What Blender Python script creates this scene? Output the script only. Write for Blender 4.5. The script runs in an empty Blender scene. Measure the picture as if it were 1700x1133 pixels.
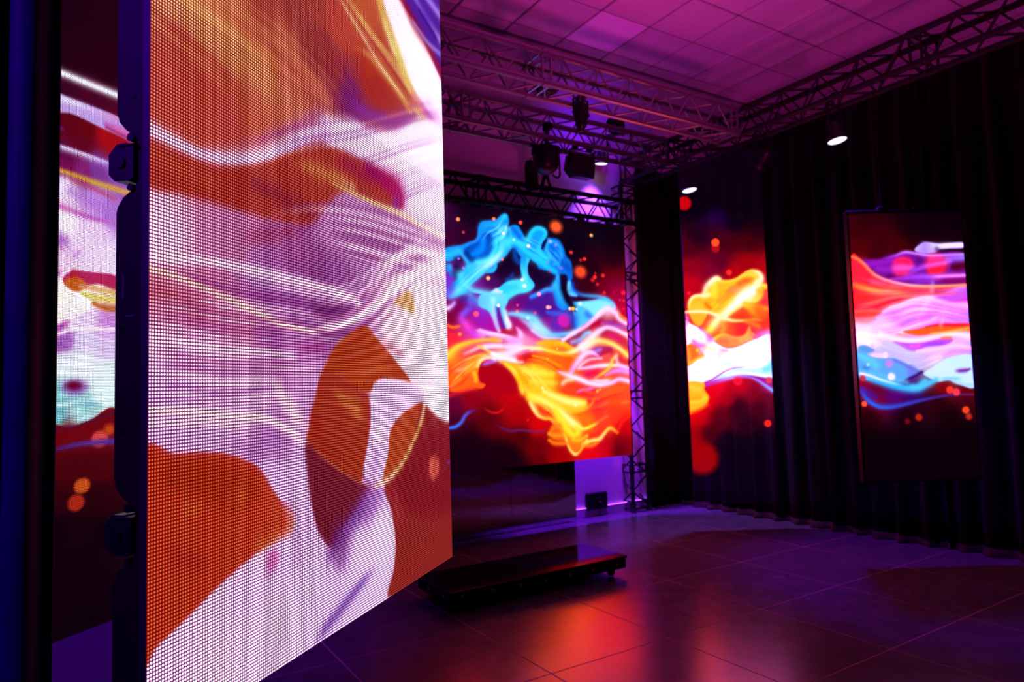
import bpy, bmesh, math, random
import numpy as np
from mathutils import Vector, Matrix
random.seed(7)
PI = math.pi
scene = bpy.context.scene
COL = scene.collection

# ------------------------------------------------------------------ camera, world, exposure, lights
CAM_H = 1.42
R_RIGHT = Vector((.84418, -.53520, -.03027)); R_FWD = Vector((.53536, .84191, .06775))
R_UP = R_RIGHT.cross(R_FWD)
cam_d = bpy.data.cameras.new('camera'); cam = bpy.data.objects.new('camera', cam_d); COL.objects.link(cam)
mw = Matrix((R_RIGHT, R_UP, -R_FWD)).transposed().to_4x4(); mw.translation = (0, 0, CAM_H)
cam.matrix_world = mw
cam_d.sensor_width = 36; cam_d.lens = 1128/1700*36; cam_d.clip_start = .05
cam_d.dof.use_dof = True; cam_d.dof.focus_distance = 1.3; cam_d.dof.aperture_fstop = 7.0
scene.camera = cam
w = bpy.data.worlds.new('world'); scene.world = w; w.use_nodes = True
w.node_tree.nodes['Background'].inputs[0].default_value = (0, 0, 0, 1)
w.node_tree.nodes['Background'].inputs[1].default_value = 0
vs = scene.view_settings
vs.view_transform = 'Standard'; vs.look = 'None'; vs.gamma = 1; vs.exposure = 0; vs.use_curve_mapping = False

VIOLET = (.16, .0, 1.0); MAGENTA = (1.0, .03, .56); PURPLE = (.21, .01, 1.0)
# lamp powers (W); each lamp is built with its fixture further down
POWER = dict(wall=230, strip=6, pool=420, pool_far=560, wash=950, wash_far=170, side=420, left_pool=330, rear_up=24, tower=520, behind=1200)
K_FIRE, K_GLASS, K_RIGHT, K_LED, K_REAR, K_MASK = 1.15, 1.2, 1.1, 1.25, 1.2, 1.0

# ------------------------------------------------------------------ helpers
def obj(name, mesh, mat=None, parent=None, loc=None, rot=None):
    o = bpy.data.objects.new(name, mesh); COL.objects.link(o)
    if mat and mesh and not mesh.materials: mesh.materials.append(mat)
    if parent: o.parent = parent
    if loc is not None: o.location = loc
    if rot is not None: o.rotation_euler = rot
    return o
def tag(o, label, cat, group=None):
    o['label'] = label; o['category'] = cat
    if group: o['group'] = group
    return o
def thing(name, label, cat, loc=(0, 0, 0), rot=(0, 0, 0), group=None):
    o = bpy.data.objects.new(name, None); COL.objects.link(o); o.empty_display_size = .1
    o.location = loc; o.rotation_euler = rot
    return tag(o, label, cat, group)
def struct(o): o['kind'] = 'structure'; return o
class MB:
    """collects simple shapes into one mesh"""
    def __init__(s): s.v = []; s.f = []
    def add(s, vs, fs):
        n = len(s.v); s.v += [tuple(x) for x in vs]; s.f += [tuple(i+n for i in q) for q in fs]; return s
    def box(s, lo, hi, ch=0):
        x0, y0, z0 = lo; x1, y1, z1 = hi
        if ch <= 0:
            return s.add([(x0,y0,z0),(x1,y0,z0),(x1,y1,z0),(x0,y1,z0),(x0,y0,z1),(x1,y0,z1),(x1,y1,z1),(x0,y1,z1)],
                         [(3,2,1,0),(4,5,6,7),(0,1,5,4),(1,2,6,5),(2,3,7,6),(3,0,4,7)])
        bm = bmesh.new(); bmesh.ops.create_cube(bm, size=1)
        bmesh.ops.scale(bm, vec=(x1-x0, y1-y0, z1-z0), verts=bm.verts); bmesh.ops.translate(bm, vec=((x0+x1)/2,(y0+y1)/2,(z0+z1)/2), verts=bm.verts)
        bmesh.ops.bevel(bm, geom=bm.edges[:], offset=ch, segments=1, affect='EDGES')
        bm.verts.index_update(); s.add([v.co for v in bm.verts], [[v.index for v in f.verts] for f in bm.faces]); bm.free(); return s
    def tube(s, a, b, r, n=8, r2=None, cap=True):
        a, b = Vector(a), Vector(b); d = (b-a).normalized(); r2 = r if r2 is None else r2
        x = d.orthogonal().normalized(); y = d.cross(x)
        vs = []
        for p, q in ((a, r), (b, r2)):
            for i in range(n):
                t = 2*PI*i/n; vs.append(p+x*(q*math.cos(t))+y*(q*math.sin(t)))
        fs = [(i, (i+1) % n, n+(i+1) % n, n+i) for i in range(n)]
        if cap: fs += [tuple(range(n-1, -1, -1)), tuple(range(n, 2*n))]
        return s.add(vs, fs)
    def path(s, pts, r, n=8):
        for a, b in zip(pts, pts[1:]): s.tube(a, b, r, n)
        return s
    def lathe(s, prof, n=20, axis='z', c=(0, 0, 0)):
        vs = []; m = len(prof)
        for i in range(n):
            t = 2*PI*i/n
            for r, z in prof:
                p = (r*math.cos(t), r*math.sin(t), z)
                if axis == 'y': p = (p[0], p[2], p[1])
                if axis == 'x': p = (p[2], p[0], p[1])
                vs.append((p[0]+c[0], p[1]+c[1], p[2]+c[2]))
        fs = []
        for i in range(n):
            j = (i+1) % n
            for k in range(m-1): fs.append((i*m+k, j*m+k, j*m+k+1, i*m+k+1))
        return s.add(vs, fs)
    def mesh(s, name, smooth=False):
        me = bpy.data.meshes.new(name); me.from_pydata(s.v, [], s.f); 
        bm = bmesh.new(); bm.from_mesh(me); bmesh.ops.remove_doubles(bm, verts=bm.verts, dist=1e-6); bmesh.ops.recalc_face_normals(bm, faces=bm.faces); bm.to_mesh(me); bm.free()
        if smooth:
            for p in me.polygons: p.use_smooth = True
            me.set_sharp_from_angle(angle=.6)
        me.update(); return me
    def build(s, name, mat, parent=None, loc=None, rot=None, smooth=False):
        return obj(name, s.mesh(name, smooth), mat, parent, loc, rot)

def mat(name, base, rough=.5, metal=0, spec=.5, noise=None, bump=None, sheen=0, coat=0):
    m = bpy.data.materials.new(name); m.use_nodes = True; nt = m.node_tree; b = nt.nodes['Principled BSDF']
    b.inputs['Base Color'].default_value = (*base, 1); b.inputs['Roughness'].default_value = rough
    b.inputs['Metallic'].default_value = metal; b.inputs['Specular IOR Level'].default_value = spec
    b.inputs['Sheen Weight'].default_value = sheen; b.inputs['Coat Weight'].default_value = coat
    if noise or bump:
        tc = nt.nodes.new('ShaderNodeTexCoord'); nz = nt.nodes.new('ShaderNodeTexNoise')
        nz.inputs['Scale'].default_value = (noise or bump)[0]; nz.inputs['Detail'].default_value = 6; nz.inputs['Roughness'].default_value = .65
        nt.links.new(tc.outputs['Object'], nz.inputs['Vector'])
        if noise:
            rp = nt.nodes.new('ShaderNodeValToRGB'); a = noise[1]
            rp.color_ramp.elements[0].position = .3; rp.color_ramp.elements[1].position = .72
            rp.color_ramp.elements[0].color = (*[c*(1-a) for c in base], 1); rp.color_ramp.elements[1].color = (*[c*(1+a) for c in base], 1)
            nt.links.new(nz.outputs['Fac'], rp.inputs['Fac']); nt.links.new(rp.outputs['Color'], b.inputs['Base Color'])
            if len(noise) > 2:
                mr = nt.nodes.new('ShaderNodeMapRange'); mr.inputs['To Min'].default_value = rough-noise[2]; mr.inputs['To Max'].default_value = rough+noise[2]
                nt.links.new(nz.outputs['Fac'], mr.inputs['Value']); nt.links.new(mr.outputs['Result'], b.inputs['Roughness'])
        if bump:
            bp = nt.nodes.new('ShaderNodeBump'); bp.inputs['Strength'].default_value = bump[1]; bp.inputs['Distance'].default_value = .01
            nt.links.new(nz.outputs['Fac'], bp.inputs['Height']); nt.links.new(bp.outputs['Normal'], b.inputs['Normal'])
    return m
def glow(name, col, strength):
    m = bpy.data.materials.new(name); m.use_nodes = True; b = m.node_tree.nodes['Principled BSDF']
    b.inputs['Base Color'].default_value = (0, 0, 0, 1); b.inputs['Emission Color'].default_value = (*col, 1); b.inputs['Emission Strength'].default_value = strength
    return m
def screen_mat(name, strength, rough=.45, see_through=0):
    m = bpy.data.materials.new(name); m.use_nodes = True; nt = m.node_tree; b = nt.nodes['Principled BSDF']
    at = nt.nodes.new('ShaderNodeAttribute'); at.attribute_name = 'Col'
    b.inputs['Base Color'].default_value = (.006, .006, .007, 1); b.inputs['Roughness'].default_value = rough
    b.inputs['Emission Strength'].default_value = strength
    nt.links.new(at.outputs['Color'], b.inputs['Emission Color'])
    if see_through:
        tr = nt.nodes.new('ShaderNodeBsdfTransparent'); tr.inputs[0].default_value = (see_through,)*3+(1,)
        em = nt.nodes.new('ShaderNodeEmission'); em.inputs['Strength'].default_value = strength; nt.links.new(at.outputs['Color'], em.inputs['Color'])
        ad = nt.nodes.new('ShaderNodeAddShader'); nt.links.new(tr.outputs[0], ad.inputs[0]); nt.links.new(em.outputs[0], ad.inputs[1])
        nt.links.new(ad.outputs[0], nt.nodes['Material Output'].inputs['Surface'])
    return m
M = dict(
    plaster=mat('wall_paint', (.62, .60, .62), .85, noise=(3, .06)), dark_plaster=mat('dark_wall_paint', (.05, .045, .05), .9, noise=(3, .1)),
    tile=mat('ceiling_tile', (.60, .58, .60), .9, noise=(26, .05), bump=(90, .12)), diffuser=mat('light_panel_diffuser', (.92, .90, 1.0), .5, noise=(4, .02)),
    grid=mat('ceiling_grid', (.13, .12, .14), .7, noise=(9, .08)), trim=mat('trim_paint', (.42, .42, .46), .6, noise=(5, .06)),
    stone=mat('stone_floor_tile', (.066, .056, .068), .25, spec=.21, noise=(5.5, .32, .04), bump=(14, .02)), grout=mat('grout', (.36, .15, .19), .8, noise=(30, .2)),
    base=mat('baseboard_paint', (.40, .38, .42), .5, noise=(6, .06)),
    alu=mat('truss_aluminium', (.25, .24, .27), .36, metal=.75, noise=(18, .12)), alu_dim=mat('dim_truss_aluminium', (.11, .105, .12), .4, metal=.7, noise=(18, .12)), alu_shaded=mat('shaded_truss_aluminium', (.010, .009, .011), .6, spec=.15, noise=(18, .12)),  # darker copies: weaker light on the rear and right trusses put into base colour
    black=mat('black_metal', (.006, .0055, .0065), .5, spec=.1, noise=(20, .2)), blackp=mat('black_plastic', (.007, .006, .008), .42, spec=.25, noise=(30, .15)),
    cab=mat('cabinet_die_cast', (.014, .007, .006), .55, spec=.15, noise=(12, .15)), steel=mat('steel_bolt', (.45, .44, .47), .3, metal=1, noise=(30, .1)),
    velvet=mat('black_velvet', (.0045, .004, .0055), .95, spec=.05, noise=(8, .3), sheen=.02), velvet_left=mat('navy_curtain', (.009, .005, .075), .6, spec=.15, noise=(8, .3)), hem=mat('red_lit_hem', (.035, .010, .012), .8, spec=.1, noise=(12, .3), sheen=.05),  # hem: red glow of the screens put into its base colour
    gloss=mat('glossy_black', (.006, .006, .007), .06, spec=.6, noise=(3, .3)), mirror=mat('smoked_mirror', (.72, .70, .76), .045, metal=1, noise=(2, .04)),
    mask=mat('led_mask', (.008, .007, .009), .6, noise=(60, .2)), rubber=mat('rubber', (.014, .013, .014), .7, noise=(25, .2)), cable=mat('cable_black', (.012, .012, .013), .5, noise=(30, .2)),
    clear=None)
def grid_mesh(name, nu, nv, U, V, colours=None, y=0.0):
    """upright grid in the local XZ plane, facing -Y"""
    us, vs_ = np.linspace(0, U, nu), np.linspace(0, V, nv)
    A, B = np.meshgrid(us, vs_)
    co = np.stack([A.ravel(), np.full(A.size, y), B.ravel()], 1)
    i = (np.arange(nv-1)[:, None]*nu+np.arange(nu-1)[None]).ravel()
    q = np.stack([i, i+1, i+nu+1, i+nu], 1)
    return raw_mesh(name, co, q, colours)
def raw_mesh(name, co, faces, colours=None):
    me = bpy.data.meshes.new(name); n = faces.shape[1]
    me.vertices.add(len(co)); me.vertices.foreach_set('co', np.ascontiguousarray(co, np.float32).ravel())
    me.loops.add(faces.size); me.loops.foreach_set('vertex_index', np.ascontiguousarray(faces, np.int32).ravel())
    me.polygons.add(len(faces)); me.polygons.foreach_set('loop_start', np.arange(len(faces), dtype=np.int32)*n)
    me.update(calc_edges=True)
    if colours is not None:
        a = me.color_attributes.new('Col', 'FLOAT_COLOR', 'POINT')
        a.data.foreach_set('color', np.ascontiguousarray(np.hstack([colours, np.ones((len(colours), 1))]), np.float32).ravel())
    return me
def lin(c): return np.where(c <= .04045, c/12.92, ((c+.055)/1.055)**2.4)

# ------------------------------------------------------------------ painter for the screen pictures
def cr(P, closed, n=7):
    """Catmull-Rom through rows of P (any number of columns)."""
    P = np.asarray(P, float)
    if len(P) < 3 and not closed:
        t = np.linspace(0, 1, n)[:, None]
        return P[0]*(1-t)+P[-1]*t
    Q = np.vstack([P[-1], P, P[0], P[1]]) if closed else np.vstack([2*P[0]-P[1], P, 2*P[-1]-P[-2]])
    t = np.linspace(0, 1, n, endpoint=False)[:, None]
    out = []
    for i in range(1, len(Q)-2):
        a, b, c, d = Q[i-1:i+3]
        out.append(.5*(2*b+(c-a)*t+(2*a-5*b+4*c-d)*t*t+(3*b-a-3*c+d)*t**3))
    if not closed: out.append(P[-1:])
    return np.vstack(out)
def near(X, Y, P, closed):
    """distance to polyline, signed side, interpolated extra columns, inside mask"""
    n = len(P); m = n if closed else n-1
    best = np.full(X.shape, 1e9); side = np.zeros(X.shape); ins = np.zeros(X.shape, bool)
    ext = np.zeros(X.shape+(P.shape[1]-2,))
    for i in range(m):
        a, b = P[i], P[(i+1) % n]
        dx, dy = b[0]-a[0], b[1]-a[1]; L = dx*dx+dy*dy+1e-12
        t = np.clip(((X-a[0])*dx+(Y-a[1])*dy)/L, 0, 1)
        ex, ey = X-a[0]-t*dx, Y-a[1]-t*dy
        d = ex*ex+ey*ey; k = d < best
        best = np.where(k, d, best)
        if closed:
            if a[1] != b[1]:
                c = ((a[1] > Y) != (b[1] > Y)) & (X < dx*(Y-a[1])/(b[1]-a[1])+a[0]); ins ^= c
        else:
            side = np.where(k, dx*ey-dy*ex, side)
        if ext.shape[-1]: ext[k] = (a[2:]+t[..., None]*(b[2:]-a[2:]))[k]
    return np.sqrt(best), side, ext, ins
def paint(X, Y, spec):
    """X, Y flat arrays of positions on the screen; returns sRGB colours 0-1"""
    C = np.zeros(X.shape+(3,))
    for L in spec:
        k = L[0]
        if k == 'g':
            G = np.array(L[2], float); num = np.zeros_like(C); den = np.zeros(X.shape)
            for g in G:
                w = ((X-g[0])**2+(Y-g[1])**2+L[1]**2)**-2
                num += w[:, None]*g[2:5]; den += w
            C = num/den[:, None]/255
            continue
        if k == 'd':
            _, x, y, rx, ry, col, soft, al = L
            R = max(rx, ry)*(1+soft)+1e-6
            s = np.nonzero((abs(X-x) < R*1.3) & (abs(Y-y) < R*1.3))[0]
            q = np.hypot((X[s]-x)/rx, (Y[s]-y)/ry)
            A = al*(1-np.clip((q-1+soft)/(2*soft), 0, 1))
        elif k == 'p':
            _, pts, col, soft, al = L
            P = cr(pts, True); lo, hi = P.min(0)-soft*2, P.max(0)+soft*2
            s = np.nonzero((X > lo[0]) & (X < hi[0]) & (Y > lo[1]) & (Y < hi[1]))[0]
            if not len(s): continue
            d, _, _, ins = near(X[s], Y[s], P, True); d = np.where(ins, d, -d)
            A = np.clip(d/(2*soft)+.5, 0, 1); A = al*A*A*(3-2*A)
        elif k == 's':
            _, pts, cols, al, taper = L          # pts rows x,y,wl,wr
            P = np.asarray(pts, float)
            cols = np.asarray(cols, float).reshape(-1, 3)
            u = np.linspace(0, 1, len(P)); ci = np.stack([np.interp(u, np.linspace(0, 1, len(cols)), cols[:, j]) for j in range(3)], 1) if len(cols) > 1 else np.repeat(cols, len(P), 0)
            P = cr(np.hstack([P, ci, u[:, None]]), False)
            W = P[:, 2:4].max()*2.6; lo, hi = P[:, :2].min(0)-W, P[:, :2].max(0)+W
            s = np.nonzero((X > lo[0]) & (X < hi[0]) & (Y > lo[1]) & (Y < hi[1]))[0]
            if not len(s): continue
            d, sd, e, _ = near(X[s], Y[s], P, False)
            w = np.where(sd < 0, e[:, 0], e[:, 1]).clip(1e-6)
            A = al*np.exp(-(d/w)**2*1.2)
            if taper & 1: A = A*np.clip(e[:, 5]/.25, 0, 1)
            if taper & 2: A = A*np.clip((1-e[:, 5])/.25, 0, 1)
            col = e[:, 2:5]
        col = np.asarray(col, float)/255
        C[s] = C[s]*(1-A[:, None])+A[:, None]*col
    return C.clip(0, 1)
# ------------------------------------------------------------------ what the screens show, in metres on each screen
CONTENT = {
 'fire': [
  ('g',.093,[(1.0698,2.4186,14,0,18),(1.69,2.5344,8,0,14),(.8275,2.306,48,4,50),(.8324,2.1365,62,0,42),(.967,2.2089,40,0,35),(1.404,1.9045,18,0,35),(1.3073,1.7576,75,10,95),(1.0971,1.7029,110,20,150),(1.479,1.9808,10,0,25),(1.8282,1.8783,22,0,35),(1.5139,1.787,40,10,60),(.8215,1.7304,120,40,200),(2.6107,2.3962,10,2,14),(2.8572,2.2709,14,0,10),(2.8493,2.1212,30,0,12),(2.8775,1.9249,105,0,15),(2.9587,1.7509,150,0,20),(2.4591,1.8031,55,0,15),(2.5295,2,30,0,12),(1.8806,1.8173,22,4,45),(2.1401,1.8044,20,4,60),(2.7301,1.7886,110,0,18),(2.3,2.2414,8,0,14),(2.1662,2.3999,14,2,14),(.85,1.402,112,0,40),(.9278,1.4969,112,0,82),(1.1368,1.4014,155,12,180),(1.2845,1.3707,180,10,165),(1.1884,1.4803,130,40,200),(1.6547,1.5945,92,10,125),(1.759,1.5085,112,0,118),(1.5639,1.4307,150,10,130),(1.6456,1.3527,185,10,90),(1.4558,1.3221,190,15,35),(1.782,1.2656,225,20,145),(.8641,1.2352,245,30,50),(.9893,1.3213,210,40,160),(1.0642,1.2549,235,60,120),(.8407,1.0604,250,120,30),(1.3187,.8872,165,0,20),(1.6409,1.2279,225,130,200),(1.8635,1.3938,145,10,130),(1.8253,1.538,92,10,140),(2.0296,1.3611,95,30,190),(2.0382,1.5642,60,40,170),(2.2544,1.2446,150,10,40),(2.5599,1.3728,160,10,40),(2.9477,1.5492,192,0,20),(2.8271,1.7021,172,0,25),(2.9321,1.0277,220,40,50),(2.6949,1.1056,225,80,70),(2.4798,.9821,225,50,80),(2.0147,1.0129,255,95,10),(1.8488,1.0317,255,70,5),(2.2076,.9841,255,90,10),(1.9091,1.1584,250,180,20),(.8445,.8591,255,70,20),(1.3163,.8158,165,0,20),(1.4641,.6823,190,0,10),(1.018,.6717,142,0,20),(.8477,.6364,92,0,50),(1.2053,.462,90,0,10),(1.0076,.3229,38,0,10),(1.0028,.1579,20,0,15),(1.3936,.1274,34,0,5),(1.6054,.2846,62,0,5),(1.7679,.3624,222,0,10),(1.8147,.1828,120,0,5),(1.8094,.0509,75,0,5),(.8592,.0471,24,0,20),(1.5613,.5047,170,0,8),(.8428,.4561,60,0,30),(1.7798,.3971,205,0,5),(1.7606,.1866,90,0,5),(1.9198,.0863,150,0,5),(2.0283,.0241,165,0,5),(2.4354,.0739,222,0,10),(2.6187,.1069,195,0,10),(2.8158,.064,85,0,10),(2.8911,.2792,205,0,10),(2.5193,.5541,252,25,30),(2.7709,.6401,255,75,20),(2.9622,.6339,250,75,30),(2.8711,.146,125,0,15),(2.1817,.4119,255,135,0),(2.3917,.4011,255,110,0),(2.6332,.3887,255,60,20),(2.7367,.4692,255,55,25),(2.174,.7512,250,60,20),(2.4074,.7266,245,30,20),(1.8945,.8032,255,200,20)]),
  ('p',[(.639,.2984),(.9607,.3341),(1.3173,.2521),(1.5988,.1114),(1.6906,-.2437),(.5388,-.2004)],(18,0,13),.0823,.85),
  ('p',[(.985,2.8432),(3.4488,3.2122),(3.1957,2.423),(2.8591,2.301),(2.6738,2.4024),(2.3731,2.5271),(1.6897,2.5252),(1.188,2.4143)],(9,0,13),.0841,.7),
  ('p',[(.8004,2.0558),(.9638,2.0987),(1.129,2.1704),(1.1624,2.2932),(1.2062,2.3592),(1.277,2.3756),(1.359,2.3933),(1.4331,2.4524),(1.4904,2.4525),(1.5087,2.3779),(1.4696,2.3065),(1.5447,2.3564),(1.6084,2.3594),(1.6546,2.3068),(1.7111,2.2347),(1.7634,2.3221),(1.8368,2.3728),(1.9254,2.3642),(1.9566,2.304),(1.9082,2.2158),(1.8888,2.1494),(1.9365,2.0885),(1.9228,1.9442),(1.8436,1.9893),(1.7469,2.0352),(1.6499,2.0386),(1.5471,2.1295),(1.4604,2.0418),(1.3548,1.9629),(1.2,1.8472),(1.0296,1.7164),(1.0086,1.6556),(.8462,1.6056),(.8206,1.6967),(.9558,1.8145),(.991,1.8765),(1.0286,1.9434),(.9955,2.031),(.884,1.9609),(.8087,1.9467)],(10,140,232),.0126,1),
  ('p',[(1.8418,1.9524),(1.8138,2.0788),(1.8837,2.1674),(1.9025,2.22),(1.9887,2.2678),(2.1026,2.2652),(2.1683,2.1824),(2.1972,2.0997),(2.2577,2.0381),(2.2685,1.8872),(2.24,1.8288),(2.199,1.695),(2.1857,1.7881),(2.1096,1.8961),(2.0754,1.9014),(2.0298,1.9003),(1.908,1.9432)],(4,105,222),.015,1),
  ('p',[(.9964,2.0637),(1.1406,2.1628),(1.202,2.2271),(1.2833,2.2569),(1.3213,2.181),(1.2995,2.0732),(1.2442,1.9811),(1.1246,1.9634),(1.0367,1.9569)],(0,66,185),.0197,1),
  ('s',[(1.0872,2.0212,.0399,.0399),(1.1878,2.0902,.0536,.0536),(1.2102,2.1709,.0447,.0447),(1.2322,2.2344,.0255,.0255)],(0,140,255),.85,2),
  ('s',[(.9965,2.0655,.039,.039),(1.0572,1.9929,.0378,.0378),(1.1349,1.9772,.0359,.0359)],(0,20,90),.55,3),
  ('s',[(1.3081,2.2416,.0138,.0345),(1.3207,2.1632,.0134,.0335),(1.2871,2.0634,.0129,.0322)],(0,80,200),.7,3),
  ('s',[(.8067,2.0496,.0221,.0221),(.8871,2.0733,.0222,.0222),(.9733,2.0961,.0168,.0168),(1.0614,2.1357,.0169,.0169),(1.1358,2.1685,.0173,.0173),(1.1725,2.2374,.0252,.0252),(1.1847,2.3086,.0366,.0366),(1.2359,2.3491,.0404,.0404)],(20,140,245),.9,2),
  ('s',[(1.2049,2.3195,.0349,.0349),(1.2856,2.3278,.0408,.0408),(1.3676,2.3452,.0347,.0347),(1.4315,2.4056,.0298,.0298),(1.4637,2.4361,.0299,.0299)],[(20,150,250),(40,215,255)],.9,0),
  ('s',[(1.2423,2.2353,.0191,.0191),(1.2645,2.2992,.0172,.0172),(1.3558,2.2995,.029,.029),(1.4293,2.3427,.0297,.0297),(1.4729,2.4011,.0247,.0247)],(0,110,230),.5,3),
  ('s',[(1.4701,2.32,.036,.036),(1.4058,2.26,.0489,.0489),(1.3622,2.1847,.052,.052),(1.349,2.095,.0446,.0446),(1.275,2.0009,.0406,.0406),(1.1342,1.9555,.034,.034)],[(160,250,255),(60,235,255),(40,225,255),(50,220,255)],.95,0),
  ('s',[(1.4271,2.2799,.0476,.0476),(1.4131,2.1715,.0678,.0678),(1.3997,2.0814,.0573,.0573),(1.3149,1.9864,.0471,.0471),(1.1923,1.9162,.0513,.0513),(1.0543,1.898,.0569,.0569)],[(120,240,255),(70,230,255),(130,240,255),(190,250,255),(170,245,255),(70,210,255)],.9,0),
  ('s',[(1.3843,2.2312,.0137,.0137),(1.3786,2.124,.0131,.0131),(1.316,2.0217,.0125,.0125)],(20,190,250),.7,3),
  ('s',[(1.4859,2.178,.0701,.0701),(1.5497,2.2018,.0548,.0548),(1.6336,2.1731,.06,.06),(1.7389,2.1093,.0677,.0677),(1.868,2.0462,.0681,.0681),(1.9256,2.0137,.069,.069)],[(60,230,255),(50,225,255),(40,210,255),(30,200,255)],.9,0),
  ('s',[(1.5123,2.3333,.0318,.0191),(1.5646,2.3205,.0344,.0206),(1.6155,2.2621,.0361,.0216),(1.6457,2.2105,.0364,.0219)],(0,100,215),.75,3),
  ('s',[(1.6266,2.2722,.0219,.0219),(1.6463,2.2287,.0206,.0206),(1.7104,2.2164,.0191,.0191)],(0,90,210),.6,3),
  ('s',[(1.7213,2.2174,.046,.046),(1.7795,2.3145,.0317,.0317),(1.8472,2.3563,.0302,.0302),(1.9247,2.3474,.0282,.0282),(1.9397,2.3023,.0284,.0284),(1.8802,2.2133,.0273,.0273),(1.8609,2.147,.0302,.0302),(1.9275,2.06,.0372,.0372)],(35,225,255),.9,0),
  ('d',1.855,2.2757,.0667,.0556,(10,165,245),.8,.8),
  ('p',[(1.9547,2.2572),(1.8966,2.2055),(1.8836,2.1582),(1.9276,2.1434),(1.9878,2.2416)],(8,20,70),.0081,1),
  ('s',[(.8287,2.0007,.0441,.0441),(.8857,2.0222,.0443,.0443),(.9434,2.0525,.0349,.0349),(.9805,2.0127,.0259,.0259),(1.027,1.9562,.026,.026)],(40,190,255),.85,0),
  ('s',[(.8656,1.9781,.0229,.0229),(.9317,1.9747,.0237,.0237),(.9882,1.9448,.0247,.0247)],(10,20,70),.5,3),
  ('d',.8396,1.8831,.0281,.0338,(40,190,255),.7,1),
  ('s',[(.8167,1.8984,.0253,.0253),(.857,1.8336,.0252,.0252),(.8983,1.7939,.025,.025)],(20,130,220),.8,2),
  ('s',[(.8831,1.9286,.0445,.0445),(.9288,1.8723,.0451,.0451),(.9084,1.82,.0424,.0424)],(8,8,45),.8,1),
  ('s',[(.9852,1.8419,.0341,.0341),(1.0344,1.8794,.0339,.0339),(1.1132,1.9107,.034,.034)],(40,190,245),.8,0),
  ('s',[(.8468,1.6309,.0446,.0446),(.9234,1.6768,.0507,.0507),(.9914,1.7229,.0456,.0456),(1.0805,1.7965,.0462,.0462),(1.171,1.8713,.0408,.0408)],[(100,230,255),(120,245,255),(60,230,255),(120,240,255)],.95,0),
  ('s',[(.9558,1.8145,.0582,.0582),(.9686,1.7642,.0581,.0581),(.981,1.6968,.0581,.0581)],(70,225,255),.9,0),
  ('p',[(1.2208,1.8746),(1.3128,1.9247),(1.3448,1.971),(1.3556,1.9276),(1.3214,1.8769),(1.2503,1.8609)],(25,190,250),.0087,.95),
  ('s',[(.822,1.7472,.0567,.0567),(.8487,1.6982,.0565,.0565),(.8286,1.6468,.0539,.0539)],(110,50,210),.7,0),
  ('s',[(1.2412,2.2491,.0071,.0071),(1.3598,2.3077,.0073,.0073),(1.4307,2.3932,.0076,.0076)],(130,235,255),.5883,3),
  ('s',[(1.1764,2.1487,.009,.009),(1.2585,2.2473,.0088,.0088),(1.3597,2.3044,.0089,.0089),(1.4394,2.3871,.0091,.0091)],(130,235,255),.5198,3),
  ('s',[(1.2611,2.2414,.0051,.0051),(1.3765,2.3034,.0052,.0052)],(5,85,195),.4299,3),
  ('s',[(1.2799,2.2317,.0046,.0046),(1.3899,2.2971,.0047,.0047)],(5,85,195),.44,3),
  ('s',[(1.2997,2.221,.0067,.0067),(1.4094,2.2849,.0068,.0068)],(130,235,255),.3794,3),
  ('s',[(1.3052,2.2134,.0093,.0093),(1.4106,2.2788,.0098,.0098),(1.4558,2.3863,.0105,.0105)],(70,215,255),.5329,3),
  ('s',[(1.2198,2.0934,.0055,.0055),(1.3206,2.207,.0054,.0054),(1.4272,2.2749,.0056,.0056),(1.4614,2.3802,.0061,.0061)],(5,85,195),.5671,3),
  ('s',[(1.2379,2.0782,.0082,.0082),(1.335,2.1958,.0082,.0082),(1.4365,2.2691,.0081,.0081)],(5,85,195),.3731,3),
  ('s',[(1.2378,2.078,.0069,.0069),(1.3447,2.1932,.0069,.0069),(1.4456,2.2688,.0072,.0072),(1.4801,2.3759,.0077,.0077)],(70,215,255),.4385,3),
  ('s',[(1.35,2.1761,.0065,.0065),(1.4561,2.2583,.007,.007),(1.4788,2.3737,.0075,.0075)],(130,235,255),.5466,3),
  ('s',[(1.3799,2.1695,.0084,.0084),(1.4695,2.2535,.0085,.0085)],(130,235,255),.5802,3),
  ('s',[(1.2699,2.0514,.0065,.0065),(1.3875,2.1657,.0066,.0066),(1.484,2.2572,.0072,.0072),(1.4814,2.3783,.0078,.0078)],(5,85,195),.3326,3),
  ('s',[(1.2945,2.0313,.0066,.0066),(1.4026,2.1506,.0066,.0066),(1.4935,2.2433,.0067,.0067)],(40,190,250),.4584,3),
  ('s',[(1.4236,2.1351,.0056,.0056),(1.5076,2.2358,.0061,.0061),(1.5004,2.3681,.0064,.0064)],(40,190,250),.4111,3),
  ('s',[(1.308,2.0067,.0107,.0107),(1.4296,2.136,.0108,.0108),(1.5258,2.2314,.0119,.0119),(1.5052,2.3722,.0127,.0127)],(70,215,255),.5796,3),
  ('s',[(1.4427,2.1275,.0067,.0067),(1.5307,2.2287,.0067,.0067)],(70,215,255),.3582,3),
  ('s',[(1.6789,2.1373,.0061,.0061),(1.8216,2.0865,.0062,.0062)],(5,85,195),.3919,3),
  ('s',[(1.6895,2.1548,.0091,.0091),(1.8228,2.0935,.0092,.0092)],(10,110,220),.3137,3),
  ('s',[(1.6864,2.1538,.0077,.0077),(1.8267,2.0982,.008,.008),(1.9967,1.9969,.0082,.0082)],(10,110,220),.5697,3),
  ('s',[(1.6969,2.1657,.0092,.0092),(1.8403,2.1086,.0094,.0094),(2.0122,2.0067,.0097,.0097)],(70,215,255),.5301,3),
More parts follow.
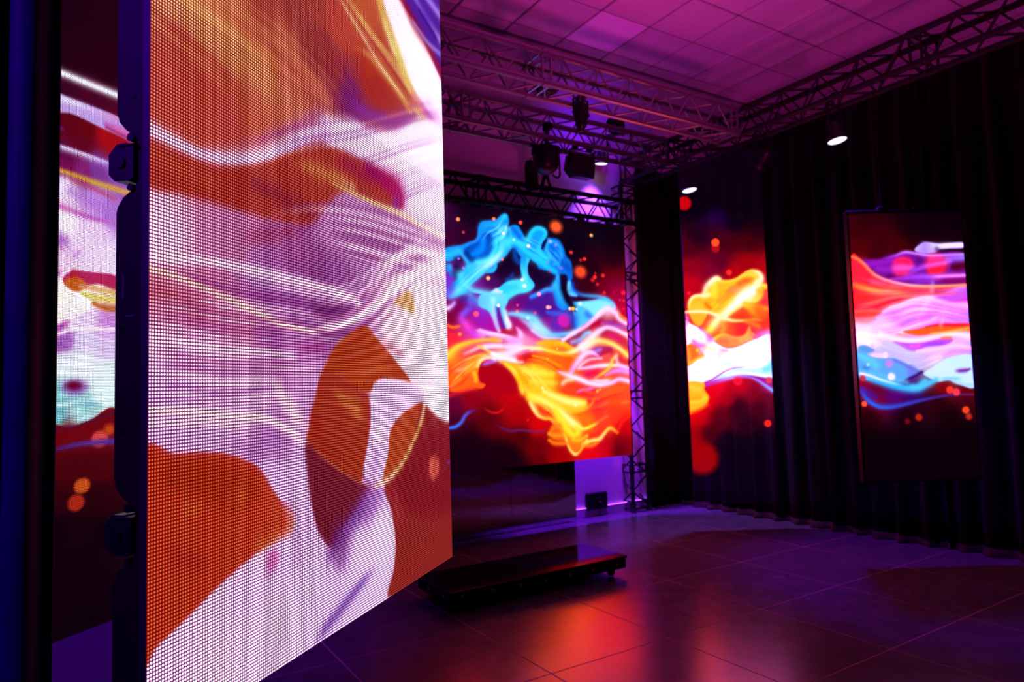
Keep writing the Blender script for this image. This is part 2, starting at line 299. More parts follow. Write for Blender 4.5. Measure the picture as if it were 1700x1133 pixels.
  ('s',[(1.5805,2.2066,.0073,.0073),(1.712,2.1667,.0075,.0075),(1.8477,2.1081,.0077,.0077)],(70,215,255),.5063,3),
  ('s',[(1.5839,2.2066,.0105,.0105),(1.7073,2.173,.0107,.0107),(1.8553,2.119,.0109,.0109)],(70,215,255),.4777,3),
  ('s',[(1.7163,2.176,.0053,.0053),(1.8679,2.1185,.0055,.0055),(2.0441,2.0266,.0056,.0056)],(5,85,195),.3596,3),
  ('s',[(1.7263,2.1906,.0075,.0075),(1.8766,2.1315,.0076,.0076)],(10,110,220),.3619,3),
  ('s',[(1.6017,2.2289,.0103,.0103),(1.7345,2.1961,.0105,.0105),(1.8829,2.1382,.011,.011),(2.0804,2.0331,.0112,.0112)],(40,190,250),.4703,3),
  ('s',[(1.6053,2.2364,.0078,.0078),(1.7393,2.1955,.0079,.0079),(1.8869,2.1417,.0082,.0082),(2.0927,2.0386,.0084,.0084)],(10,110,220),.4338,3),
  ('s',[(1.6174,2.2317,.0105,.0105),(1.7549,2.2076,.0108,.0108),(1.8942,2.154,.0111,.0111)],(40,190,250),.4201,3),
  ('s',[(1.6221,2.246,.0057,.0057),(1.7544,2.2096,.0058,.0058),(1.9096,2.1562,.006,.006),(2.1073,2.0448,.0062,.0062)],(130,235,255),.4455,3),
  ('s',[(1.7636,2.2074,.0092,.0092),(1.9067,2.1668,.0093,.0093)],(40,190,250),.3993,3),
  ('s',[(1.7724,2.2206,.0109,.0109),(1.9183,2.1664,.0112,.0112),(2.1324,2.0549,.0115,.0115)],(10,110,220),.4698,3),
  ('s',[(1.6468,2.2578,.0085,.0085),(1.7784,2.2281,.0087,.0087),(1.9271,2.1759,.0091,.0091),(2.141,2.057,.0094,.0094)],(5,85,195),.3716,3),
  ('s',[(1.6398,2.2522,.0061,.0061),(1.7839,2.2308,.0063,.0063),(1.9314,2.1779,.0065,.0065)],(130,235,255),.5094,3),
  ('s',[(.88,1.6852,.0099,.0099),(.9762,1.7963,.0098,.0098),(1.1004,1.8904,.0098,.0098)],(40,190,250),.4971,3),
  ('s',[(.996,1.7962,.0085,.0085),(1.1045,1.894,.0086,.0086)],(70,215,255),.4925,3),
  ('s',[(.8997,1.6932,.005,.005),(1.0033,1.7984,.0051,.0051),(1.1254,1.9004,.0051,.0051),(1.2208,1.9523,.0051,.0051)],(130,235,255),.5241,3),
  ('s',[(1.0093,1.7968,.0099,.0099),(1.124,1.9016,.0099,.0099),(1.225,1.9585,.0099,.0099)],(40,190,250),.4913,3),
  ('s',[(.912,1.6902,.0056,.0056),(1.0309,1.8005,.0056,.0056),(1.1517,1.8949,.0056,.0056),(1.2435,1.9676,.0057,.0057)],(10,110,220),.3793,3),
  ('s',[(.9287,1.6922,.0046,.0046),(1.0332,1.7974,.0046,.0046),(1.1681,1.8977,.0047,.0047),(1.2638,1.9679,.0047,.0047)],(40,190,250),.4401,3),
  ('s',[(.9316,1.6909,.0112,.0112),(1.0393,1.7996,.0112,.0112),(1.1632,1.8997,.0112,.0112),(1.2626,1.9747,.0113,.0113)],(130,235,255),.3247,3),
  ('s',[(.9443,1.6966,.0059,.0059),(1.058,1.7933,.006,.006),(1.1819,1.9025,.006,.006)],(130,235,255),.4303,3),
  ('s',[(.9395,1.6906,.0107,.0107),(1.0651,1.7893,.0108,.0108),(1.1922,1.9012,.011,.011)],(130,235,255),.3647,3),
  ('s',[(1.0728,1.7971,.0076,.0076),(1.205,1.8973,.0077,.0077),(1.3028,1.9852,.0078,.0078)],(130,235,255),.5341,3),
  ('s',[(.9654,1.6895,.0082,.0082),(1.0932,1.7978,.0083,.0083),(1.2187,1.9088,.0084,.0084)],(10,110,220),.3557,3),
  ('s',[(1.1056,1.798,.0079,.0079),(1.2368,1.9094,.008,.008)],(70,215,255),.5451,3),
  ('s',[(1.1049,1.7963,.0093,.0093),(1.2453,1.9008,.0094,.0094)],(70,215,255),.4858,3),
  ('s',[(.9897,1.6956,.0058,.0058),(1.1235,1.7949,.0059,.0059),(1.2616,1.9099,.006,.006)],(70,215,255),.3855,3),
  ('s',[(1.9909,2.2402,.0054,.0054),(2.0601,2.1826,.0054,.0054),(2.1481,2.1089,.0057,.0057),(2.1716,2.0114,.0058,.0058)],(40,190,250),.5375,3),
  ('s',[(2.0482,2.1686,.0054,.0054),(2.1402,2.0977,.0057,.0057),(2.1744,1.9945,.0058,.0058)],(130,235,255),.382,3),
  ('s',[(2.0541,2.1709,.0064,.0064),(2.1298,2.0887,.0066,.0066),(2.1676,1.9923,.0067,.0067)],(10,110,220),.5367,3),
  ('s',[(2.042,2.1494,.0062,.0062),(2.1213,2.0756,.0063,.0063)],(70,215,255),.4768,3),
  ('s',[(2.0351,2.1364,.0097,.0097),(2.1189,2.0594,.0098,.0098)],(70,215,255),.4752,3),
  ('s',[(1.943,2.1897,.0097,.0097),(2.0272,2.1316,.0099,.0099),(2.1081,2.0546,.0104,.0104),(2.1444,1.9761,.0106,.0106)],(40,190,250),.4795,3),
  ('s',[(1.9402,2.1856,.009,.009),(2.0192,2.1214,.009,.009),(2.103,2.0545,.0094,.0094),(2.1358,1.9703,.0097,.0097)],(5,85,195),.3267,3),
  ('s',[(1.9355,2.182,.0102,.0102),(2.0129,2.1153,.0103,.0103),(2.1019,2.0435,.0107,.0107),(2.1414,1.9601,.011,.011)],(5,85,195),.3488,3),
  ('s',[(1.9116,2.1583,.0058,.0058),(1.9986,2.1018,.0059,.0059),(2.0934,2.0235,.0061,.0061),(2.1319,1.9587,.0063,.0063)],(70,215,255),.3539,3),
  ('s',[(1.9155,2.1604,.0083,.0083),(1.9963,2.0939,.0084,.0084),(2.0853,2.0179,.0086,.0086),(2.1249,1.9482,.0089,.0089)],(130,235,255),.3756,3),
  ('s',[(1.9982,2.0839,.0068,.0068),(2.08,2.013,.007,.007),(2.1229,1.9512,.0072,.0072)],(70,215,255),.3967,3),
  ('s',[(1.9023,2.1436,.0112,.0112),(1.9864,2.0777,.0113,.0113),(2.0703,2.0035,.0117,.0117),(2.1159,1.9399,.0119,.0119)],(70,215,255),.5224,3),
  ('p',[(1.6394,2.0423),(1.736,2.0362),(1.7115,1.9616),(1.7189,1.8713),(1.781,1.7933),(1.7738,1.7474),(1.7017,1.703),(1.5728,1.6742),(1.4873,1.6258),(1.4439,1.5709),(1.3,1.5364),(1.2639,1.6593),(1.3672,1.7258),(1.4724,1.7935),(1.6313,1.8253),(1.627,1.9376)],(45,205,250),.0103,1),
  ('s',[(1.5676,2.1133,.0357,.0357),(1.5753,2.0329,.0432,.0432),(1.6162,1.9909,.0296,.0296),(1.651,2.0659,.0267,.0267)],(0,80,200),.75,2),
  ('s',[(1.6765,2.0316,.0355,.0284),(1.6677,1.9404,.0286,.0286),(1.6696,1.8502,.0357,.0357),(1.6612,1.7685,.0567,.0567)],[(10,140,235),(40,190,250),(110,235,255),(140,245,255)],.9,0),
  ('s',[(1.4825,1.7852,.0294,.0294),(1.5985,1.8009,.0361,.0361),(1.7046,1.7799,.0398,.0398),(1.7137,1.7352,.0367,.0367),(1.5843,1.7016,.0355,.0355),(1.4778,1.6519,.0413,.0413)],(80,225,250),.8,0),
  ('s',[(1.452,1.8012,.0178,.0178),(1.5158,1.8406,.0246,.0246),(1.5492,1.8964,.0129,.0129)],(20,60,170),.7,2),
  ('p',[(1.274,1.6642),(1.3365,1.7198),(1.3864,1.6916),(1.4046,1.6221),(1.3427,1.6018),(1.2828,1.6254)],(215,225,250),.0137,.95),
  ('s',[(1.0197,1.7073,.0122,.0489),(1.0768,1.6761,.0119,.0475),(1.1744,1.6637,.0117,.0468),(1.2837,1.6516,.0118,.0472)],(110,235,255),.9,0),
  ('s',[(1.9823,2.2504,.0214,.0214),(1.9506,2.1639,.0226,.0226),(1.987,2.0925,.023,.023),(1.9911,2.0556,.0229,.0229)],(40,190,255),.9,0),
  ('s',[(1.9876,2.2416,.0194,.0194),(2.0666,2.23,.0209,.0209),(2.1218,2.1785,.0234,.0234),(2.1355,2.0949,.0228,.0228),(2.1038,2.0267,.0195,.0195),(2.0342,2.003,.0245,.0245)],(30,170,255),.85,0),
  ('s',[(2.1766,2.1076,.0297,.0297),(2.1496,2.0207,.0393,.0393),(2.2175,1.9784,.0384,.0384),(2.2489,1.8954,.0317,.0317)],(0,70,190),.7,3),
  ('s',[(1.7908,2.0495,.0339,.0339),(1.8662,2.0093,.0337,.0337),(1.9759,1.9617,.0337,.0337),(2.0538,1.9298,.0338,.0338)],(30,200,250),.85,0),
  ('s',[(1.8492,2.1368,.0368,.0368),(1.8915,2.0849,.0281,.0281),(1.9576,2.0624,.02,.02)],(40,210,255),.9,0),
  ('p',[(1.8855,2.1583),(1.9139,2.2256),(1.9546,2.2619),(1.963,2.2487),(1.9292,2.1899),(1.8993,2.141)],(6,10,60),.0074,1),
  ('p',[(2.1096,1.8961),(2.1907,1.9012),(2.2053,1.8362),(2.1948,1.7323),(2.2382,1.6592),(2.2577,1.5726),(2.1992,1.5704),(2.1463,1.6831),(2.117,1.8031)],(20,2,40),.0137,1),
  ('p',[(2.073,1.8984),(2.0973,1.8766),(2.1154,1.7656),(2.1616,1.6371),(2.2109,1.5708),(2.1282,1.5333),(2.0055,1.5935),(1.7515,1.6014),(1.7431,1.6643),(1.8765,1.7163),(2.0016,1.7688),(2.0494,1.8272)],(15,130,240),.0148,.92),
  ('p',[(1.6985,1.6262),(1.8309,1.6775),(1.9884,1.7219),(2.0305,1.65),(2.0496,1.5647),(2.0469,1.5027),(1.7995,1.4402),(1.6505,1.4896)],(75,15,140),.0331,.95),
  ('s',[(1.7427,1.6553,.0241,.0241),(1.8314,1.6912,.0243,.0243),(1.9218,1.7369,.0243,.0243),(2.0067,1.7552,.0378,.0378),(2.0609,1.8278,.035,.035),(2.0804,1.8849,.0292,.0292)],[(50,140,250),(70,160,255),(60,150,250),(40,180,250)],.9,0),
  ('s',[(2.0532,1.7809,.0459,.0459),(2.0892,1.6898,.0534,.0534),(2.1319,1.6172,.0509,.0582),(2.2109,1.5708,.0417,.0555)],[(40,190,250),(20,150,240)],.9,0),
  ('p',[(2.2111,1.8366),(2.2463,1.8386),(2.2668,1.7737),(2.3232,1.7151),(2.31,1.6861),(2.2163,1.6911),(2.1957,1.7511)],(50,170,245),.0111,1),
  ('s',[(2.222,1.8184,.0232,.0232),(2.2119,1.7238,.0229,.0229),(2.3104,1.6955,.02,.02)],(120,215,255),.8,0),
  ('s',[(2.269,1.821,.0238,.0238),(2.2891,1.7465,.0226,.0226),(2.3822,1.7037,.0262,.0262),(2.5761,1.6984,.026,.026),(2.6996,1.6846,.0275,.0275),(2.7981,1.6352,.0291,.0291)],[(10,60,190),(20,90,220),(60,140,240),(110,200,250),(60,160,245)],.9,0),
  ('s',[(2.2501,1.6645,.019,.019),(2.3682,1.6603,.0254,.0254),(2.501,1.6661,.0128,.0128)],(25,2,45),.9,2),
  ('p',[(2.2594,1.6102),(2.355,1.633),(2.5002,1.6487),(2.6746,1.6854),(2.799,1.6518),(2.8439,1.5849),(2.7438,1.5665),(2.6418,1.529),(2.5152,1.4578),(2.3912,1.388),(2.2817,1.3292),(2.271,1.479)],(75,190,250),.0128,1),
  ('p',[(2.3541,1.6141),(2.5124,1.6493),(2.6982,1.6572),(2.7842,1.612),(2.6672,1.5396),(2.5656,1.488),(2.447,1.5511)],(135,235,255),.025,.9),
  ('d',2.3539,1.6093,.0239,.019,(225,255,255),.8,1),
  ('s',[(2.3984,1.5399,.0365,.0365),(2.468,1.4851,.0367,.0367),(2.4913,1.4667,.0368,.0368)],(45,110,225),.8,1),
  ('s',[(2.2908,1.5267,.0317,.0317),(2.3101,1.4331,.0316,.0316),(2.2944,1.3482,.031,.031)],(40,180,245),.8,0),
  ('s',[(2.7857,1.6414,.0158,.0158),(2.8342,1.5943,.0168,.0168),(2.8206,1.5791,.0148,.0148)],(190,170,250),.7,0),
  ('s',[(2.1495,1.7552,.0464,.0464),(2.2021,1.636,.0459,.0459),(2.269,1.5635,.0375,.0375),(2.2889,1.536,.0152,.0152)],(12,0,30),.95,0),
  ('s',[(1.9346,1.5053,.0246,.0246),(2.0241,1.4991,.031,.031),(2.1264,1.4932,.0316,.0316),(2.2295,1.4684,.0259,.0259)],(55,95,235),.8,0),
  ('d',2.1408,1.4286,.0807,.0651,(215,25,175),.25,.95),
  ('s',[(2.2521,1.4503,.0629,.0629),(2.2608,1.385,.0549,.0549),(2.2817,1.3292,.039,.039)],(40,60,200),.8,0),
  ('s',[(1.482,1.4769,.0236,.0236),(1.576,1.4755,.0361,.0361),(1.6921,1.4523,.0552,.0552),(1.767,1.4365,.0595,.0595),(1.8403,1.357,.0624,.0624),(1.8965,1.3036,.0622,.0622)],[(110,190,245),(130,230,250),(100,225,255),(130,225,250),(170,235,255)],.95,0),
  ('s',[(1.5747,1.4399,.019,.019),(1.679,1.3892,.0261,.0261),(1.7624,1.3192,.0258,.0258),(1.8954,1.2763,.0252,.0252)],(200,190,250),.6,1),
  ('s',[(1.7325,1.3905,.0461,.0461),(1.7853,1.3558,.0523,.0523),(1.8819,1.3034,.0509,.0509),(1.9922,1.2778,.0369,.0369),(2.1173,1.2844,.0307,.0307),(2.2691,1.3102,.0311,.0311)],[(150,225,255),(190,235,255),(140,215,250),(80,195,250),(110,200,250)],.95,0),
  ('s',[(1.7513,1.319,.026,.026),(1.858,1.2576,.0188,.0188),(1.9908,1.2458,.0184,.0184),(2.1155,1.2428,.0123,.0123)],(215,210,250),.8,0),
  ('p',[(1.1642,1.6519),(1.3043,1.6673),(1.4472,1.6654),(1.46,1.5865),(1.4317,1.5149),(1.4599,1.4366),(1.4992,1.3759),(1.477,1.3358),(1.4358,1.3393),(1.3885,1.452),(1.3608,1.5386),(1.337,1.433),(1.3732,1.3031),(1.3332,1.3197),(1.2913,1.423),(1.2387,1.4993),(1.1413,1.5475)],(100,215,250),.0137,.95),
  ('s',[(1.3023,1.6061,.0336,.0336),(1.2986,1.4927,.027,.027),(1.3251,1.3804,.0237,.0237),(1.3579,1.3028,.0202,.0202)],[(170,245,255),(190,215,250),(215,170,245),(245,150,210)],.9,0),
  ('s',[(1.4311,1.4972,.0277,.0277),(1.4538,1.41,.0346,.0346),(1.4726,1.3577,.0414,.0414)],[(180,230,255),(250,235,255),(255,215,250)],.95,0),
  ('s',[(1.3518,1.5732,.0271,.0271),(1.3498,1.5119,.0273,.0273),(1.3774,1.4254,.0273,.0273),(1.4053,1.3474,.0273,.0273)],(70,20,170),.75,1),
  ('s',[(1.0474,1.6634,.0586,.0586),(1.0747,1.6048,.0559,.0559),(1.1716,1.5745,.0539,.0539),(1.2601,1.5435,.0484,.0484)],[(70,180,245),(90,170,245),(110,220,250)],.7,0),
  ('s',[(1.0469,1.6462,.0587,.0587),(1.0642,1.5786,.0568,.0568),(1.1416,1.5561,.0534,.0534)],(70,70,225),.45,3),
  ('s',[(.8155,1.5054,.028,.028),(.863,1.5365,.0229,.0229),(.902,1.5887,.0234,.0234)],[(245,225,255),(190,120,245)],.9,2),
  ('s',[(.9297,1.5645,.0398,.0398),(.9783,1.6005,.0393,.0393),(1.0354,1.586,.041,.041)],(50,30,140),.6,3),
  ('s',[(1.0137,1.5,.0298,.0298),(.9541,1.4218,.0441,.0441),(.9999,1.3554,.0436,.0436),(1.0841,1.2722,.0423,.0423),(1.1713,1.2479,.0351,.0351)],[(120,80,240),(190,60,235),(235,60,215),(210,60,240),(240,110,220)],.9,0),
  ('s',[(.9839,1.465,.0287,.0287),(1.0428,1.5095,.0302,.0302),(1.0543,1.5697,.0318,.0318)],(110,70,230),.6,0),
  ('d',1.1113,1.4632,.028,.0246,(255,90,130),.4,1),
  ('s',[(1.1438,1.3117,.0407,.0175),(1.232,1.2918,.0467,.0175),(1.3317,1.2762,.0528,.0176),(1.4331,1.2604,.0597,.0179),(1.5355,1.2266,.0614,.0246),(1.6077,1.192,.05,.0313)],[(235,180,245),(245,225,250),(235,200,245),(225,190,250)],.95,0),
  ('s',[(1.5755,1.174,.0594,.0594),(1.6091,1.2275,.0486,.0486),(1.6008,1.2895,.035,.035),(1.5606,1.3419,.017,.017)],[(225,150,245),(235,185,250),(240,200,250),(235,110,190)],.95,0),
  ('d',1.4926,1.1909,.0623,.0527,(230,140,240),.9,.8),
  ('s',[(1.6405,1.219,.0607,.0607),(1.7467,1.1933,.0621,.0621),(1.8213,1.1579,.0637,.0637)],(240,150,200),.7,0),
  ('s',[(.8067,1.3467,.017,.017),(.8667,1.3313,.0167,.0167),(.9616,1.3503,.0168,.0168)],(255,120,40),.85,2),
  ('s',[(.8019,1.3424,.0186,.0186),(.8088,1.2511,.0185,.0185),(.8065,1.1681,.0185,.0185)],(235,20,60),.7,0),
  ('s',[(.8041,1.077,.0573,.0287),(.8803,1.1436,.051,.0283),(.9854,1.1863,.0449,.0225),(1.1114,1.213,.034,.017),(1.2497,1.2232,.0287,.0172),(1.3702,1.2159,.0233,.0175)],[(255,205,40),(255,220,60),(255,185,40),(255,195,60),(245,190,100)],.95,0),
  ('s',[(1.2493,1.2102,.0173,.0173),(1.2897,1.2236,.0231,.0231),(1.3496,1.207,.0178,.0178)],(250,175,30),.9,3),
  ('s',[(.9729,1.0853,.0169,.0169),(1.0601,1.1192,.0227,.0227),(1.1487,1.1537,.0227,.0227),(1.2477,1.1629,.0287,.0287),(1.3682,1.155,.0291,.0291)],[(240,130,150),(250,200,190),(250,190,190),(250,220,235)],.9,0),
  ('s',[(1.1294,1.162,.0148,.0148),(1.2069,1.1283,.0179,.0179),(1.2851,1.0855,.0179,.0179),(1.3849,1.0508,.0238,.0238)],[(250,190,70),(255,225,140),(255,240,210)],.95,0),
  ('s',[(1.1979,1.154,.0228,.0228),(1.3279,1.1634,.0289,.0289),(1.45,1.1555,.035,.035),(1.5748,1.1563,.0353,.0353)],(250,225,245),.85,0),
  ('s',[(1.2866,1.1286,.0231,.0231),(1.3873,1.1203,.0232,.0232),(1.4285,1.1292,.0233,.0233)],(235,120,80),.7,3),
  ('s',[(.9591,.9347,.0589,.0354),(1.0573,1.0262,.0583,.035),(1.1558,1.0684,.057,.0342),(1.2449,1.0769,.0571,.0343)],[(255,90,15),(255,150,10),(255,180,30),(255,160,60)],.85,0),
  ('s',[(.8074,.8541,.0497,.0497),(.9294,.885,.0512,.0512),(1.0268,.9675,.0413,.0413)],(255,110,20),.7,0),
  ('s',[(.8648,.9192,.0167,.0167),(.9499,.9431,.0168,.0168),(1.0169,.9592,.0112,.0112)],(245,160,120),.85,3),
  ('s',[(.8241,.7878,.0171,.0171),(.8998,.8357,.0176,.0176),(.939,.8932,.0151,.0151)],(255,150,50),.7,2),
  ('s',[(.9535,1.0259,.0116,.0116),(1.1104,1.0665,.0118,.0118)],(255,190,60),.4446,3),
  ('s',[(.9582,1.0179,.0116,.0116),(1.1084,1.0687,.0117,.0117),(1.2602,1.0651,.0119,.0119)],(255,215,90),.4362,3),
  ('s',[(.8104,.931,.0089,.0089),(.95,1.0136,.0089,.0089),(1.1036,1.0562,.009,.009)],(255,215,90),.3553,3),
  ('s',[(.8102,.9149,.0062,.0062),(.9558,.9935,.0062,.0062),(1.106,1.056,.0062,.0062),(1.2527,1.062,.0063,.0063)],(250,70,30),.3509,3),
  ('s',[(.9569,.9951,.0099,.0099),(1.1076,1.0561,.01,.01)],(255,120,20),.4933,3),
  ('s',[(.8121,.887,.0073,.0073),(.9524,.9836,.0073,.0073),(1.096,1.0379,.0073,.0073)],(255,160,90),.4922,3),
  ('s',[(.8205,.8742,.0124,.0124),(.9496,.9668,.0124,.0124),(1.0973,1.0441,.0125,.0125)],(255,160,90),.3052,3),
  ('s',[(.9565,.961,.0098,.0098),(1.1019,1.0291,.0098,.0098),(1.2377,1.0506,.0098,.0098)],(255,120,20),.4663,3),
  ('s',[(.9595,.9566,.0106,.0106),(1.0987,1.0324,.0108,.0108)],(250,70,30),.3735,3),
  ('s',[(.9534,.9453,.013,.013),(1.0957,1.0206,.0131,.0131)],(255,215,90),.5657,3),
  ('s',[(.9599,.9354,.0098,.0098),(1.1032,1.0156,.0098,.0098),(1.227,1.0428,.0098,.0098)],(255,190,60),.5184,3),
  ('s',[(.9614,.9222,.0074,.0074),(1.092,1.0131,.0075,.0075)],(255,215,90),.4493,3),
  ('s',[(.8179,.7999,.0098,.0098),(.9518,.9194,.0098,.0098),(1.1021,1.0009,.0098,.0098)],(255,215,90),.5848,3),
  ('s',[(.8134,.7902,.0114,.0114),(.9566,.907,.0115,.0115),(1.0966,1.0012,.0114,.0114),(1.2182,1.0395,.0113,.0113)],(255,120,20),.4339,3),
  ('s',[(.9567,.8915,.0074,.0074),(1.0902,.9889,.0075,.0075)],(255,190,60),.5303,3),
  ('s',[(.9606,.886,.0061,.0061),(1.097,.9852,.0061,.0061),(1.1979,1.0271,.0061,.0061)],(255,160,90),.3707,3),
  ('s',[(.9592,.8778,.0132,.0132),(1.0964,.9822,.0132,.0132),(1.2015,1.0281,.0131,.0131)],(255,215,90),.4055,3),
  ('s',[(.8181,.7465,.0141,.0141),(.964,.8695,.0144,.0144),(1.0859,.9807,.0143,.0143),(1.1942,1.0276,.0141,.0141)],(255,120,20),.5389,3),
  ('p',[(1.1231,.9581),(1.1539,1.0088),(1.2236,1.0298),(1.313,1.0165),(1.4128,.9725),(1.5029,.9018),(1.5619,.8044),(1.6005,.7157),(1.1742,.7197),(1.1865,.7958),(1.1202,.865),(1.1072,.9159)],(168,0,20),.0098,1),
  ('s',[(1.0723,.8827,.0188,.044),(1.1034,.9498,.0188,.0376),(1.1444,1.0174,.018,.0299),(1.2142,1.0469,.0171,.0285),(1.3036,1.0381,.0231,.0289)],[(255,190,30),(255,220,80),(255,235,150),(255,220,200),(255,235,240)],.95,0),
  ('p',[(1.0545,.9335),(1.1131,.9497),(1.109,.8821),(1.1286,.8225),(1.1865,.7958),(1.156,.7626),(1.0879,.7602),(.9251,.7355),(.8139,.7552),(.9558,.8179)],(255,95,20),.013,.95),
  ('s',[(1.0731,.908,.0318,.0318),(1.0908,.857,.0258,.0258),(1.0796,.8067,.0256,.0256)],(255,190,30),.85,2),
  ('s',[(1.1431,.9749,.0114,.0114),(1.2226,.9998,.0229,.0229),(1.3029,1.0165,.0173,.0173)],(150,120,250),.85,1),
  ('s',[(1.1931,1.0043,.0173,.0173),(1.2532,1.0254,.0173,.0173)],(225,60,170),.7,0),
  ('s',[(1.2851,1.0855,.0354,.0354),(1.3649,1.0595,.0532,.0532),(1.4663,1.0332,.0532,.0532),(1.5591,1.0152,.0356,.0356),(1.6219,1.0061,.0119,.0119)],(255,245,250),.98,0),
  ('s',[(1.3649,1.0595,.0466,.0466),(1.4684,1.0944,.0529,.0529),(1.5844,1.1299,.0413,.0413),(1.7019,1.1482,.0238,.0238),(1.8315,1.1399,.0241,.0241)],[(250,235,250),(245,225,255),(255,230,235),(255,240,190),(255,235,150)],.95,0),
  ('s',[(1.5617,1.0857,.0236,.0236),(1.6684,1.1124,.0178,.0178),(1.7872,1.1217,.0119,.0119)],(235,130,220),.7,1),
  ('s',[(1.5811,1.0416,.0352,.0352),(1.6874,1.0501,.0534,.0534),(1.8057,1.0409,.0481,.0481)],[(240,40,50),(205,5,5),(235,60,10)],.9,0),
  ('p',[(1.3634,1.0162),(1.4654,1.007),(1.6104,.9796),(1.7386,.9875),(1.8824,.9594),(1.9875,.8948),(1.9476,.7417),(1.8886,.6534),(1.6008,.7219),(1.5619,.8044),(1.4929,.9106),(1.423,.9724)],(255,178,18),.0255,.95),
  ('s',[(1.5647,.8373,.019,.019),(1.6098,.7153,.0187,.0187),(1.7236,.533,.0187,.0187)],(250,150,10),.4903,3),
  ('s',[(1.4212,.9855,.0092,.0092),(1.5716,.843,.0095,.0095),(1.6262,.7149,.0097,.0097),(1.7422,.5343,.0097,.0097)],(245,130,10),.3019,3),
  ('s',[(1.4239,.9769,.0178,.0178),(1.5748,.8412,.0186,.0186),(1.6297,.705,.0189,.0189),(1.7583,.5312,.0188,.0188)],(255,225,60),.3075,3),
  ('s',[(1.4236,.9848,.0131,.0131),(1.5802,.8499,.0136,.0136),(1.6429,.712,.014,.014),(1.7611,.5349,.0134,.0134),(1.9272,.4429,.0129,.0129)],(255,250,160),.3616,3),
  ('s',[(1.4375,.9882,.0163,.0163),(1.5882,.8466,.0169,.0169),(1.6498,.7159,.0173,.0173),(1.7684,.5447,.0165,.0165),(1.9454,.4472,.016,.016)],(245,130,10),.6297,3),
  ('s',[(1.5954,.851,.0124,.0124),(1.6625,.7066,.0122,.0122),(1.7941,.5487,.0117,.0117),(1.9597,.4528,.0114,.0114)],(255,205,40),.4269,3),
  ('s',[(1.5942,.8497,.0204,.0204),(1.6626,.7154,.0202,.0202),(1.7939,.5435,.0201,.0201)],(255,190,20),.552,3),
  ('s',[(1.5992,.8477,.0192,.0192),(1.6808,.7107,.0191,.0191),(1.8101,.5533,.019,.019)],(255,240,120),.5806,3),
  ('s',[(1.4548,.9832,.0125,.0125),(1.6059,.8457,.0129,.0129),(1.6874,.7143,.0131,.0131),(1.8256,.5565,.013,.013)],(255,190,20),.4586,3),
  ('s',[(1.4609,.9822,.0182,.0182),(1.6199,.8551,.019,.019),(1.7043,.7058,.0194,.0194),(1.843,.552,.0185,.0185),(2.0154,.4704,.018,.018)],(245,130,10),.4185,3),
  ('s',[(1.6167,.8491,.0183,.0183),(1.7037,.7095,.018,.018),(1.8432,.5584,.0174,.0174),(2.0168,.4648,.017,.017)],(255,225,60),.5694,3),
  ('s',[(1.6357,.8535,.0161,.0161),(1.7146,.7102,.0158,.0158),(1.867,.5581,.0152,.0152),(2.0367,.4695,.0149,.0149)],(245,130,10),.4248,3),
  ('s',[(1.6353,.8512,.0101,.0101),(1.7325,.7082,.01,.01),(1.8851,.5558,.0096,.0096),(2.0455,.4752,.0094,.0094)],(245,130,10),.4267,3),
  ('s',[(1.6511,.8545,.0133,.0133),(1.7381,.7075,.013,.013),(1.9,.5637,.0128,.0128)],(255,205,40),.4936,3),
  ('s',[(1.6506,.8576,.0167,.0167),(1.7549,.7145,.0165,.0165),(1.9162,.572,.0164,.0164)],(250,150,10),.6429,3),
  ('s',[(1.4722,.9898,.0102,.0102),(1.6528,.8644,.0106,.0106),(1.7555,.7122,.0108,.0108),(1.9177,.568,.0107,.0107)],(255,225,60),.3002,3),
  ('s',[(1.6704,.8581,.0198,.0198),(1.7688,.7053,.0193,.0193),(1.9332,.5748,.0186,.0186),(2.0979,.4921,.0184,.0184)],(255,225,60),.6354,3),
  ('s',[(1.6791,.8605,.0155,.0155),(1.7807,.7152,.0152,.0152),(1.9524,.5754,.0147,.0147),(2.1268,.4918,.0145,.0145)],(255,225,60),.5874,3),
  ('s',[(1.6778,.8585,.0132,.0132),(1.7915,.713,.013,.013),(1.9676,.5774,.0129,.0129)],(255,190,20),.4727,3),
  ('s',[(1.6923,.8594,.0201,.0201),(1.8005,.7138,.0196,.0196),(1.98,.5804,.019,.019),(2.1416,.5068,.0188,.0188)],(250,150,10),.6253,3),
  ('s',[(1.4958,.9823,.0101,.0101),(1.687,.8707,.0107,.0107),(1.8004,.7125,.0108,.0108),(1.9814,.5817,.0106,.0106)],(250,150,10),.5737,3),
  ('s',[(1.7011,.8691,.0189,.0189),(1.8163,.7053,.0184,.0184),(1.9964,.5809,.018,.018)],(255,240,120),.3057,3),
  ('s',[(1.7053,.865,.0148,.0148),(1.8187,.7132,.0144,.0144),(2.0106,.5838,.0139,.0139),(2.1736,.5215,.0138,.0138)],(255,250,160),.6208,3),
  ('s',[(1.5072,.9852,.0127,.0127),(1.717,.8677,.0133,.0133),(1.8498,.7093,.0135,.0135),(2.0367,.5881,.0133,.0133)],(255,250,160),.5982,3),
  ('s',[(1.7228,.8755,.0099,.0099),(1.8512,.7088,.0096,.0096),(2.0347,.5959,.0093,.0093),(2.2115,.5185,.0092,.0092)],(250,150,10),.5433,3),
  ('s',[(1.7282,.8721,.0089,.0089),(1.8567,.7088,.0086,.0086),(2.055,.6029,.0084,.0084)],(255,240,120),.4166,3),
  ('s',[(1.5211,.9949,.0091,.0091),(1.738,.8765,.0096,.0096),(1.8708,.706,.0096,.0096),(2.0689,.6036,.0093,.0093),(2.2349,.5278,.0094,.0094)],(255,205,40),.3649,3),
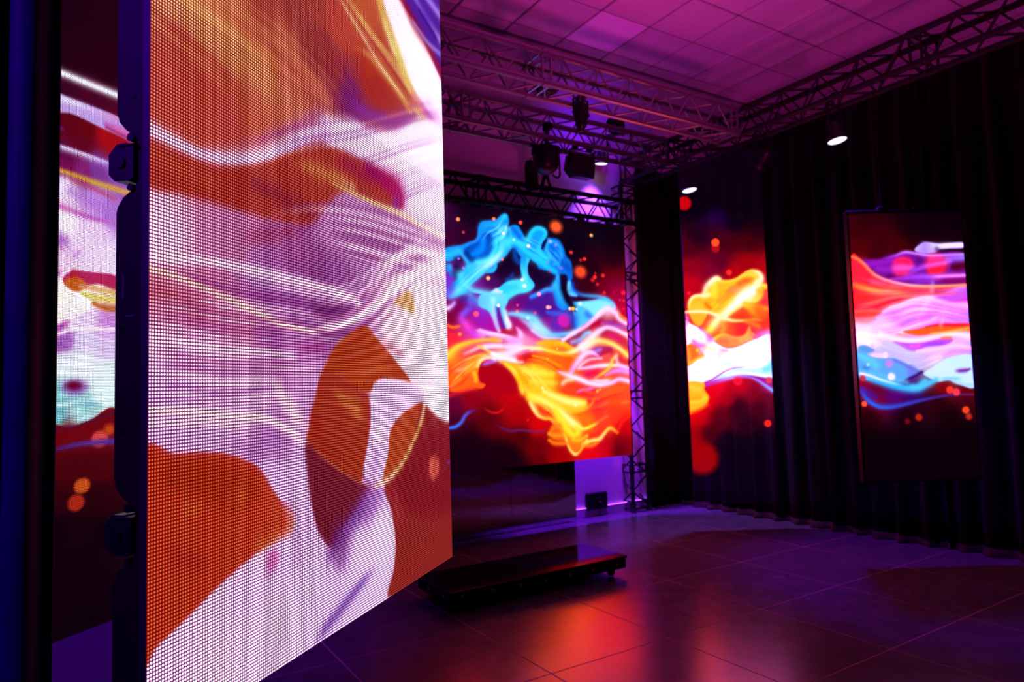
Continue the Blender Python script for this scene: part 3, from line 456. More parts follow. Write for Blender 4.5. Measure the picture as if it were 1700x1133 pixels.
  ('s',[(1.5173,.9947,.0089,.0089),(1.7408,.8801,.0093,.0093),(1.8763,.7108,.0094,.0094),(2.0874,.5983,.0092,.0092)],(250,150,10),.332,3),
  ('s',[(1.7462,.8743,.0193,.0193),(1.898,.7157,.0189,.0189),(2.0927,.6047,.0183,.0183),(2.2725,.5446,.0182,.0182)],(255,205,40),.5173,3),
  ('s',[(1.5339,.993,.0138,.0138),(1.759,.8731,.0144,.0144),(1.903,.712,.0146,.0146),(2.1022,.6115,.0141,.0141),(2.2703,.5468,.0141,.0141)],(255,240,120),.3319,3),
  ('s',[(1.7566,.8785,.0126,.0126),(1.9134,.7162,.0123,.0123),(2.1158,.6088,.0121,.0121)],(245,130,10),.3528,3),
  ('s',[(1.5337,.9866,.0175,.0175),(1.7707,.8838,.0185,.0185),(1.9281,.7132,.0187,.0187),(2.1453,.6167,.0182,.0182)],(255,250,160),.422,3),
  ('s',[(1.5433,.9879,.0077,.0077),(1.7725,.8768,.0081,.0081),(1.9297,.7107,.0082,.0082),(2.147,.6125,.0079,.0079),(2.3199,.5625,.0079,.0079)],(255,190,20),.3685,3),
  ('s',[(1.774,.8828,.0099,.0099),(1.9465,.7102,.0096,.0096),(2.16,.619,.0093,.0093),(2.3308,.5666,.0094,.0094)],(255,225,60),.6042,3),
  ('s',[(1.8857,1.0335,.0116,.0116),(2.0666,.951,.012,.012),(2.2015,.8383,.0125,.0125)],(255,90,10),.5033,3),
  ('s',[(1.6981,1.0791,.0108,.0108),(1.8791,1.0317,.0111,.0111),(2.0587,.9452,.0117,.0117),(2.2074,.8326,.0121,.0121)],(255,140,10),.4342,3),
  ('s',[(1.8686,1.0271,.0071,.0071),(2.0413,.9486,.0072,.0072)],(240,50,10),.4527,3),
  ('s',[(1.8656,1.0292,.0149,.0149),(2.0418,.9435,.0155,.0155),(2.1721,.8393,.016,.016)],(240,50,10),.5243,3),
  ('s',[(1.6676,1.05,.0075,.0075),(1.8487,1.0146,.0077,.0077),(2.0288,.9392,.0082,.0082),(2.1634,.8345,.0085,.0085)],(255,90,10),.5275,3),
  ('s',[(1.8405,1.0146,.0082,.0082),(2.0209,.9326,.0085,.0085),(2.1599,.8271,.0088,.0088)],(240,50,10),.4993,3),
  ('s',[(1.6443,1.0417,.0113,.0113),(1.8333,1.0106,.0117,.0117),(2.011,.9302,.0121,.0121)],(255,190,40),.4042,3),
  ('s',[(1.6441,1.0414,.0107,.0107),(1.8394,1.0121,.011,.011),(2.0037,.9341,.0117,.0117),(2.1414,.8287,.0121,.0121)],(255,190,40),.3476,3),
  ('s',[(1.8191,1.006,.0091,.0091),(1.9995,.9208,.0092,.0092)],(255,190,40),.4613,3),
  ('s',[(1.6296,1.0258,.0096,.0096),(1.8188,1.0055,.0099,.0099),(1.981,.9242,.0105,.0105),(2.1245,.825,.0108,.0108)],(240,50,10),.5041,3),
  ('s',[(1.612,1.0194,.0093,.0093),(1.8059,.9992,.0096,.0096),(1.9752,.9178,.0101,.0101),(2.1161,.8298,.0103,.0103)],(255,190,40),.3938,3),
  ('s',[(1.8105,.9965,.007,.007),(1.9799,.9136,.007,.007)],(240,50,10),.304,3),
  ('s',[(1.8022,.9916,.0125,.0125),(1.9557,.9142,.0126,.0126)],(255,140,10),.4439,3),
  ('s',[(1.7932,.9938,.0122,.0122),(1.9537,.9159,.0123,.0123)],(255,140,10),.3365,3),
  ('s',[(1.7881,.9818,.0135,.0135),(1.9387,.9026,.0138,.0138),(2.0664,.8211,.014,.014)],(255,140,10),.5045,3),
  ('s',[(1.5786,.9862,.0139,.0139),(1.7783,.9815,.0143,.0143),(1.9326,.9108,.015,.015)],(255,190,40),.303,3),
  ('s',[(1.4237,.9898,.0248,.0186),(1.5143,.9279,.0387,.0194),(1.5736,.8393,.0409,.0204),(1.6113,.7216,.0415,.0207)],[(255,215,50),(255,225,70),(255,200,20),(255,215,60)],.95,0),
  ('s',[(1.588,.9446,.0348,.0348),(1.616,.8472,.0347,.0347),(1.6546,.7494,.0346,.0346)],(255,165,10),.7,3),
  ('s',[(1.6295,.9264,.036,.036),(1.7352,.8984,.0358,.0358),(1.8798,.8963,.036,.036)],(255,235,80),.7,0),
  ('s',[(1.7366,.943,.0306,.0306),(1.8979,.8871,.0364,.0364),(2.0434,.894,.0243,.0243)],(255,225,60),.8,2),
  ('s',[(1.7318,.8184,.0356,.0356),(1.8616,.8067,.036,.036),(2.0613,.7842,.0244,.0244)],(255,220,60),.8,2),
  ('s',[(1.8116,1.1938,.036,.018),(1.9667,1.2044,.0486,.0243),(2.1134,1.1966,.0567,.0252),(2.2152,1.151,.0526,.0263),(2.284,1.1234,.0329,.0197)],[(250,190,50),(245,175,15),(255,200,20),(255,190,30),(250,200,80)],.95,0),
  ('s',[(1.7224,1.1304,.0178,.0178),(1.8313,1.1399,.0193,.0193),(1.9629,1.1132,.021,.021),(2.1088,1.0906,.0246,.0246),(2.2247,1.1046,.0312,.0312),(2.3566,1.1612,.045,.045)],[(255,220,200),(255,235,140),(255,215,50),(255,215,70),(255,240,150),(255,230,220)],.97,0),
  ('s',[(1.7415,1.0679,.0151,.0151),(1.8822,1.0407,.0186,.0186),(2.0135,.9855,.0191,.0191),(2.1475,.9293,.0161,.0161)],(255,150,20),.85,2),
  ('s',[(2.1082,1.0768,.0154,.0154),(2.223,1.0675,.0156,.0156),(2.3041,1.0487,.0159,.0159)],(255,150,10),.8,0),
  ('s',[(2.1146,1.2243,.0223,.0223),(2.257,1.3007,.0289,.0289),(2.4022,1.3693,.0294,.0294),(2.5397,1.4585,.0336,.0336),(2.6418,1.529,.0399,.0399),(2.731,1.5612,.0454,.0454),(2.831,1.5354,.0516,.0516),(2.8916,1.4685,.0456,.0456),(3.018,1.4027,.0332,.0332)],[(245,225,245),(250,215,250),(245,190,235),(250,215,245),(255,240,250),(250,220,245),(245,215,250),(250,235,255)],.97,0),
  ('d',2.7284,1.5125,.0756,.0584,(245,190,230),.9,.7),
  ('s',[(2.869,1.5268,.0192,.0192),(2.9309,1.4795,.0218,.0218),(3.0272,1.4505,.0175,.0175)],(255,130,40),.9,1),
  ('p',[(2.4615,1.3516),(2.55,1.4205),(2.624,1.4224),(2.584,1.3637),(2.5328,1.3197)],(185,0,25),.0128,1),
  ('s',[(2.6359,1.413,.0193,.0193),(2.761,1.4113,.0328,.0328),(2.8874,1.3898,.0337,.0337),(3.0158,1.363,.0273,.0273)],[(215,60,170),(150,40,190),(170,70,210),(220,70,190)],.85,0),
  ('s',[(2.2294,1.207,.0312,.0312),(2.3364,1.2362,.0322,.0322),(2.4106,1.2938,.0329,.0329),(2.4718,1.3138,.0255,.0255)],[(190,150,230),(110,180,240),(120,200,245)],.9,0),
  ('s',[(2.2761,1.2074,.0187,.0187),(2.3588,1.2082,.0188,.0188)],(100,110,220),.8,3),
  ('s',[(2.3566,1.1612,.0534,.0534),(2.4555,1.2281,.0678,.0678),(2.5566,1.3057,.0536,.0536),(2.6833,1.3659,.0322,.0322),(2.7962,1.3585,.0336,.0336),(2.9348,1.3122,.0348,.0348),(3.0179,1.2839,.0421,.0421)],[(250,235,240),(255,235,250),(250,220,250),(245,190,250),(250,220,250),(255,240,255)],.97,0),
  ('s',[(2.6296,1.2878,.0193,.0193),(2.7544,1.2848,.033,.033),(2.8671,1.2523,.0343,.0343),(2.9814,1.2144,.0208,.0208)],(220,20,110),.85,3),
  ('s',[(2.3795,1.1426,.0392,.0392),(2.5279,1.2194,.0512,.0512),(2.651,1.2207,.0389,.0389),(2.7748,1.1929,.0341,.0341),(2.8741,1.1449,.0361,.0361),(2.9613,1.0865,.0441,.0441),(2.9993,1.0668,.036,.036)],[(255,230,230),(255,235,170),(255,225,110),(255,235,110),(255,240,140),(255,235,90),(255,245,170)],.97,0),
  ('s',[(3.0102,1.264,.0263,.0263),(3.0244,1.1654,.0263,.0263),(3.0194,1.0766,.0262,.0262)],(255,240,235),.9,0),
  ('p',[(2.438,1.1145),(2.549,1.1529),(2.6232,1.1629),(2.748,1.1637),(2.7712,1.1251),(2.6689,1.0863),(2.569,1.0624),(2.4723,1.0767)],(160,20,110),.0142,.8),
  ('s',[(2.4854,1.0957,.0257,.0257),(2.5721,1.1244,.0322,.0322),(2.6094,1.1341,.0257,.0257)],(170,120,235),.85,0),
  ('s',[(2.6327,1.1054,.0255,.0255),(2.7079,1.1152,.0257,.0257),(2.7576,1.1057,.0264,.0264)],(205,15,50),.8,0),
  ('s',[(2.2039,.9009,.0349,.0349),(2.2897,.9928,.0489,.0489),(2.3764,1.0767,.0465,.0465),(2.4737,1.1051,.0317,.0317),(2.5692,1.0672,.0168,.0168)],[(240,140,235),(250,190,250),(250,220,250),(245,210,250),(245,140,220)],.95,0),
  ('s',[(2.3111,.946,.0169,.0169),(2.3724,.9923,.0197,.0197),(2.47,1.0294,.019,.019),(2.6169,1.0385,.0159,.0159)],(250,200,235),.85,0),
  ('s',[(2.3702,.9455,.0194,.0194),(2.4803,.9916,.0255,.0255),(2.6407,1.0192,.0192,.0192)],(225,60,60),.7,3),
  ('s',[(2.2986,.9322,.0155,.0155),(2.4418,.9447,.022,.022),(2.6131,.9621,.0286,.0286),(2.7881,.9654,.0258,.0258),(2.8895,.9548,.0265,.0265),(3.0302,.9191,.027,.027)],[(255,180,240),(250,205,245),(255,235,245),(255,245,210),(255,235,250),(250,225,255)],.95,0),
  ('s',[(2.8321,1.0767,.0254,.0254),(2.7657,1.0187,.0228,.0228),(2.7239,.9419,.0258,.0258),(2.6339,.8855,.0235,.0235),(2.5213,.8398,.0196,.0196)],[(250,180,120),(255,215,90),(255,200,70),(255,200,60),(255,150,60)],.9,0),
  ('s',[(2.8178,1.0476,.025,.025),(2.8402,.9892,.0235,.0235),(2.9021,.9498,.0145,.0145)],(250,200,235),.8,0),
  ('s',[(2.3425,.8617,.0249,.0249),(2.4627,.8785,.0377,.0377),(2.5847,.8862,.0253,.0253)],(215,10,90),.8,3),
  ('s',[(2.4618,.8597,.0344,.0344),(2.5119,.8967,.0328,.0328),(2.6111,.9239,.0322,.0322)],(240,30,30),.6,3),
  ('s',[(2.6572,.8565,.0197,.0197),(2.7848,.9026,.0324,.0324),(2.9126,.9058,.0457,.0457),(3.0346,.8797,.0469,.0469)],[(245,120,210),(240,140,250),(235,150,255),(245,190,255)],.9,0),
  ('s',[(2.5813,.8198,.0253,.0253),(2.693,.8272,.0256,.0256),(2.7817,.8448,.0259,.0259)],(230,110,20),.8,3),
  ('s',[(2.0551,.903,.0188,.0188),(2.1791,.8644,.0379,.0379),(2.3172,.8249,.0383,.0383),(2.4341,.7851,.0382,.0382),(2.5784,.7629,.0379,.0379),(2.7279,.7785,.0322,.0322),(2.8563,.8144,.0323,.0323),(3.0291,.7817,.0332,.0332)],[(250,170,200),(255,220,240),(250,235,255),(245,225,255),(255,225,250),(255,200,245),(255,190,250),(255,235,255)],.97,0),
  ('s',[(2.4355,.8132,.0251,.0251),(2.6049,.8003,.0253,.0253),(2.7545,.8068,.0256,.0256)],(255,225,250),.8,3),
  ('s',[(2.0601,.7569,.0265,.0265),(2.1307,.8101,.0317,.0317),(2.2237,.8267,.0248,.0248)],(255,220,180),.8,1),
  ('s',[(2.2404,.6849,.0126,.0126),(2.3356,.7146,.0188,.0188),(2.4188,.7169,.0219,.0219),(2.4918,.7338,.0127,.0127)],(240,110,210),.9,1),
  ('p',[(1.6878,.79),(1.8589,.7412),(2.0014,.7012),(2.1697,.6549),(2.3314,.6264),(2.4006,.5867),(2.3857,.5222),(2.2783,.4944),(2.1396,.4961),(2.0501,.5273),(1.919,.5957),(1.6817,.6312)],(255,190,24),.0299,.95),
  ('s',[(1.8673,.4819,.0157,.0157),(2.0082,.3701,.0155,.0155),(2.1564,.3032,.0153,.0153)],(255,250,160),.4855,3),
  ('s',[(1.7579,.6098,.0068,.0068),(1.8803,.4738,.0067,.0067),(2.0171,.3693,.0066,.0066)],(245,130,10),.5269,3),
  ('s',[(1.7748,.6142,.0097,.0097),(1.8935,.4733,.0096,.0096),(2.0244,.3761,.0092,.0092),(2.1704,.3051,.0092,.0092)],(255,250,160),.49,3),
  ('s',[(1.888,.4822,.0084,.0084),(2.0412,.3705,.0085,.0085)],(255,240,120),.5242,3),
  ('s',[(1.8951,.4848,.0108,.0108),(2.0473,.3704,.0107,.0107),(2.1781,.309,.0106,.0106)],(255,225,60),.3394,3),
  ('s',[(1.9049,.4829,.0073,.0073),(2.0574,.3739,.0074,.0074)],(255,240,120),.3318,3),
  ('s',[(1.9222,.4829,.0067,.0067),(2.0552,.3728,.0065,.0065),(2.2057,.309,.0064,.0064)],(255,240,120),.5194,3),
  ('s',[(1.9151,.4818,.0126,.0126),(2.0608,.3777,.0128,.0128)],(245,130,10),.392,3),
  ('s',[(1.826,.6132,.008,.008),(1.9406,.4859,.0079,.0079),(2.0745,.3837,.0078,.0078)],(255,225,60),.4706,3),
  ('s',[(1.9378,.4915,.0119,.0119),(2.0857,.3839,.0119,.0119),(2.2176,.3026,.0119,.0119)],(250,150,10),.3295,3),
  ('s',[(1.9457,.4909,.0071,.0071),(2.0886,.3792,.0071,.0071),(2.2227,.3064,.007,.007)],(255,240,120),.3351,3),
  ('s',[(1.9592,.4934,.013,.013),(2.1038,.3777,.013,.013),(2.233,.302,.0129,.0129)],(250,150,10),.3499,3),
  ('s',[(1.9763,.4874,.0078,.0078),(2.1082,.3806,.0077,.0077),(2.2495,.3073,.0076,.0076)],(250,150,10),.313,3),
  ('s',[(1.9721,.4944,.0111,.0111),(2.1137,.3819,.0112,.0112)],(255,205,40),.3665,3),
  ('s',[(1.8817,.6213,.0127,.0127),(1.9818,.4921,.0125,.0125),(2.121,.3828,.0123,.0123)],(245,130,10),.3208,3),
  ('s',[(1.9933,.4977,.0158,.0158),(2.129,.3859,.0159,.0159)],(255,225,60),.4547,3),
  ('s',[(2.0003,.5005,.0104,.0104),(2.1358,.379,.0102,.0102),(2.2679,.3118,.01,.01)],(255,240,120),.492,3),
  ('s',[(2.0052,.4927,.0163,.0163),(2.1389,.3849,.0165,.0165)],(255,225,60),.5736,3),
  ('s',[(2.0157,.493,.0092,.0092),(2.1454,.3885,.0092,.0092),(2.2759,.3063,.0091,.0091)],(255,225,60),.3881,3),
  ('s',[(2.0218,.495,.0078,.0078),(2.1536,.3844,.0078,.0078),(2.2898,.3011,.0077,.0077)],(245,130,10),.3332,3),
  ('s',[(2.0257,.4955,.0142,.0142),(2.1634,.3849,.0143,.0143)],(255,225,60),.33,3),
  ('s',[(1.9346,.6254,.0154,.0154),(2.0462,.4987,.0152,.0152),(2.1728,.3904,.015,.015),(2.3022,.3021,.0149,.0149)],(255,205,40),.422,3),
  ('s',[(2.2913,.7481,.0153,.0153),(2.4878,.6874,.0151,.0151),(2.7141,.7491,.0157,.0157)],(255,60,25),.3165,3),
  ('s',[(2.2977,.7442,.0145,.0145),(2.4917,.6773,.0142,.0142),(2.711,.7425,.0148,.0148)],(255,120,35),.4432,3),
  ('s',[(2.2998,.7083,.0116,.0116),(2.5005,.6611,.0116,.0116),(2.7216,.7176,.012,.012)],(255,60,25),.414,3),
  ('s',[(2.4983,.6368,.017,.017),(2.7223,.7033,.0171,.0171),(2.9926,.7459,.0173,.0173)],(255,120,35),.3896,3),
  ('s',[(2.3107,.656,.0193,.0193),(2.5052,.6263,.0195,.0195),(2.7183,.6895,.0203,.0203)],(255,120,35),.2643,3),
  ('s',[(2.3093,.6416,.0145,.0145),(2.4997,.6146,.0147,.0147),(2.7174,.671,.0151,.0151),(2.99,.712,.0153,.0153)],(255,120,35),.3598,3),
  ('s',[(2.5,.5998,.0143,.0143),(2.7284,.6612,.0144,.0144),(2.9932,.6937,.0145,.0145)],(255,95,25),.3893,3),
  ('s',[(2.3329,.5941,.0206,.0206),(2.5166,.5757,.021,.021),(2.7298,.6361,.0216,.0216),(2.9976,.6773,.0218,.0218)],(240,20,25),.3779,3),
  ('s',[(2.331,.5704,.0128,.0128),(2.5146,.5645,.0131,.0131),(2.7334,.629,.0136,.0136)],(255,60,25),.3196,3),
  ('s',[(2.3395,.5565,.0192,.0192),(2.5112,.5526,.0197,.0197),(2.7379,.6213,.0204,.0204)],(255,95,25),.3614,3),
  ('s',[(2.3416,.518,.0151,.0151),(2.5216,.5297,.0154,.0154),(2.7369,.5907,.0159,.0159)],(255,120,35),.3961,3),
  ('s',[(2.5187,.5223,.0113,.0113),(2.7343,.5786,.0115,.0115)],(255,120,35),.4223,3),
  ('s',[(2.5249,.504,.0196,.0196),(2.7503,.5618,.0197,.0197),(2.9914,.5847,.0198,.0198)],(255,95,25),.2051,3),
  ('s',[(2.3572,.4586,.0099,.0099),(2.5315,.4785,.0101,.0101),(2.7433,.5516,.0105,.0105)],(255,60,25),.275,3),
  ('s',[(1.8578,.7144,.0248,.0248),(1.9883,.6563,.0372,.0372),(2.1445,.6054,.0432,.0432),(2.2824,.5819,.0432,.0432),(2.3646,.5788,.0371,.0371)],[(255,240,120),(255,245,140),(255,250,150),(255,235,80)],.9,0),
  ('s',[(2.1854,.494,.0184,.0184),(2.3258,.5062,.0188,.0188),(2.4346,.5481,.0204,.0204),(2.4979,.6113,.0185,.0185),(2.5501,.685,.0151,.0151)],[(255,190,20),(255,180,30),(255,120,20),(255,90,30)],.85,2),
  ('s',[(1.6941,.6749,.0421,.0421),(1.8324,.6258,.0492,.0492),(1.9618,.5581,.0506,.0506),(2.0711,.4901,.052,.052),(2.1813,.4028,.0526,.0526),(2.2712,.3429,.045,.045),(2.3403,.3159,.0215,.0215),(2.4362,.3336,.0224,.0224),(2.522,.3663,.0164,.0164)],[(255,230,60),(255,240,110),(255,240,100),(255,250,160),(255,250,170),(255,240,100),(255,225,50),(255,190,30)],.97,0),
  ('s',[(2.51,.3669,.0166,.0166),(2.6096,.4088,.0166,.0166),(2.6979,.4424,.0167,.0167)],(255,110,40),.8,2),
  ('s',[(1.9933,.5117,.0421,.0421),(2.0563,.4093,.0555,.0555),(2.1319,.3235,.0675,.0675),(2.1981,.2649,.0554,.0554),(2.2683,.2788,.0583,.0583),(2.2472,.3259,.0444,.0444)],(255,225,40),.95,0),
  ('s',[(1.7445,.5935,.0254,.0254),(1.8284,.5279,.0318,.0318),(1.9138,.4704,.0259,.0259),(1.9776,.4044,.02,.02)],(225,50,5),.85,3),
  ('s',[(1.6913,.6044,.0204,.034),(1.7313,.5321,.02,.0401),(1.783,.4767,.0188,.0313),(1.8578,.4463,.018,.024),(1.9344,.4335,.0122,.0244),(1.9995,.3942,.0126,.019)],[(255,235,120),(255,240,150),(255,225,90),(255,180,30),(255,160,20)],.95,0),
  ('s',[(2.0446,.4008,.0254,.0254),(2.0854,.2991,.0254,.0254),(2.1263,.1969,.0231,.0231),(2.1682,.1123,.0221,.0221),(2.2237,.0672,.0218,.0218),(2.283,.0946,.021,.021),(2.3327,.1552,.0229,.0229),(2.3815,.1887,.0277,.0277)],[(255,210,60),(255,190,30),(255,215,70),(255,225,100),(255,235,130),(255,170,40),(255,210,40),(255,240,100)],.97,0),
  ('p',[(2.1498,.2134),(2.289,.2225),(2.3336,.1735),(2.2602,.1054),(2.2132,.0907),(2.158,.1403)],(245,120,15),.0134,.9),
  ('s',[(2.196,.2194,.0304,.0304),(2.2649,.2057,.0305,.0305),(2.3357,.2194,.0257,.0257),(2.3842,.244,.0201,.0201)],(255,190,30),.85,0),
  ('s',[(2.3327,.1552,.0257,.0257),(2.4289,.1855,.0253,.0253),(2.5378,.1968,.0294,.0294),(2.601,.2397,.025,.025),(2.6653,.2923,.022,.022),(2.7153,.2989,.0226,.0226),(2.7943,.2514,.0171,.0171)],[(255,235,90),(255,230,100),(255,235,130),(255,220,80),(255,200,50),(255,140,30)],.97,0),
  ('s',[(2.3323,.146,.0245,.0245),(2.4386,.1385,.0251,.0251),(2.549,.1774,.0198,.0198)],(255,140,20),.85,2),
  ('s',[(1.9064,.2921,.0239,.0239),(1.9829,.2694,.0299,.0299),(2.0725,.2637,.024,.024)],(255,190,40),.85,0),
  ('s',[(1.9038,.2299,.0215,.0215),(1.9686,.1942,.0269,.0269),(2.0689,.1828,.024,.024),(2.1259,.1878,.0183,.0183)],(255,130,20),.85,0),
  ('s',[(1.9295,.3175,.0272,.0272),(1.9642,.3512,.0318,.0318),(2.0318,.3654,.0307,.0307)],(255,130,20),.7,0),
  ('p',[(1.9657,.3871),(2.0438,.3828),(2.0955,.2713),(2.0697,.2007),(1.9589,.2262),(1.917,.2825)],(255,120,15),.023,.6),
  ('s',[(2.8014,.2653,.0236,.0315),(2.8698,.3573,.0228,.0303),(2.9633,.4202,.0216,.0287),(3.0168,.4468,.0211,.0282)],(255,40,20),.5,0),
  ('s',[(2.8426,.5606,.0193,.0193),(2.9326,.5669,.0194,.0194),(3.0103,.564,.0195,.0195)],(255,130,40),.6,1),
  ('s',[(.8093,.413,.0165,.0165),(.8696,.4218,.0192,.0192),(.9267,.4599,.0203,.0203),(.9659,.5158,.0203,.0203),(1.0239,.5505,.0171,.0171),(1.111,.5676,.0113,.0113)],[(50,120,250),(60,110,245),(80,90,230),(85,60,210),(70,30,150)],.95,2),
  ('s',[(1.1505,.587,.0093,.0093),(1.2275,.5414,.0115,.0115),(1.2965,.5255,.0125,.0125),(1.3574,.5441,.0121,.0121),(1.3995,.5896,.0096,.0096)],(225,20,25),.85,3),
  ('s',[(1.2488,.4344,.0115,.0115),(1.342,.3867,.0127,.0127),(1.4522,.346,.0143,.0143),(1.5867,.3467,.0139,.0139),(1.7554,.3191,.0129,.0129),(1.8565,.3263,.0119,.0119)],[(80,15,80),(85,25,105),(100,30,100),(130,25,85)],.9,1),
  ('s',[(.8079,.7035,.0222,.0166),(.8874,.7258,.0223,.0167),(.9822,.7479,.0223,.0167),(1.0975,.7573,.0225,.0169)],(235,20,40),.6,0),
  ('d',.9422,2.3508,.0179,.0161,(255,180,95),.45,1),
  ('d',1.3345,2.3969,.0171,.0149,(245,160,80),.45,1),
  ('d',1.6439,2.394,.0201,.0171,(250,90,80),.45,1),
  ('d',.9964,2.2324,.0142,.0127,(200,70,80),.45,1),
  ('d',1.7302,2.1652,.0174,.0147,(250,250,255),.45,1),
  ('d',1.5586,2.2134,.0141,.0121,(200,245,255),.45,1),
  ('d',1.4391,2.265,.0166,.0143,(235,245,255),.45,1),
  ('d',.9394,1.977,.0115,.0103,(180,130,250),.45,1),
  ('d',.9866,1.8907,.0122,.0108,(210,120,250),.45,1),
  ('d',1.2537,1.8113,.0201,.0175,(255,215,140),.45,1),
  ('d',1.6695,1.7599,.0186,.0157,(245,250,255),.45,1),
  ('d',1.6418,1.8196,.0157,.0132,(235,240,255),.45,1),
  ('d',1.4177,2.0047,.0124,.0107,(245,130,150),.45,1),
  ('d',1.837,1.6869,.0191,.0158,(250,150,190),.45,1),
  ('d',1.4018,1.6906,.0116,.01,(200,245,255),.45,1),
  ('d',1.3563,1.5543,.0163,.014,(235,250,255),.45,1),
  ('d',2.0795,2.3958,.073,.0599,(252,90,40),.45,1),
  ('d',2.3756,1.9463,.0744,.0594,(252,75,35),.45,1),
  ('d',2.2625,2.1448,.0221,.0178,(230,45,45),.45,1),
  ('d',2.4364,2.0877,.0227,.018,(235,50,40),.45,1),
  ('d',2.3851,2.0714,.0193,.0154,(190,35,45),.45,1),
  ('d',2.5405,2.3503,.0214,.017,(240,185,130),.45,1),
  ('d',2.5678,1.9038,.0247,.0194,(240,50,40),.45,1),
  ('d',2.5354,1.8699,.0262,.0206,(215,25,30),.45,1),
  ('d',2.6807,1.9274,.0251,.0196,(225,45,40),.45,1),
  ('d',2.5974,1.83,.0215,.0168,(220,30,40),.45,1),
  ('d',2.576,1.945,.0148,.0117,(200,30,35),.45,1),
  ('d',2.6901,1.7426,.0218,.0169,(225,30,50),.45,1),
  ('d',2.6638,1.717,.0183,.0143,(210,25,45),.45,1),
  ('d',2.959,1.7559,.0279,.0212,(250,20,50),.45,1),
  ('d',2.9066,1.6742,.0156,.0119,(225,40,50),.45,1),
  ('d',2.9582,1.6695,.0174,.0132,(225,40,50),.45,1),
  ('d',2.8235,1.7541,.012,.0092,(190,20,40),.45,1),
  ('d',3.0113,1.9932,.0176,.0134,(150,30,30),.45,1),
  ('d',2.0019,2.2336,.0182,.015,(190,190,250),.45,1),
  ('d',2.0714,2.207,.0169,.0138,(150,150,250),.45,1),
  ('d',1.9535,2.0176,.0143,.0118,(130,150,250),.45,1),
  ('d',2.1277,1.9694,.02,.0163,(120,110,245),.45,1),
  ('d',1.8401,1.6871,.0191,.0158,(245,160,220),.45,1),
  ('d',1.98,1.9249,.0121,.0099,(200,40,80),.45,1),
  ('d',3.0011,2.5254,.0009,.0007,(200,10,20),.45,1),
  ('d',1.5772,1.5646,.0127,.0107,(240,60,150),.45,1),
  ('d',1.5729,1.5039,.0134,.0113,(250,130,130),.45,1),
  ('d',1.6971,1.4435,.0208,.0174,(190,245,255),.45,1),
  ('d',1.7857,1.4958,.0145,.0121,(235,60,130),.45,1),
  ('d',.9308,1.268,.0164,.0146,(255,160,50),.45,1),
  ('d',1.3593,1.5517,.0156,.0134,(230,250,255),.45,1),
  ('d',1.9423,1.5578,.0209,.0171,(255,210,200),.45,1),
  ('d',1.9703,1.5589,.015,.0123,(245,170,180),.45,1),
  ('d',2.2218,1.5543,.0179,.0144,(250,235,200),.45,1),
  ('d',2.2628,1.5558,.0219,.0176,(250,210,80),.45,1),
  ('d',2.3061,1.5508,.0158,.0126,(200,240,255),.45,1),
  ('d',2.9493,1.5789,.0226,.0172,(225,10,35),.45,1),
  ('d',2.3041,.9228,.0133,.0105,(255,140,80),.45,1),
  ('d',1.9151,1.036,.0103,.0084,(255,200,80),.45,1),
  ('d',2.0427,1.1391,.0098,.0079,(255,235,120),.45,1),
  ('d',2.5422,.6975,.0195,.0151,(255,170,60),.45,1),
  ('d',2.5785,.7145,.0155,.012,(255,150,60),.45,1),
  ('d',2.5487,.6076,.0138,.0107,(255,80,50),.45,1),
  ('d',2.6525,.5726,.0181,.0139,(255,85,60),.45,1),
  ('d',2.645,.4752,.0164,.0126,(250,70,60),.45,1),
  ('d',1.846,.7461,.016,.0131,(255,250,160),.45,1),
  ('d',2.2464,.5603,.017,.0135,(255,250,180),.45,1),
  ('d',1.6588,.4414,.0127,.0105,(225,25,25),.45,1),
  ('d',2.6832,.5191,.0099,.0076,(255,70,50),.45,1),
 ],
 'glass': [
  ('g',.0642,[(.4642,3.2102,6,0,10),(.1678,2.9319,6,0,10),(.731,2.9148,6,0,10),(.5332,2.7302,10,0,14),(.1516,2.5992,28,0,16),(.4288,2.5245,62,0,12),(.6635,2.5364,60,0,8),(.7154,2.6297,40,0,8),(.0521,2.4791,70,0,18),(.06,2.2812,135,0,22),(.6417,2.2929,150,0,10),(.353,2.331,85,0,30),(.0529,2.135,185,0,22),(.492,2.2095,172,0,10),(.2764,2.2526,120,0,35),(.007,1.9322,190,0,15),(.7682,2.2158,170,0,10),(.5082,1.8299,225,60,15),(.5366,1.6839,230,28,42),(.7545,1.7063,250,45,25),(.726,1.8451,252,105,20),(.7673,1.9384,230,30,60),(.1993,1.7231,235,70,30),(.7923,1.9959,235,70,60),(.4058,1.6662,245,80,30),(.7145,1.6351,235,50,90),(.2534,1.0799,225,0,20),(.5064,1.1152,188,0,20),(.3572,1.0053,170,0,15),(.6096,1.0334,125,0,15),(.7508,.9934,92,0,15),(.4608,.9309,40,0,8),(.2926,.8647,85,0,10),(.0632,.8574,228,0,5),(.1979,.9745,215,0,10),(.7787,1.107,170,20,110),(.2929,1.1503,225,0,40),(.102,.8164,182,0,10),(.1771,.6823,60,0,8),(.0269,.6362,150,0,5),(.4618,.8563,42,0,8),(.6688,.9009,62,0,12),(.5579,.7417,34,0,8),(.3466,.6063,8,0,10),(.7374,.6653,40,0,12),(.7001,.5451,10,0,14),(.4378,.4017,5,0,10),(.1205,.1602,8,0,12),(.6272,.1448,5,0,10),(.318,.0541,5,0,10),(.2729,.7605,70,0,8)]),
  ('p',[(-.1688,3.8091),(1.1569,3.769),(1.0964,2.7322),(.718,2.6771),(.3478,2.7739),(.0648,2.7444),(-.2171,2.7339)],(6,0,10),.1315,.9),
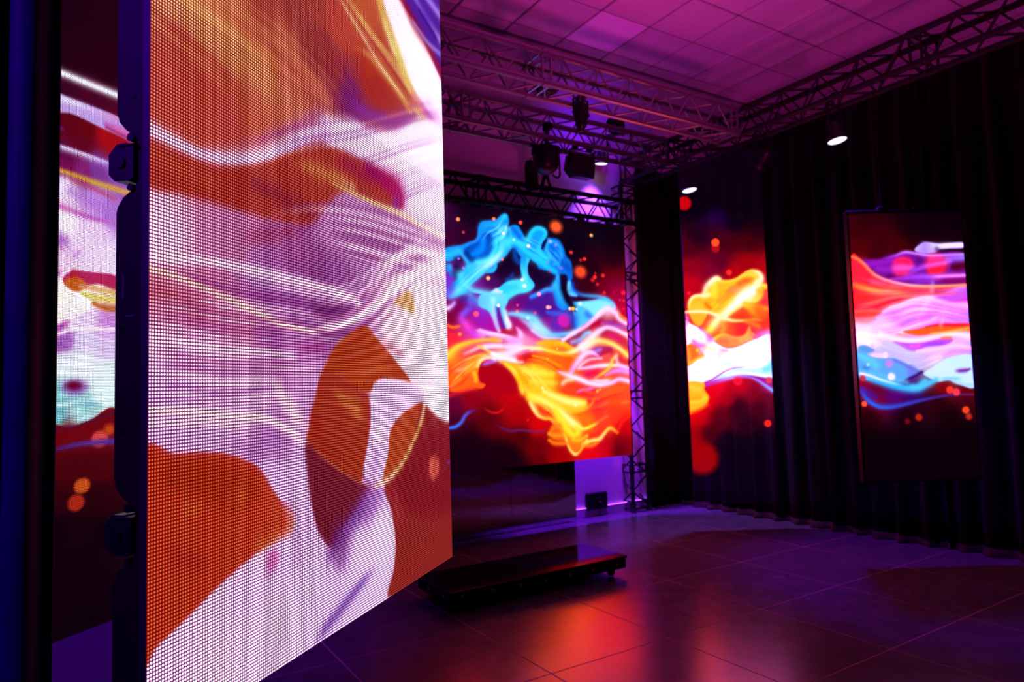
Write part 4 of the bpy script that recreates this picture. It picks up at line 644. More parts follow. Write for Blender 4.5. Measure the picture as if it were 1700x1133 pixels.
  ('p',[(.0331,1.9024),(.0471,1.9674),(.083,2.0064),(.1414,2.0156),(.1779,2.0218),(.2032,2.094),(.2416,2.1366),(.2947,2.1825),(.3312,2.1873),(.3589,2.1623),(.3726,2.1458),(.4378,2.1438),(.5113,2.1636),(.5865,2.2125),(.6533,2.2398),(.711,2.2322),(.7597,2.1941),(.7707,2.1557),(.748,2.1125),(.7992,2.0942),(.8027,2.0539),(.7619,2.0369),(.7404,1.9756),(.6943,1.926),(.5915,1.9),(.4946,1.8448),(.4121,1.7892),(.3609,1.7762),(.2974,1.8072),(.2057,1.8535),(.0395,1.8549)],(255,178,28),.0082,1),
  ('p',[(.412,2.0657),(.5308,2.1206),(.6056,2.1622),(.6927,2.1632),(.6387,2.1027),(.5411,2.04),(.4505,1.9698),(.3611,1.9215),(.3048,1.9524),(.3366,2.0097)],(248,130,25),.0235,.9),
  ('s',[(.1578,1.8287,.0061,.0061),(.2588,1.945,.0061,.0061),(.353,2.0588,.0061,.0061),(.4428,2.1207,.0061,.0061)],(255,150,25),.4622,3),
  ('s',[(.2645,1.9489,.0078,.0078),(.363,2.0603,.0079,.0079),(.4558,2.1251,.0079,.0079)],(255,200,40),.3988,3),
  ('s',[(.1916,1.839,.0099,.0099),(.2801,1.9478,.0099,.0099),(.3883,2.0478,.01,.01),(.4735,2.1189,.01,.01)],(255,200,40),.3197,3),
  ('s',[(.1954,1.8346,.0069,.0069),(.2952,1.9398,.0069,.0069),(.3985,2.0473,.0069,.0069),(.4867,2.1236,.0069,.0069)],(255,200,40),.5062,3),
  ('s',[(.3115,1.9355,.009,.009),(.4155,2.048,.009,.009)],(255,200,40),.4541,3),
  ('s',[(.3181,1.9356,.0071,.0071),(.4291,2.0428,.0072,.0072)],(255,200,40),.3098,3),
  ('s',[(.2368,1.8364,.0062,.0062),(.3391,1.9319,.0062,.0062),(.4516,2.039,.0062,.0062)],(255,225,90),.4644,3),
  ('s',[(.347,1.9334,.0056,.0056),(.4647,2.0374,.0056,.0056)],(255,150,25),.4821,3),
  ('s',[(.3649,1.9328,.0077,.0077),(.484,2.0269,.0077,.0077)],(255,200,40),.3548,3),
  ('s',[(.3693,1.9338,.009,.009),(.4886,2.0199,.0091,.0091)],(250,120,25),.5449,3),
  ('s',[(.3878,1.925,.0091,.0091),(.5011,2.0144,.0091,.0091),(.598,2.1308,.0091,.0091)],(255,150,25),.5465,3),
  ('s',[(.2872,1.8271,.0086,.0086),(.4062,1.9182,.0086,.0086),(.5252,2.0092,.0086,.0086),(.6137,2.1357,.0086,.0086)],(255,150,25),.3449,3),
  ('s',[(.413,1.9179,.0063,.0063),(.536,2.0075,.0063,.0063),(.6382,2.1294,.0063,.0063)],(255,225,90),.4073,3),
  ('s',[(.4226,1.9209,.0087,.0087),(.5526,2.0097,.0087,.0087)],(255,200,40),.465,3),
  ('s',[(.3159,1.8295,.0112,.0112),(.4309,1.9124,.0112,.0112),(.5625,2.0083,.0112,.0112),(.6607,2.1341,.0112,.0112)],(255,225,90),.5224,3),
  ('s',[(.4378,1.9129,.0092,.0092),(.5628,1.9983,.0092,.0092)],(255,225,90),.5173,3),
  ('s',[(.5003,2.0923,.0292,.0292),(.5747,2.1266,.0351,.0351),(.6632,2.1531,.0176,.0176)],(240,90,20),.8,3),
  ('s',[(.4116,2.0585,.0295,.0295),(.484,2.0563,.0296,.0296),(.5415,2.0472,.0296,.0296)],(240,130,90),.7,3),
  ('s',[(.3459,1.9074,.0409,.0409),(.4341,1.9339,.0408,.0408),(.5094,1.9899,.0407,.0407)],(255,190,20),.8,3),
  ('s',[(.298,2.1057,.0351,.0351),(.2871,2.033,.0467,.0467),(.2621,1.9682,.0466,.0466)],(255,225,50),.8,2),
  ('s',[(.1891,1.9559,.0237,.0237),(.2224,1.8966,.0237,.0237),(.2715,1.8661,.0237,.0237)],(225,100,10),.75,3),
  ('s',[(.3544,1.7909,.0406,.0406),(.4227,1.8542,.0464,.0464),(.4984,1.9174,.0581,.0581),(.5665,1.9736,.0756,.0756),(.6416,2.0223,.0756,.0756),(.695,2.0718,.0523,.0523),(.7267,2.122,.0407,.0407)],[(255,250,200),(255,252,225),(255,255,235),(255,255,255),(255,255,255),(255,255,250),(255,250,215)],.98,0),
  ('s',[(.6236,1.9573,.0355,.0355),(.681,1.9483,.0352,.0352),(.7332,1.9758,.029,.029),(.7577,2.0261,.0232,.0232)],[(255,250,200),(255,220,90),(255,200,60),(240,180,40)],.85,0),
  ('d',.726,2.0417,.0293,.0295,(225,160,30),.9,.7),
  ('s',[(.0378,1.8949,.0175,.0175),(.0478,1.9528,.0175,.0175),(.0861,1.9954,.0175,.0175),(.1482,2.0066,.0206,.0206),(.1916,2.0068,.0294,.0294),(.2282,2.013,.0294,.0294)],[(255,215,80),(255,240,150),(255,245,190),(255,240,180),(255,250,210),(255,245,170)],.95,0),
  ('s',[(.1924,2.0213,.0233,.0233),(.2173,2.0862,.0349,.0349),(.2633,2.136,.035,.035),(.3156,2.1673,.0323,.0323),(.3479,2.159,.0267,.0267)],[(255,230,150),(250,220,190),(255,245,205),(255,250,220),(255,245,160)],.95,0),
  ('s',[(.3723,2.14,.0177,.0177),(.4447,2.1378,.0177,.0177),(.5183,2.1575,.0176,.0176),(.5856,2.1957,.0176,.0176),(.6512,2.201,.0178,.0178),(.7012,2.1849,.0238,.0238)],(255,210,70),.9,0),
  ('s',[(.6085,2.217,.0147,.0147),(.6675,2.2335,.0178,.0178),(.7247,2.2171,.0239,.0239),(.7553,2.1796,.0296,.0296),(.7529,2.1358,.0291,.0291),(.7183,2.1003,.0349,.0349)],[(255,190,60),(255,220,110),(255,250,210),(255,250,200),(255,245,170)],.95,0),
  ('p',[(.0433,1.8584),(.2056,1.8499),(.1794,1.76),(.1263,1.7072),(.064,1.7635)],(255,170,38),.0117,1),
  ('s',[(.0721,1.9303,.0474,.0474),(.114,1.8999,.0473,.0473),(.1862,1.8977,.0471,.0471)],(255,195,60),.6,3),
  ('s',[(.7615,2.0953,.0178,.0178),(.7971,2.0833,.0178,.0178)],(255,220,80),.9,0),
  ('s',[(.5815,1.9149,.0237,.0237),(.6564,1.8944,.0295,.0295),(.728,1.8814,.0237,.0237),(.7954,1.8575,.0237,.0237)],[(255,190,40),(255,170,30),(255,120,20),(255,150,60)],.9,0),
  ('s',[(.5911,1.8928,.0297,.0297),(.6466,1.8475,.0356,.0356),(.6871,1.7954,.0296,.0296),(.7585,1.7787,.0236,.0236)],[(255,200,40),(255,160,30),(255,110,20),(255,80,20)],.85,0),
  ('s',[(.3248,1.7773,.0521,.0521),(.2789,1.728,.0579,.0579),(.2328,1.6714,.0521,.0521),(.1878,1.6366,.0405,.0405)],[(255,250,190),(255,252,170),(255,235,90),(255,190,40)],.95,0),
  ('s',[(.359,1.74,.0351,.0351),(.3625,1.6675,.0348,.0348),(.3171,1.6255,.0347,.0347)],(255,165,60),.7,2),
  ('s',[(.4095,1.7385,.0234,.0234),(.4076,1.7023,.0233,.0233)],(240,110,30),.5,3),
  ('s',[(-.0043,1.8468,.0153,.0153),(.1117,1.852,.0165,.0165),(.2124,1.8417,.0189,.0189),(.2976,1.8108,.0201,.0201),(.3824,1.7741,.0236,.0236),(.468,1.7512,.0176,.0176),(.5834,1.7478,.0129,.0129)],[(255,240,180),(255,245,200),(255,240,170),(255,250,190),(255,240,150),(255,200,80)],.97,0),
  ('s',[(.5834,1.7478,.0146,.0146),(.6705,1.756,.0147,.0147),(.7565,1.7425,.0118,.0118)],(255,150,40),.8,2),
  ('s',[(.5902,1.7403,.0236,.0236),(.668,1.709,.0296,.0296),(.7377,1.6634,.0237,.0237)],(255,125,30),.8,2),
  ('p',[(.2567,1.5721),(.3309,1.6133),(.3889,1.6187),(.4596,1.5913),(.5316,1.5891),(.5871,1.6164),(.6127,1.688),(.6283,1.6441),(.683,1.5882),(.6229,1.543),(.5273,1.5084),(.4113,1.496),(.3402,1.514),(.2914,1.5458)],(248,135,70),.0093,1),
  ('s',[(.2567,1.5721,.0174,.0174),(.3163,1.6101,.0174,.0174),(.3815,1.6168,.0153,.0153),(.4522,1.5879,.0153,.0153),(.5314,1.5855,.0175,.0175),(.5834,1.6129,.0196,.0196),(.6159,1.6806,.0174,.0174)],[(255,220,80),(255,200,40),(255,170,70),(255,150,80),(255,165,60),(255,180,60),(250,120,50)],.92,0),
  ('s',[(.3281,1.5592,.0294,.0294),(.3849,1.543,.0293,.0293)],(250,100,60),.7,0),
  ('s',[(.5297,1.5531,.029,.029),(.6028,1.5725,.0291,.0291),(.6464,1.5784,.0291,.0291)],(255,175,110),.7,0),
  ('s',[(.6612,1.5852,.029,.029),(.72,1.6051,.0349,.0349),(.8077,1.6242,.0407,.0407)],[(240,80,140),(235,100,210),(230,150,250)],.9,0),
  ('p',[(-.0164,1.7432),(.055,1.7266),(.1253,1.6882),(.1873,1.6285),(.2561,1.5613),(.3397,1.5047),(.4108,1.4859),(.5127,1.5045),(.66,1.5621),(.8205,1.5948),(.8266,1.3207),(.8194,1.1917),(.5838,1.2203),(.4543,1.2171),(.3237,1.1923),(.1498,1.1604),(-.0301,1.1515),(-.0195,1.3751)],(255,253,255),.0093,1),
  ('s',[(-.0023,1.7355,.0291,.0291),(.0145,1.7858,.0234,.0234),(-.0058,1.8154,.0236,.0236)],(230,110,230),.8,0),
  ('s',[(.1398,1.6878,.0177,.0177),(.174,1.6506,.0177,.0177),(.2288,1.5911,.0236,.0236),(.2565,1.5685,.0177,.0177)],[(235,60,180),(225,150,240),(220,90,210),(235,190,250)],.85,0),
  ('d',.2208,1.5768,.0291,.0292,(225,110,215),.9,.8),
  ('p',[(-.0063,1.5007),(.0461,1.5424),(.1091,1.5044),(.1572,1.4273),(.0964,1.3917),(.038,1.3446),(-.0142,1.3353)],(250,105,22),.0128,1),
  ('s',[(.0004,1.4897,.0234,.0234),(.0117,1.4245,.0233,.0233),(.0082,1.3526,.0233,.0233)],(255,165,60),.8,0),
  ('s',[(.0079,1.3455,.0173,.0173),(.0744,1.383,.0173,.0173),(.1554,1.4201,.0173,.0173)],(255,180,50),.85,0),
  ('s',[(.065,1.5599,.0236,.0236),(.11,1.5224,.0352,.0352),(.1672,1.5135,.0293,.0293)],(225,90,215),.9,0),
  ('s',[(.1281,1.4498,.0289,.0289),(.1586,1.4849,.0289,.0289)],(240,170,220),.7,0),
  ('d',.1005,1.4758,.0163,.0163,(255,200,40),.5,1),
  ('s',[(.1881,1.4984,.0352,.0352),(.2521,1.4821,.0352,.0352),(.2798,1.4596,.0353,.0353)],(255,225,180),.7,2),
  ('p',[(.2949,1.4736),(.3954,1.4669),(.3351,1.4147),(.29,1.3765)],(245,210,235),.0175,.8),
  ('s',[(.3093,1.4731,.0146,.0146),(.3665,1.4642,.0146,.0146),(.4096,1.4629,.0146,.0146)],(235,130,180),.7,3),
  ('s',[(.508,1.4167,.023,.023),(.5603,1.4511,.0231,.0231)],(235,225,245),.7,0),
  ('s',[(.3016,1.3222,.0406,.0406),(.3885,1.334,.0406,.0406),(.4683,1.3459,.0406,.0406)],(205,245,250),.8,3),
  ('s',[(.0242,1.2373,.0346,.0346),(.0759,1.2644,.0346,.0346),(.1196,1.2774,.0347,.0347)],(225,215,240),.7,3),
  ('d',.2276,1.2813,.0465,.0464,(200,250,250),.9,.5),
  ('p',[(.2664,1.1941),(.3697,1.2483),(.4796,1.2881),(.5873,1.2848),(.825,1.292),(.8194,1.1917),(.5838,1.2203),(.4543,1.2171),(.3234,1.1852)],(190,240,250),.0139,.95),
  ('s',[(.827,1.3279,.0459,.0459),(.774,1.2792,.046,.046),(.6938,1.2601,.0289,.0289)],(110,215,245),.85,2),
  ('s',[(.3682,1.2197,.0173,.0173),(.4774,1.2451,.0232,.0232),(.6205,1.2336,.0175,.0175),(.8054,1.1993,.0175,.0175)],(235,250,255),.8,0),
  ('s',[(.1534,1.1617,.0086,.0086),(.2228,1.1847,.0115,.0115),(.2969,1.229,.0104,.0104),(.3708,1.2698,.0086,.0086),(.4438,1.2913,.0075,.0075),(.5161,1.2985,.0075,.0075),(.5951,1.2961,.0058,.0058)],[(120,40,150),(150,70,190),(140,90,170),(120,80,140),(150,100,170)],.9,2),
  ('s',[(.1629,1.1363,.023,.023),(.2359,1.1592,.023,.023),(.3232,1.1816,.0231,.0231),(.4102,1.1969,.0196,.0196),(.4826,1.2076,.0185,.0185),(.5829,1.2024,.0175,.0175),(.6672,1.1676,.0176,.0176),(.7361,1.1154,.0176,.0176),(.805,1.0633,.0199,.0199)],[(190,30,190),(190,60,220),(200,120,245),(190,150,250),(160,90,230),(170,110,250),(150,150,255),(110,180,255)],.95,0),
  ('p',[(.605,1.2125),(.7259,1.1909),(.8186,1.1774),(.8153,1.1202),(.7445,1.1366),(.6747,1.1746)],(160,15,150),.0087,.9),
  ('d',.7747,1.1644,.0319,.0318,(215,60,90),.3,.95),
  ('d',.4732,1.1663,.0406,.0405,(245,20,50),.35,.9),
  ('d',.3882,.983,.0463,.0461,(150,0,18),.5,.6),
  ('p',[(-.0301,1.1515),(.139,1.1607),(.1499,1.0902),(.1796,1.0393),(.1814,.9892),(.1532,.9402),(.0871,.9065),(-.0362,.8746)],(255,175,28),.0116,1),
  ('s',[(.0117,1.1266,.035,.035),(.075,1.0996,.0348,.0348),(.133,1.1122,.0346,.0346)],(255,200,70),.7,2),
  ('s',[(-.0024,.9805,.0231,.0231),(.0909,.9848,.023,.023),(.1642,1.0183,.0229,.0229)],(255,205,50),.85,0),
  ('s',[(-.0011,1.009,.0231,.0231),(.0707,1.0104,.023,.023),(.1288,1.0265,.023,.023)],(250,150,20),.7,2),
  ('s',[(-.0076,.8738,.0172,.0172),(.0867,.8994,.0172,.0172),(.1679,.9468,.0172,.0172)],(255,90,10),.8,0),
  ('p',[(.2738,.5782),(.4495,.6234),(.9586,.608),(1.006,-.3153),(-.3051,-.2757),(-.2807,.2626),(.126,.2703)],(4,0,9),.1027,.95),
  ('d',.0987,.4371,.1497,.1482,(150,2,0),.22,.95),
  ('d',.7402,.7514,.0324,.0321,(235,35,22),.3,1),
  ('d',.0404,2.9214,.0679,.069,(190,0,10),.14,1),
  ('d',.3247,2.4661,.0412,.0416,(175,12,20),.2,.9),
  ('d',.3257,2.5229,.0371,.0375,(255,82,30),.2,1),
  ('d',.4441,2.2234,.0246,.0248,(250,45,40),.3,1),
  ('d',.0443,2.0309,.0141,.0141,(240,30,45),.4,1),
 ],
 'right': [
  ('g',.0545,[(.6099,1.9131,14,0,8),(.831,1.9434,12,0,8),(.14,1.979,42,0,6),(.0605,1.878,55,0,6),(.0529,1.7603,78,0,4),(.3813,1.7725,66,0,4),(.2384,1.8136,58,0,5),(.4591,1.8438,30,0,8),(.7842,1.8045,25,0,10),(.7413,1.7175,35,0,30),(.1947,1.7046,60,0,10),(.2951,1.5769,120,10,150),(.0415,1.5845,240,20,70),(.0765,1.3426,255,55,25),(.206,1.3314,250,45,35),(.4166,1.2378,225,110,245),(.7053,1.2291,225,130,250),(.7673,1.5772,75,0,25),(.7235,1.4761,130,0,100),(.0291,1.2083,245,110,170),(.3096,1.1998,240,160,245),(.7109,1.1958,235,130,235),(.1019,1.0935,255,250,255),(.3708,.9251,215,190,245),(.612,.9418,225,170,240),(.7712,.9289,225,180,245),(.2548,.9846,200,190,245),(.6831,.8197,205,235,250),(.1153,.6936,98,0,42),(.2537,.6179,85,0,110),(.0378,.7277,140,0,40),(.39,.6297,60,0,120),(.6333,.6859,122,0,15),(.814,.6486,102,0,15),(.4242,.5494,38,0,15),(.3392,.4728,25,0,8),(.062,.4891,42,0,5),(.6579,.479,22,0,8),(.8232,.5611,62,0,15),(.5842,.5604,40,0,12),(.1074,.5748,120,0,50),(.0495,.3003,30,0,6),(.3239,.2527,16,0,6),(.7225,.2799,14,0,6),(.3892,.0548,8,0,6),(.034,.0655,12,0,6),(.7443,.0441,6,0,6)]),
  ('p',[(-.2991,.4369),(.1746,.391),(.5722,.3947),(1.0517,.4276),(.9898,-.3521),(-.3449,-.3117)],(9,0,6),.1335,.9),
  ('p',[(.3363,2.1809),(1.0668,2.1588),(1.0404,1.8189),(.6051,1.8468),(.3347,1.9436)],(10,0,7),.1203,.8),
  ('p',[(.0825,1.6566),(.2283,1.6632),(.3169,1.6825),(.4064,1.7144),(.493,1.7044),(.5939,1.6911),(.8592,1.6874),(.863,1.45),(.5764,1.4477),(.3613,1.4834),(.2542,1.5086),(.1709,1.566)],(120,12,150),.0101,1),
  ('s',[(.1168,1.6262,.0229,.0229),(.2413,1.6408,.0275,.0275),(.3441,1.656,.0229,.0229)],(160,20,210),.8,0),
  ('s',[(.1511,1.5959,.0277,.0277),(.2376,1.5859,.0277,.0277),(.3096,1.5764,.0277,.0277)],(165,30,215),.7,1),
  ('s',[(.2337,1.5275,.023,.023),(.3351,1.5244,.0229,.0229),(.438,1.5433,.0228,.0228)],(85,0,70),.8,3),
  ('p',[(.4861,1.7311),(.5265,1.7666),(.5785,1.7813),(.6722,1.7674),(.7452,1.7703),(.8531,1.7707),(.8531,1.7325),(.7423,1.7307),(.6764,1.7253),(.6381,1.6985),(.5581,1.6995),(.5043,1.7099)],(205,185,255),.0078,1),
  ('s',[(.5629,1.767,.0186,.0186),(.6563,1.7495,.0232,.0232),(.7439,1.7527,.0208,.0208),(.8517,1.7524,.0185,.0185)],[(190,150,255),(240,230,255),(245,240,255),(240,240,255)],.95,0),
  ('d',.5598,1.723,.0411,.0416,(165,100,245),.9,.6),
  ('s',[(.6547,1.7274,.0235,.0235),(.6889,1.697,.0235,.0235)],(60,0,90),.6,0),
  ('s',[(.4825,1.6592,.0281,.0281),(.5177,1.6434,.0279,.0279),(.547,1.6462,.0276,.0276)],(85,10,125),.8,3),
  ('s',[(.7388,1.5854,.023,.023),(.7899,1.5875,.0367,.0367),(.8523,1.5966,.0366,.0366)],(80,0,22),.9,1),
  ('d',.3872,1.5961,.0867,.0874,(240,30,120),.2,.85),
  ('d',.6462,1.6102,.0867,.0875,(230,25,80),.25,.85),
  ('d',.6275,1.5522,.0502,.0506,(245,20,50),.5,.7),
  ('s',[(.3279,1.6308,.023,.023),(.3937,1.6362,.0231,.0231),(.4657,1.6267,.0232,.0232)],(255,20,60),.8,3),
  ('s',[(.5628,1.5614,.0365,.0365),(.6363,1.5739,.0364,.0364),(.7109,1.6009,.0363,.0363)],(245,20,45),.8,3),
  ('s',[(.2749,1.5994,.0139,.0139),(.3686,1.5893,.0369,.0369),(.4556,1.5867,.0277,.0277)],[(190,40,225),(250,90,215),(225,80,235)],.85,1),
  ('s',[(.3371,1.5536,.023,.023),(.3953,1.5555,.0228,.0228),(.4401,1.5725,.0227,.0227)],(250,30,110),.6,3),
  ('s',[(.3351,1.5244,.0138,.0138),(.3933,1.5263,.0138,.0138)],(200,10,50),.8,3),
  ('s',[(.4391,1.5579,.0181,.0181),(.5136,1.5849,.0227,.0227),(.5877,1.6046,.0228,.0228),(.6978,1.6196,.0206,.0206),(.7496,1.6328,.0182,.0182)],[(150,50,225),(175,60,240),(240,80,225),(245,90,225),(185,80,245)],.9,0),
  ('s',[(.5618,1.6494,.0184,.0184),(.6349,1.6546,.0276,.0276),(.7225,1.6593,.023,.023)],(245,60,170),.7,3),
  ('s',[(.722,1.6519,.023,.023),(.7803,1.6538,.0276,.0276),(.8546,1.6553,.0277,.0277)],[(200,90,240),(165,100,250),(170,120,255)],.9,0),
  ('s',[(.2428,1.6627,.0137,.0137),(.3316,1.6858,.0137,.0137),(.4097,1.7106,.0138,.0138),(.4926,1.6993,.0139,.0139),(.5932,1.6815,.0139,.0139),(.7022,1.6804,.0115,.0115),(.8565,1.6809,.0115,.0115)],[(120,20,180),(170,60,235),(220,120,250),(215,130,250),(235,130,235),(220,130,250),(200,150,255)],.92,0),
  ('s',[(.2902,1.5039,.0183,.0183),(.3998,1.5152,.0229,.0229),(.5089,1.5192,.0276,.0276),(.6176,1.5159,.0276,.0276),(.7412,1.5195,.023,.023),(.8558,1.5182,.0207,.0207)],[(180,40,200),(165,50,235),(180,70,245),(200,85,250),(220,100,240),(225,110,240)],.9,0),
  ('s',[(.5813,1.517,.0092,.0092),(.7266,1.5184,.0101,.0101),(.856,1.5197,.011,.011)],(245,150,245),.8,1),
  ('s',[(.6514,1.482,.0184,.0184),(.7455,1.4791,.023,.023),(.8619,1.4829,.0229,.0229)],(135,0,95),.85,1),
  ('s',[(.4337,1.4812,.0184,.0184),(.5425,1.4816,.0184,.0184),(.6152,1.4831,.0183,.0183)],(150,40,220),.7,3),
  ('p',[(.0047,1.6898),(.0813,1.6383),(.1487,1.5593),(.239,1.4981),(.3595,1.4579),(.5394,1.4379),(.8653,1.4317),(.8622,1.3917),(.6455,1.4019),(.5203,1.3729),(.424,1.343),(.2385,1.2759),(.1855,1.2412),(-.0028,1.236)],(245,32,62),.0091,1),
  ('s',[(.1087,1.502,.0231,.0231),(.202,1.4883,.0231,.0231),(.2732,1.4678,.0232,.0232)],(250,80,180),.8,3),
  ('s',[(.2515,1.4685,.0185,.0185),(.3301,1.4515,.0185,.0185),(.3875,1.4425,.0185,.0185)],(245,100,190),.7,3),
  ('s',[(.0052,1.4723,.0232,.0232),(.0904,1.4442,.0278,.0278),(.1827,1.4159,.03,.03),(.2837,1.4092,.0276,.0276),(.3834,1.3843,.0231,.0231),(.4694,1.3707,.0161,.0161)],[(255,115,45),(255,140,55),(255,165,90),(255,165,130),(255,135,75),(250,120,90)],.95,0),
  ('s',[(.3151,1.4447,.0139,.0139),(.4288,1.4121,.0208,.0208),(.5365,1.3979,.0206,.0206),(.6458,1.4055,.0183,.0183)],(200,0,95),.9,1),
  ('s',[(.6458,1.4055,.0137,.0137),(.7412,1.4208,.0137,.0137),(.8583,1.4356,.0182,.0182)],[(200,50,180),(225,110,235)],.9,0),
  ('s',[(.0138,1.3809,.0367,.0367),(.1005,1.3783,.0369,.0369),(.2065,1.3387,.037,.037)],(255,45,25),.7,0),
  ('s',[(.0063,1.2648,.0182,.0182),(.0938,1.2766,.0274,.0274),(.1795,1.2595,.0184,.0184)],(255,100,90),.8,0),
  ('p',[(.1323,1.2029),(.2008,1.2531),(.2758,1.2929),(.4236,1.3379),(.5204,1.3743),(.6441,1.3822),(.8722,1.4278),(.8646,1.1373),(.1295,1.1595)],(222,122,250),.01,1),
  ('s',[(.6142,1.37,.0184,.0184),(.7294,1.3592,.0365,.0365),(.8617,1.3844,.0454,.0454)],(205,75,248),.85,1),
  ('s',[(.6766,1.3317,.0183,.0183),(.7703,1.3252,.0183,.0183),(.8581,1.3372,.0227,.0227)],(220,40,210),.8,1),
  ('s',[(.2009,1.2552,.0157,.0157),(.2755,1.2893,.0181,.0181),(.3637,1.3084,.0226,.0226),(.4604,1.3455,.0316,.0316),(.5342,1.3651,.0319,.0319),(.5845,1.36,.023,.023)],[(235,170,255),(240,195,255),(240,200,255),(245,215,255),(240,215,255)],.9,0),
  ('s',[(.6038,1.4761,.0182,.0182),(.5962,1.4216,.0226,.0226),(.5776,1.3638,.0269,.0269),(.529,1.2925,.0224,.0224),(.4861,1.1973,.0224,.0224)],[(170,110,250),(225,200,255),(245,215,255),(240,170,255)],.65,0),
  ('s',[(.5249,1.2346,.0181,.0181),(.5836,1.2473,.027,.027),(.6435,1.2745,.018,.018)],(225,60,215),.8,3),
  ('s',[(.5556,1.3609,.0185,.0185),(.6402,1.3292,.0185,.0185),(.7325,1.3046,.023,.023),(.8581,1.2899,.0276,.0276)],[(245,215,255),(250,190,245),(250,170,235),(255,190,240)],.9,0),
  ('s',[(.6796,1.2735,.0271,.0271),(.6681,1.2157,.0271,.0271)],(240,160,250),.6,0),
  ('s',[(.1156,1.5329,.0129,.0129),(.2478,1.4807,.0128,.0128),(.5175,1.425,.0128,.0128)],(235,20,60),.4758,3),
  ('s',[(.1166,1.525,.0112,.0112),(.2447,1.4698,.0111,.0111),(.5194,1.4241,.0111,.0111),(.8498,1.4055,.0111,.0111)],(255,120,60),.3857,3),
  ('s',[(.0097,1.544,.0119,.0119),(.1217,1.5025,.0119,.0119),(.2544,1.4532,.0119,.0119),(.5113,1.418,.0118,.0118),(.8548,1.4041,.0118,.0118)],(250,80,140),.3363,3),
  ('s',[(.1154,1.4868,.008,.008),(.2538,1.4455,.008,.008),(.5159,1.409,.008,.008)],(255,120,60),.4431,3),
  ('s',[(.0113,1.5102,.0084,.0084),(.1162,1.4714,.0083,.0083),(.2599,1.4444,.0083,.0083),(.5169,1.4079,.0083,.0083)],(255,60,50),.2632,3),
  ('s',[(.1238,1.4582,.006,.006),(.2578,1.4339,.006,.006),(.5187,1.4117,.006,.006)],(255,120,60),.4105,3),
  ('s',[(.1225,1.4555,.009,.009),(.2578,1.4323,.009,.009),(.511,1.406,.009,.009)],(235,20,60),.3349,3),
  ('s',[(.0107,1.4579,.0065,.0065),(.1275,1.4359,.0065,.0065),(.2591,1.4246,.0065,.0065),(.512,1.4017,.0065,.0065)],(255,120,60),.3479,3),
  ('s',[(.0054,1.4434,.0125,.0125),(.1291,1.4311,.0125,.0125),(.2605,1.4133,.0124,.0124),(.5145,1.4043,.0124,.0124)],(255,160,110),.4597,3),
  ('s',[(.0086,1.4097,.0125,.0125),(.1299,1.3991,.0125,.0125),(.2673,1.4054,.0125,.0125),(.5167,1.3969,.0125,.0125),(.8548,1.3859,.0125,.0125)],(250,80,140),.4694,3),
  ('s',[(.1286,1.3982,.0067,.0067),(.2638,1.401,.0068,.0068),(.5162,1.3909,.0068,.0068)],(255,120,60),.4492,3),
  ('s',[(.1301,1.3759,.0111,.0111),(.2731,1.39,.0111,.0111),(.5141,1.3884,.0112,.0112),(.8459,1.3813,.0112,.0112)],(255,120,60),.3547,3),
  ('s',[(.0101,1.3529,.0064,.0064),(.1362,1.3606,.0064,.0064),(.272,1.3768,.0064,.0064),(.5104,1.3888,.0065,.0065),(.8519,1.3761,.0065,.0065)],(235,20,60),.444,3),
  ('s',[(.0023,1.3406,.0104,.0104),(.136,1.3566,.0104,.0104),(.2744,1.3778,.0104,.0104),(.5112,1.3875,.0105,.0105),(.8514,1.3778,.0105,.0105)],(250,80,140),.3136,3),
  ('s',[(.0028,1.3155,.0096,.0096),(.1333,1.3349,.0096,.0096),(.2738,1.3674,.0096,.0096),(.5162,1.3817,.0097,.0097)],(255,160,110),.4863,3),
  ('s',[(.0017,1.3014,.0104,.0104),(.1334,1.3182,.0103,.0103),(.2808,1.3577,.0104,.0104),(.512,1.3783,.0104,.0104),(.8516,1.3732,.0104,.0104)],(255,160,110),.3468,3),
  ('s',[(.0016,1.2895,.0117,.0117),(.1413,1.3129,.0117,.0117),(.2738,1.3525,.0117,.0117),(.5131,1.3795,.0118,.0118),(.851,1.3717,.0118,.0118)],(250,80,140),.4943,3),
  ('s',[(-.0005,1.2696,.0117,.0117),(.1431,1.3015,.0117,.0117),(.28,1.3435,.0118,.0118),(.5079,1.369,.0118,.0118)],(235,20,60),.4592,3),
  ('s',[(.0046,1.6883,.0112,.0112),(.0469,1.6687,.014,.014),(.0883,1.6344,.015,.015),(.1287,1.5856,.0149,.0149),(.1695,1.5441,.0149,.0149),(.2396,1.5068,.014,.014),(.3318,1.477,.0139,.0139),(.4319,1.4557,.0138,.0138),(.5472,1.445,.0147,.0147),(.6847,1.4423,.0138,.0138),(.8591,1.4465,.0128,.0128)],[(255,120,60),(255,135,80),(255,130,100),(255,150,150),(255,160,190),(250,180,200),(255,175,120),(255,165,90)],.95,0),
  ('s',[(.002,1.1608,.0409,.0409),(.0906,1.1662,.0638,.0638),(.1862,1.1553,.055,.0733),(.2886,1.128,.0368,.0553),(.3505,1.094,.0231,.0277)],[(255,225,245),(250,215,250),(255,240,250),(250,225,250)],.85,0),
  ('s',[(-.0032,1.0806,.073,.073),(.0843,1.0699,.0775,.0775),(.1637,1.0595,.0456,.0456)],(255,252,255),.95,0),
  ('s',[(.1969,1.1952,.0402,.0402),(.1461,1.1565,.0402,.0402)],(245,190,245),.7,0),
  ('s',[(.0131,1.2088,.0229,.0229),(.0767,1.1988,.0319,.0319),(.1419,1.213,.0226,.0226)],(250,110,150),.7,0),
  ('s',[(.0157,1.249,.0137,.0137),(.1119,1.2461,.0182,.0182),(.1929,1.2558,.0136,.0136)],(255,60,40),.8,0),
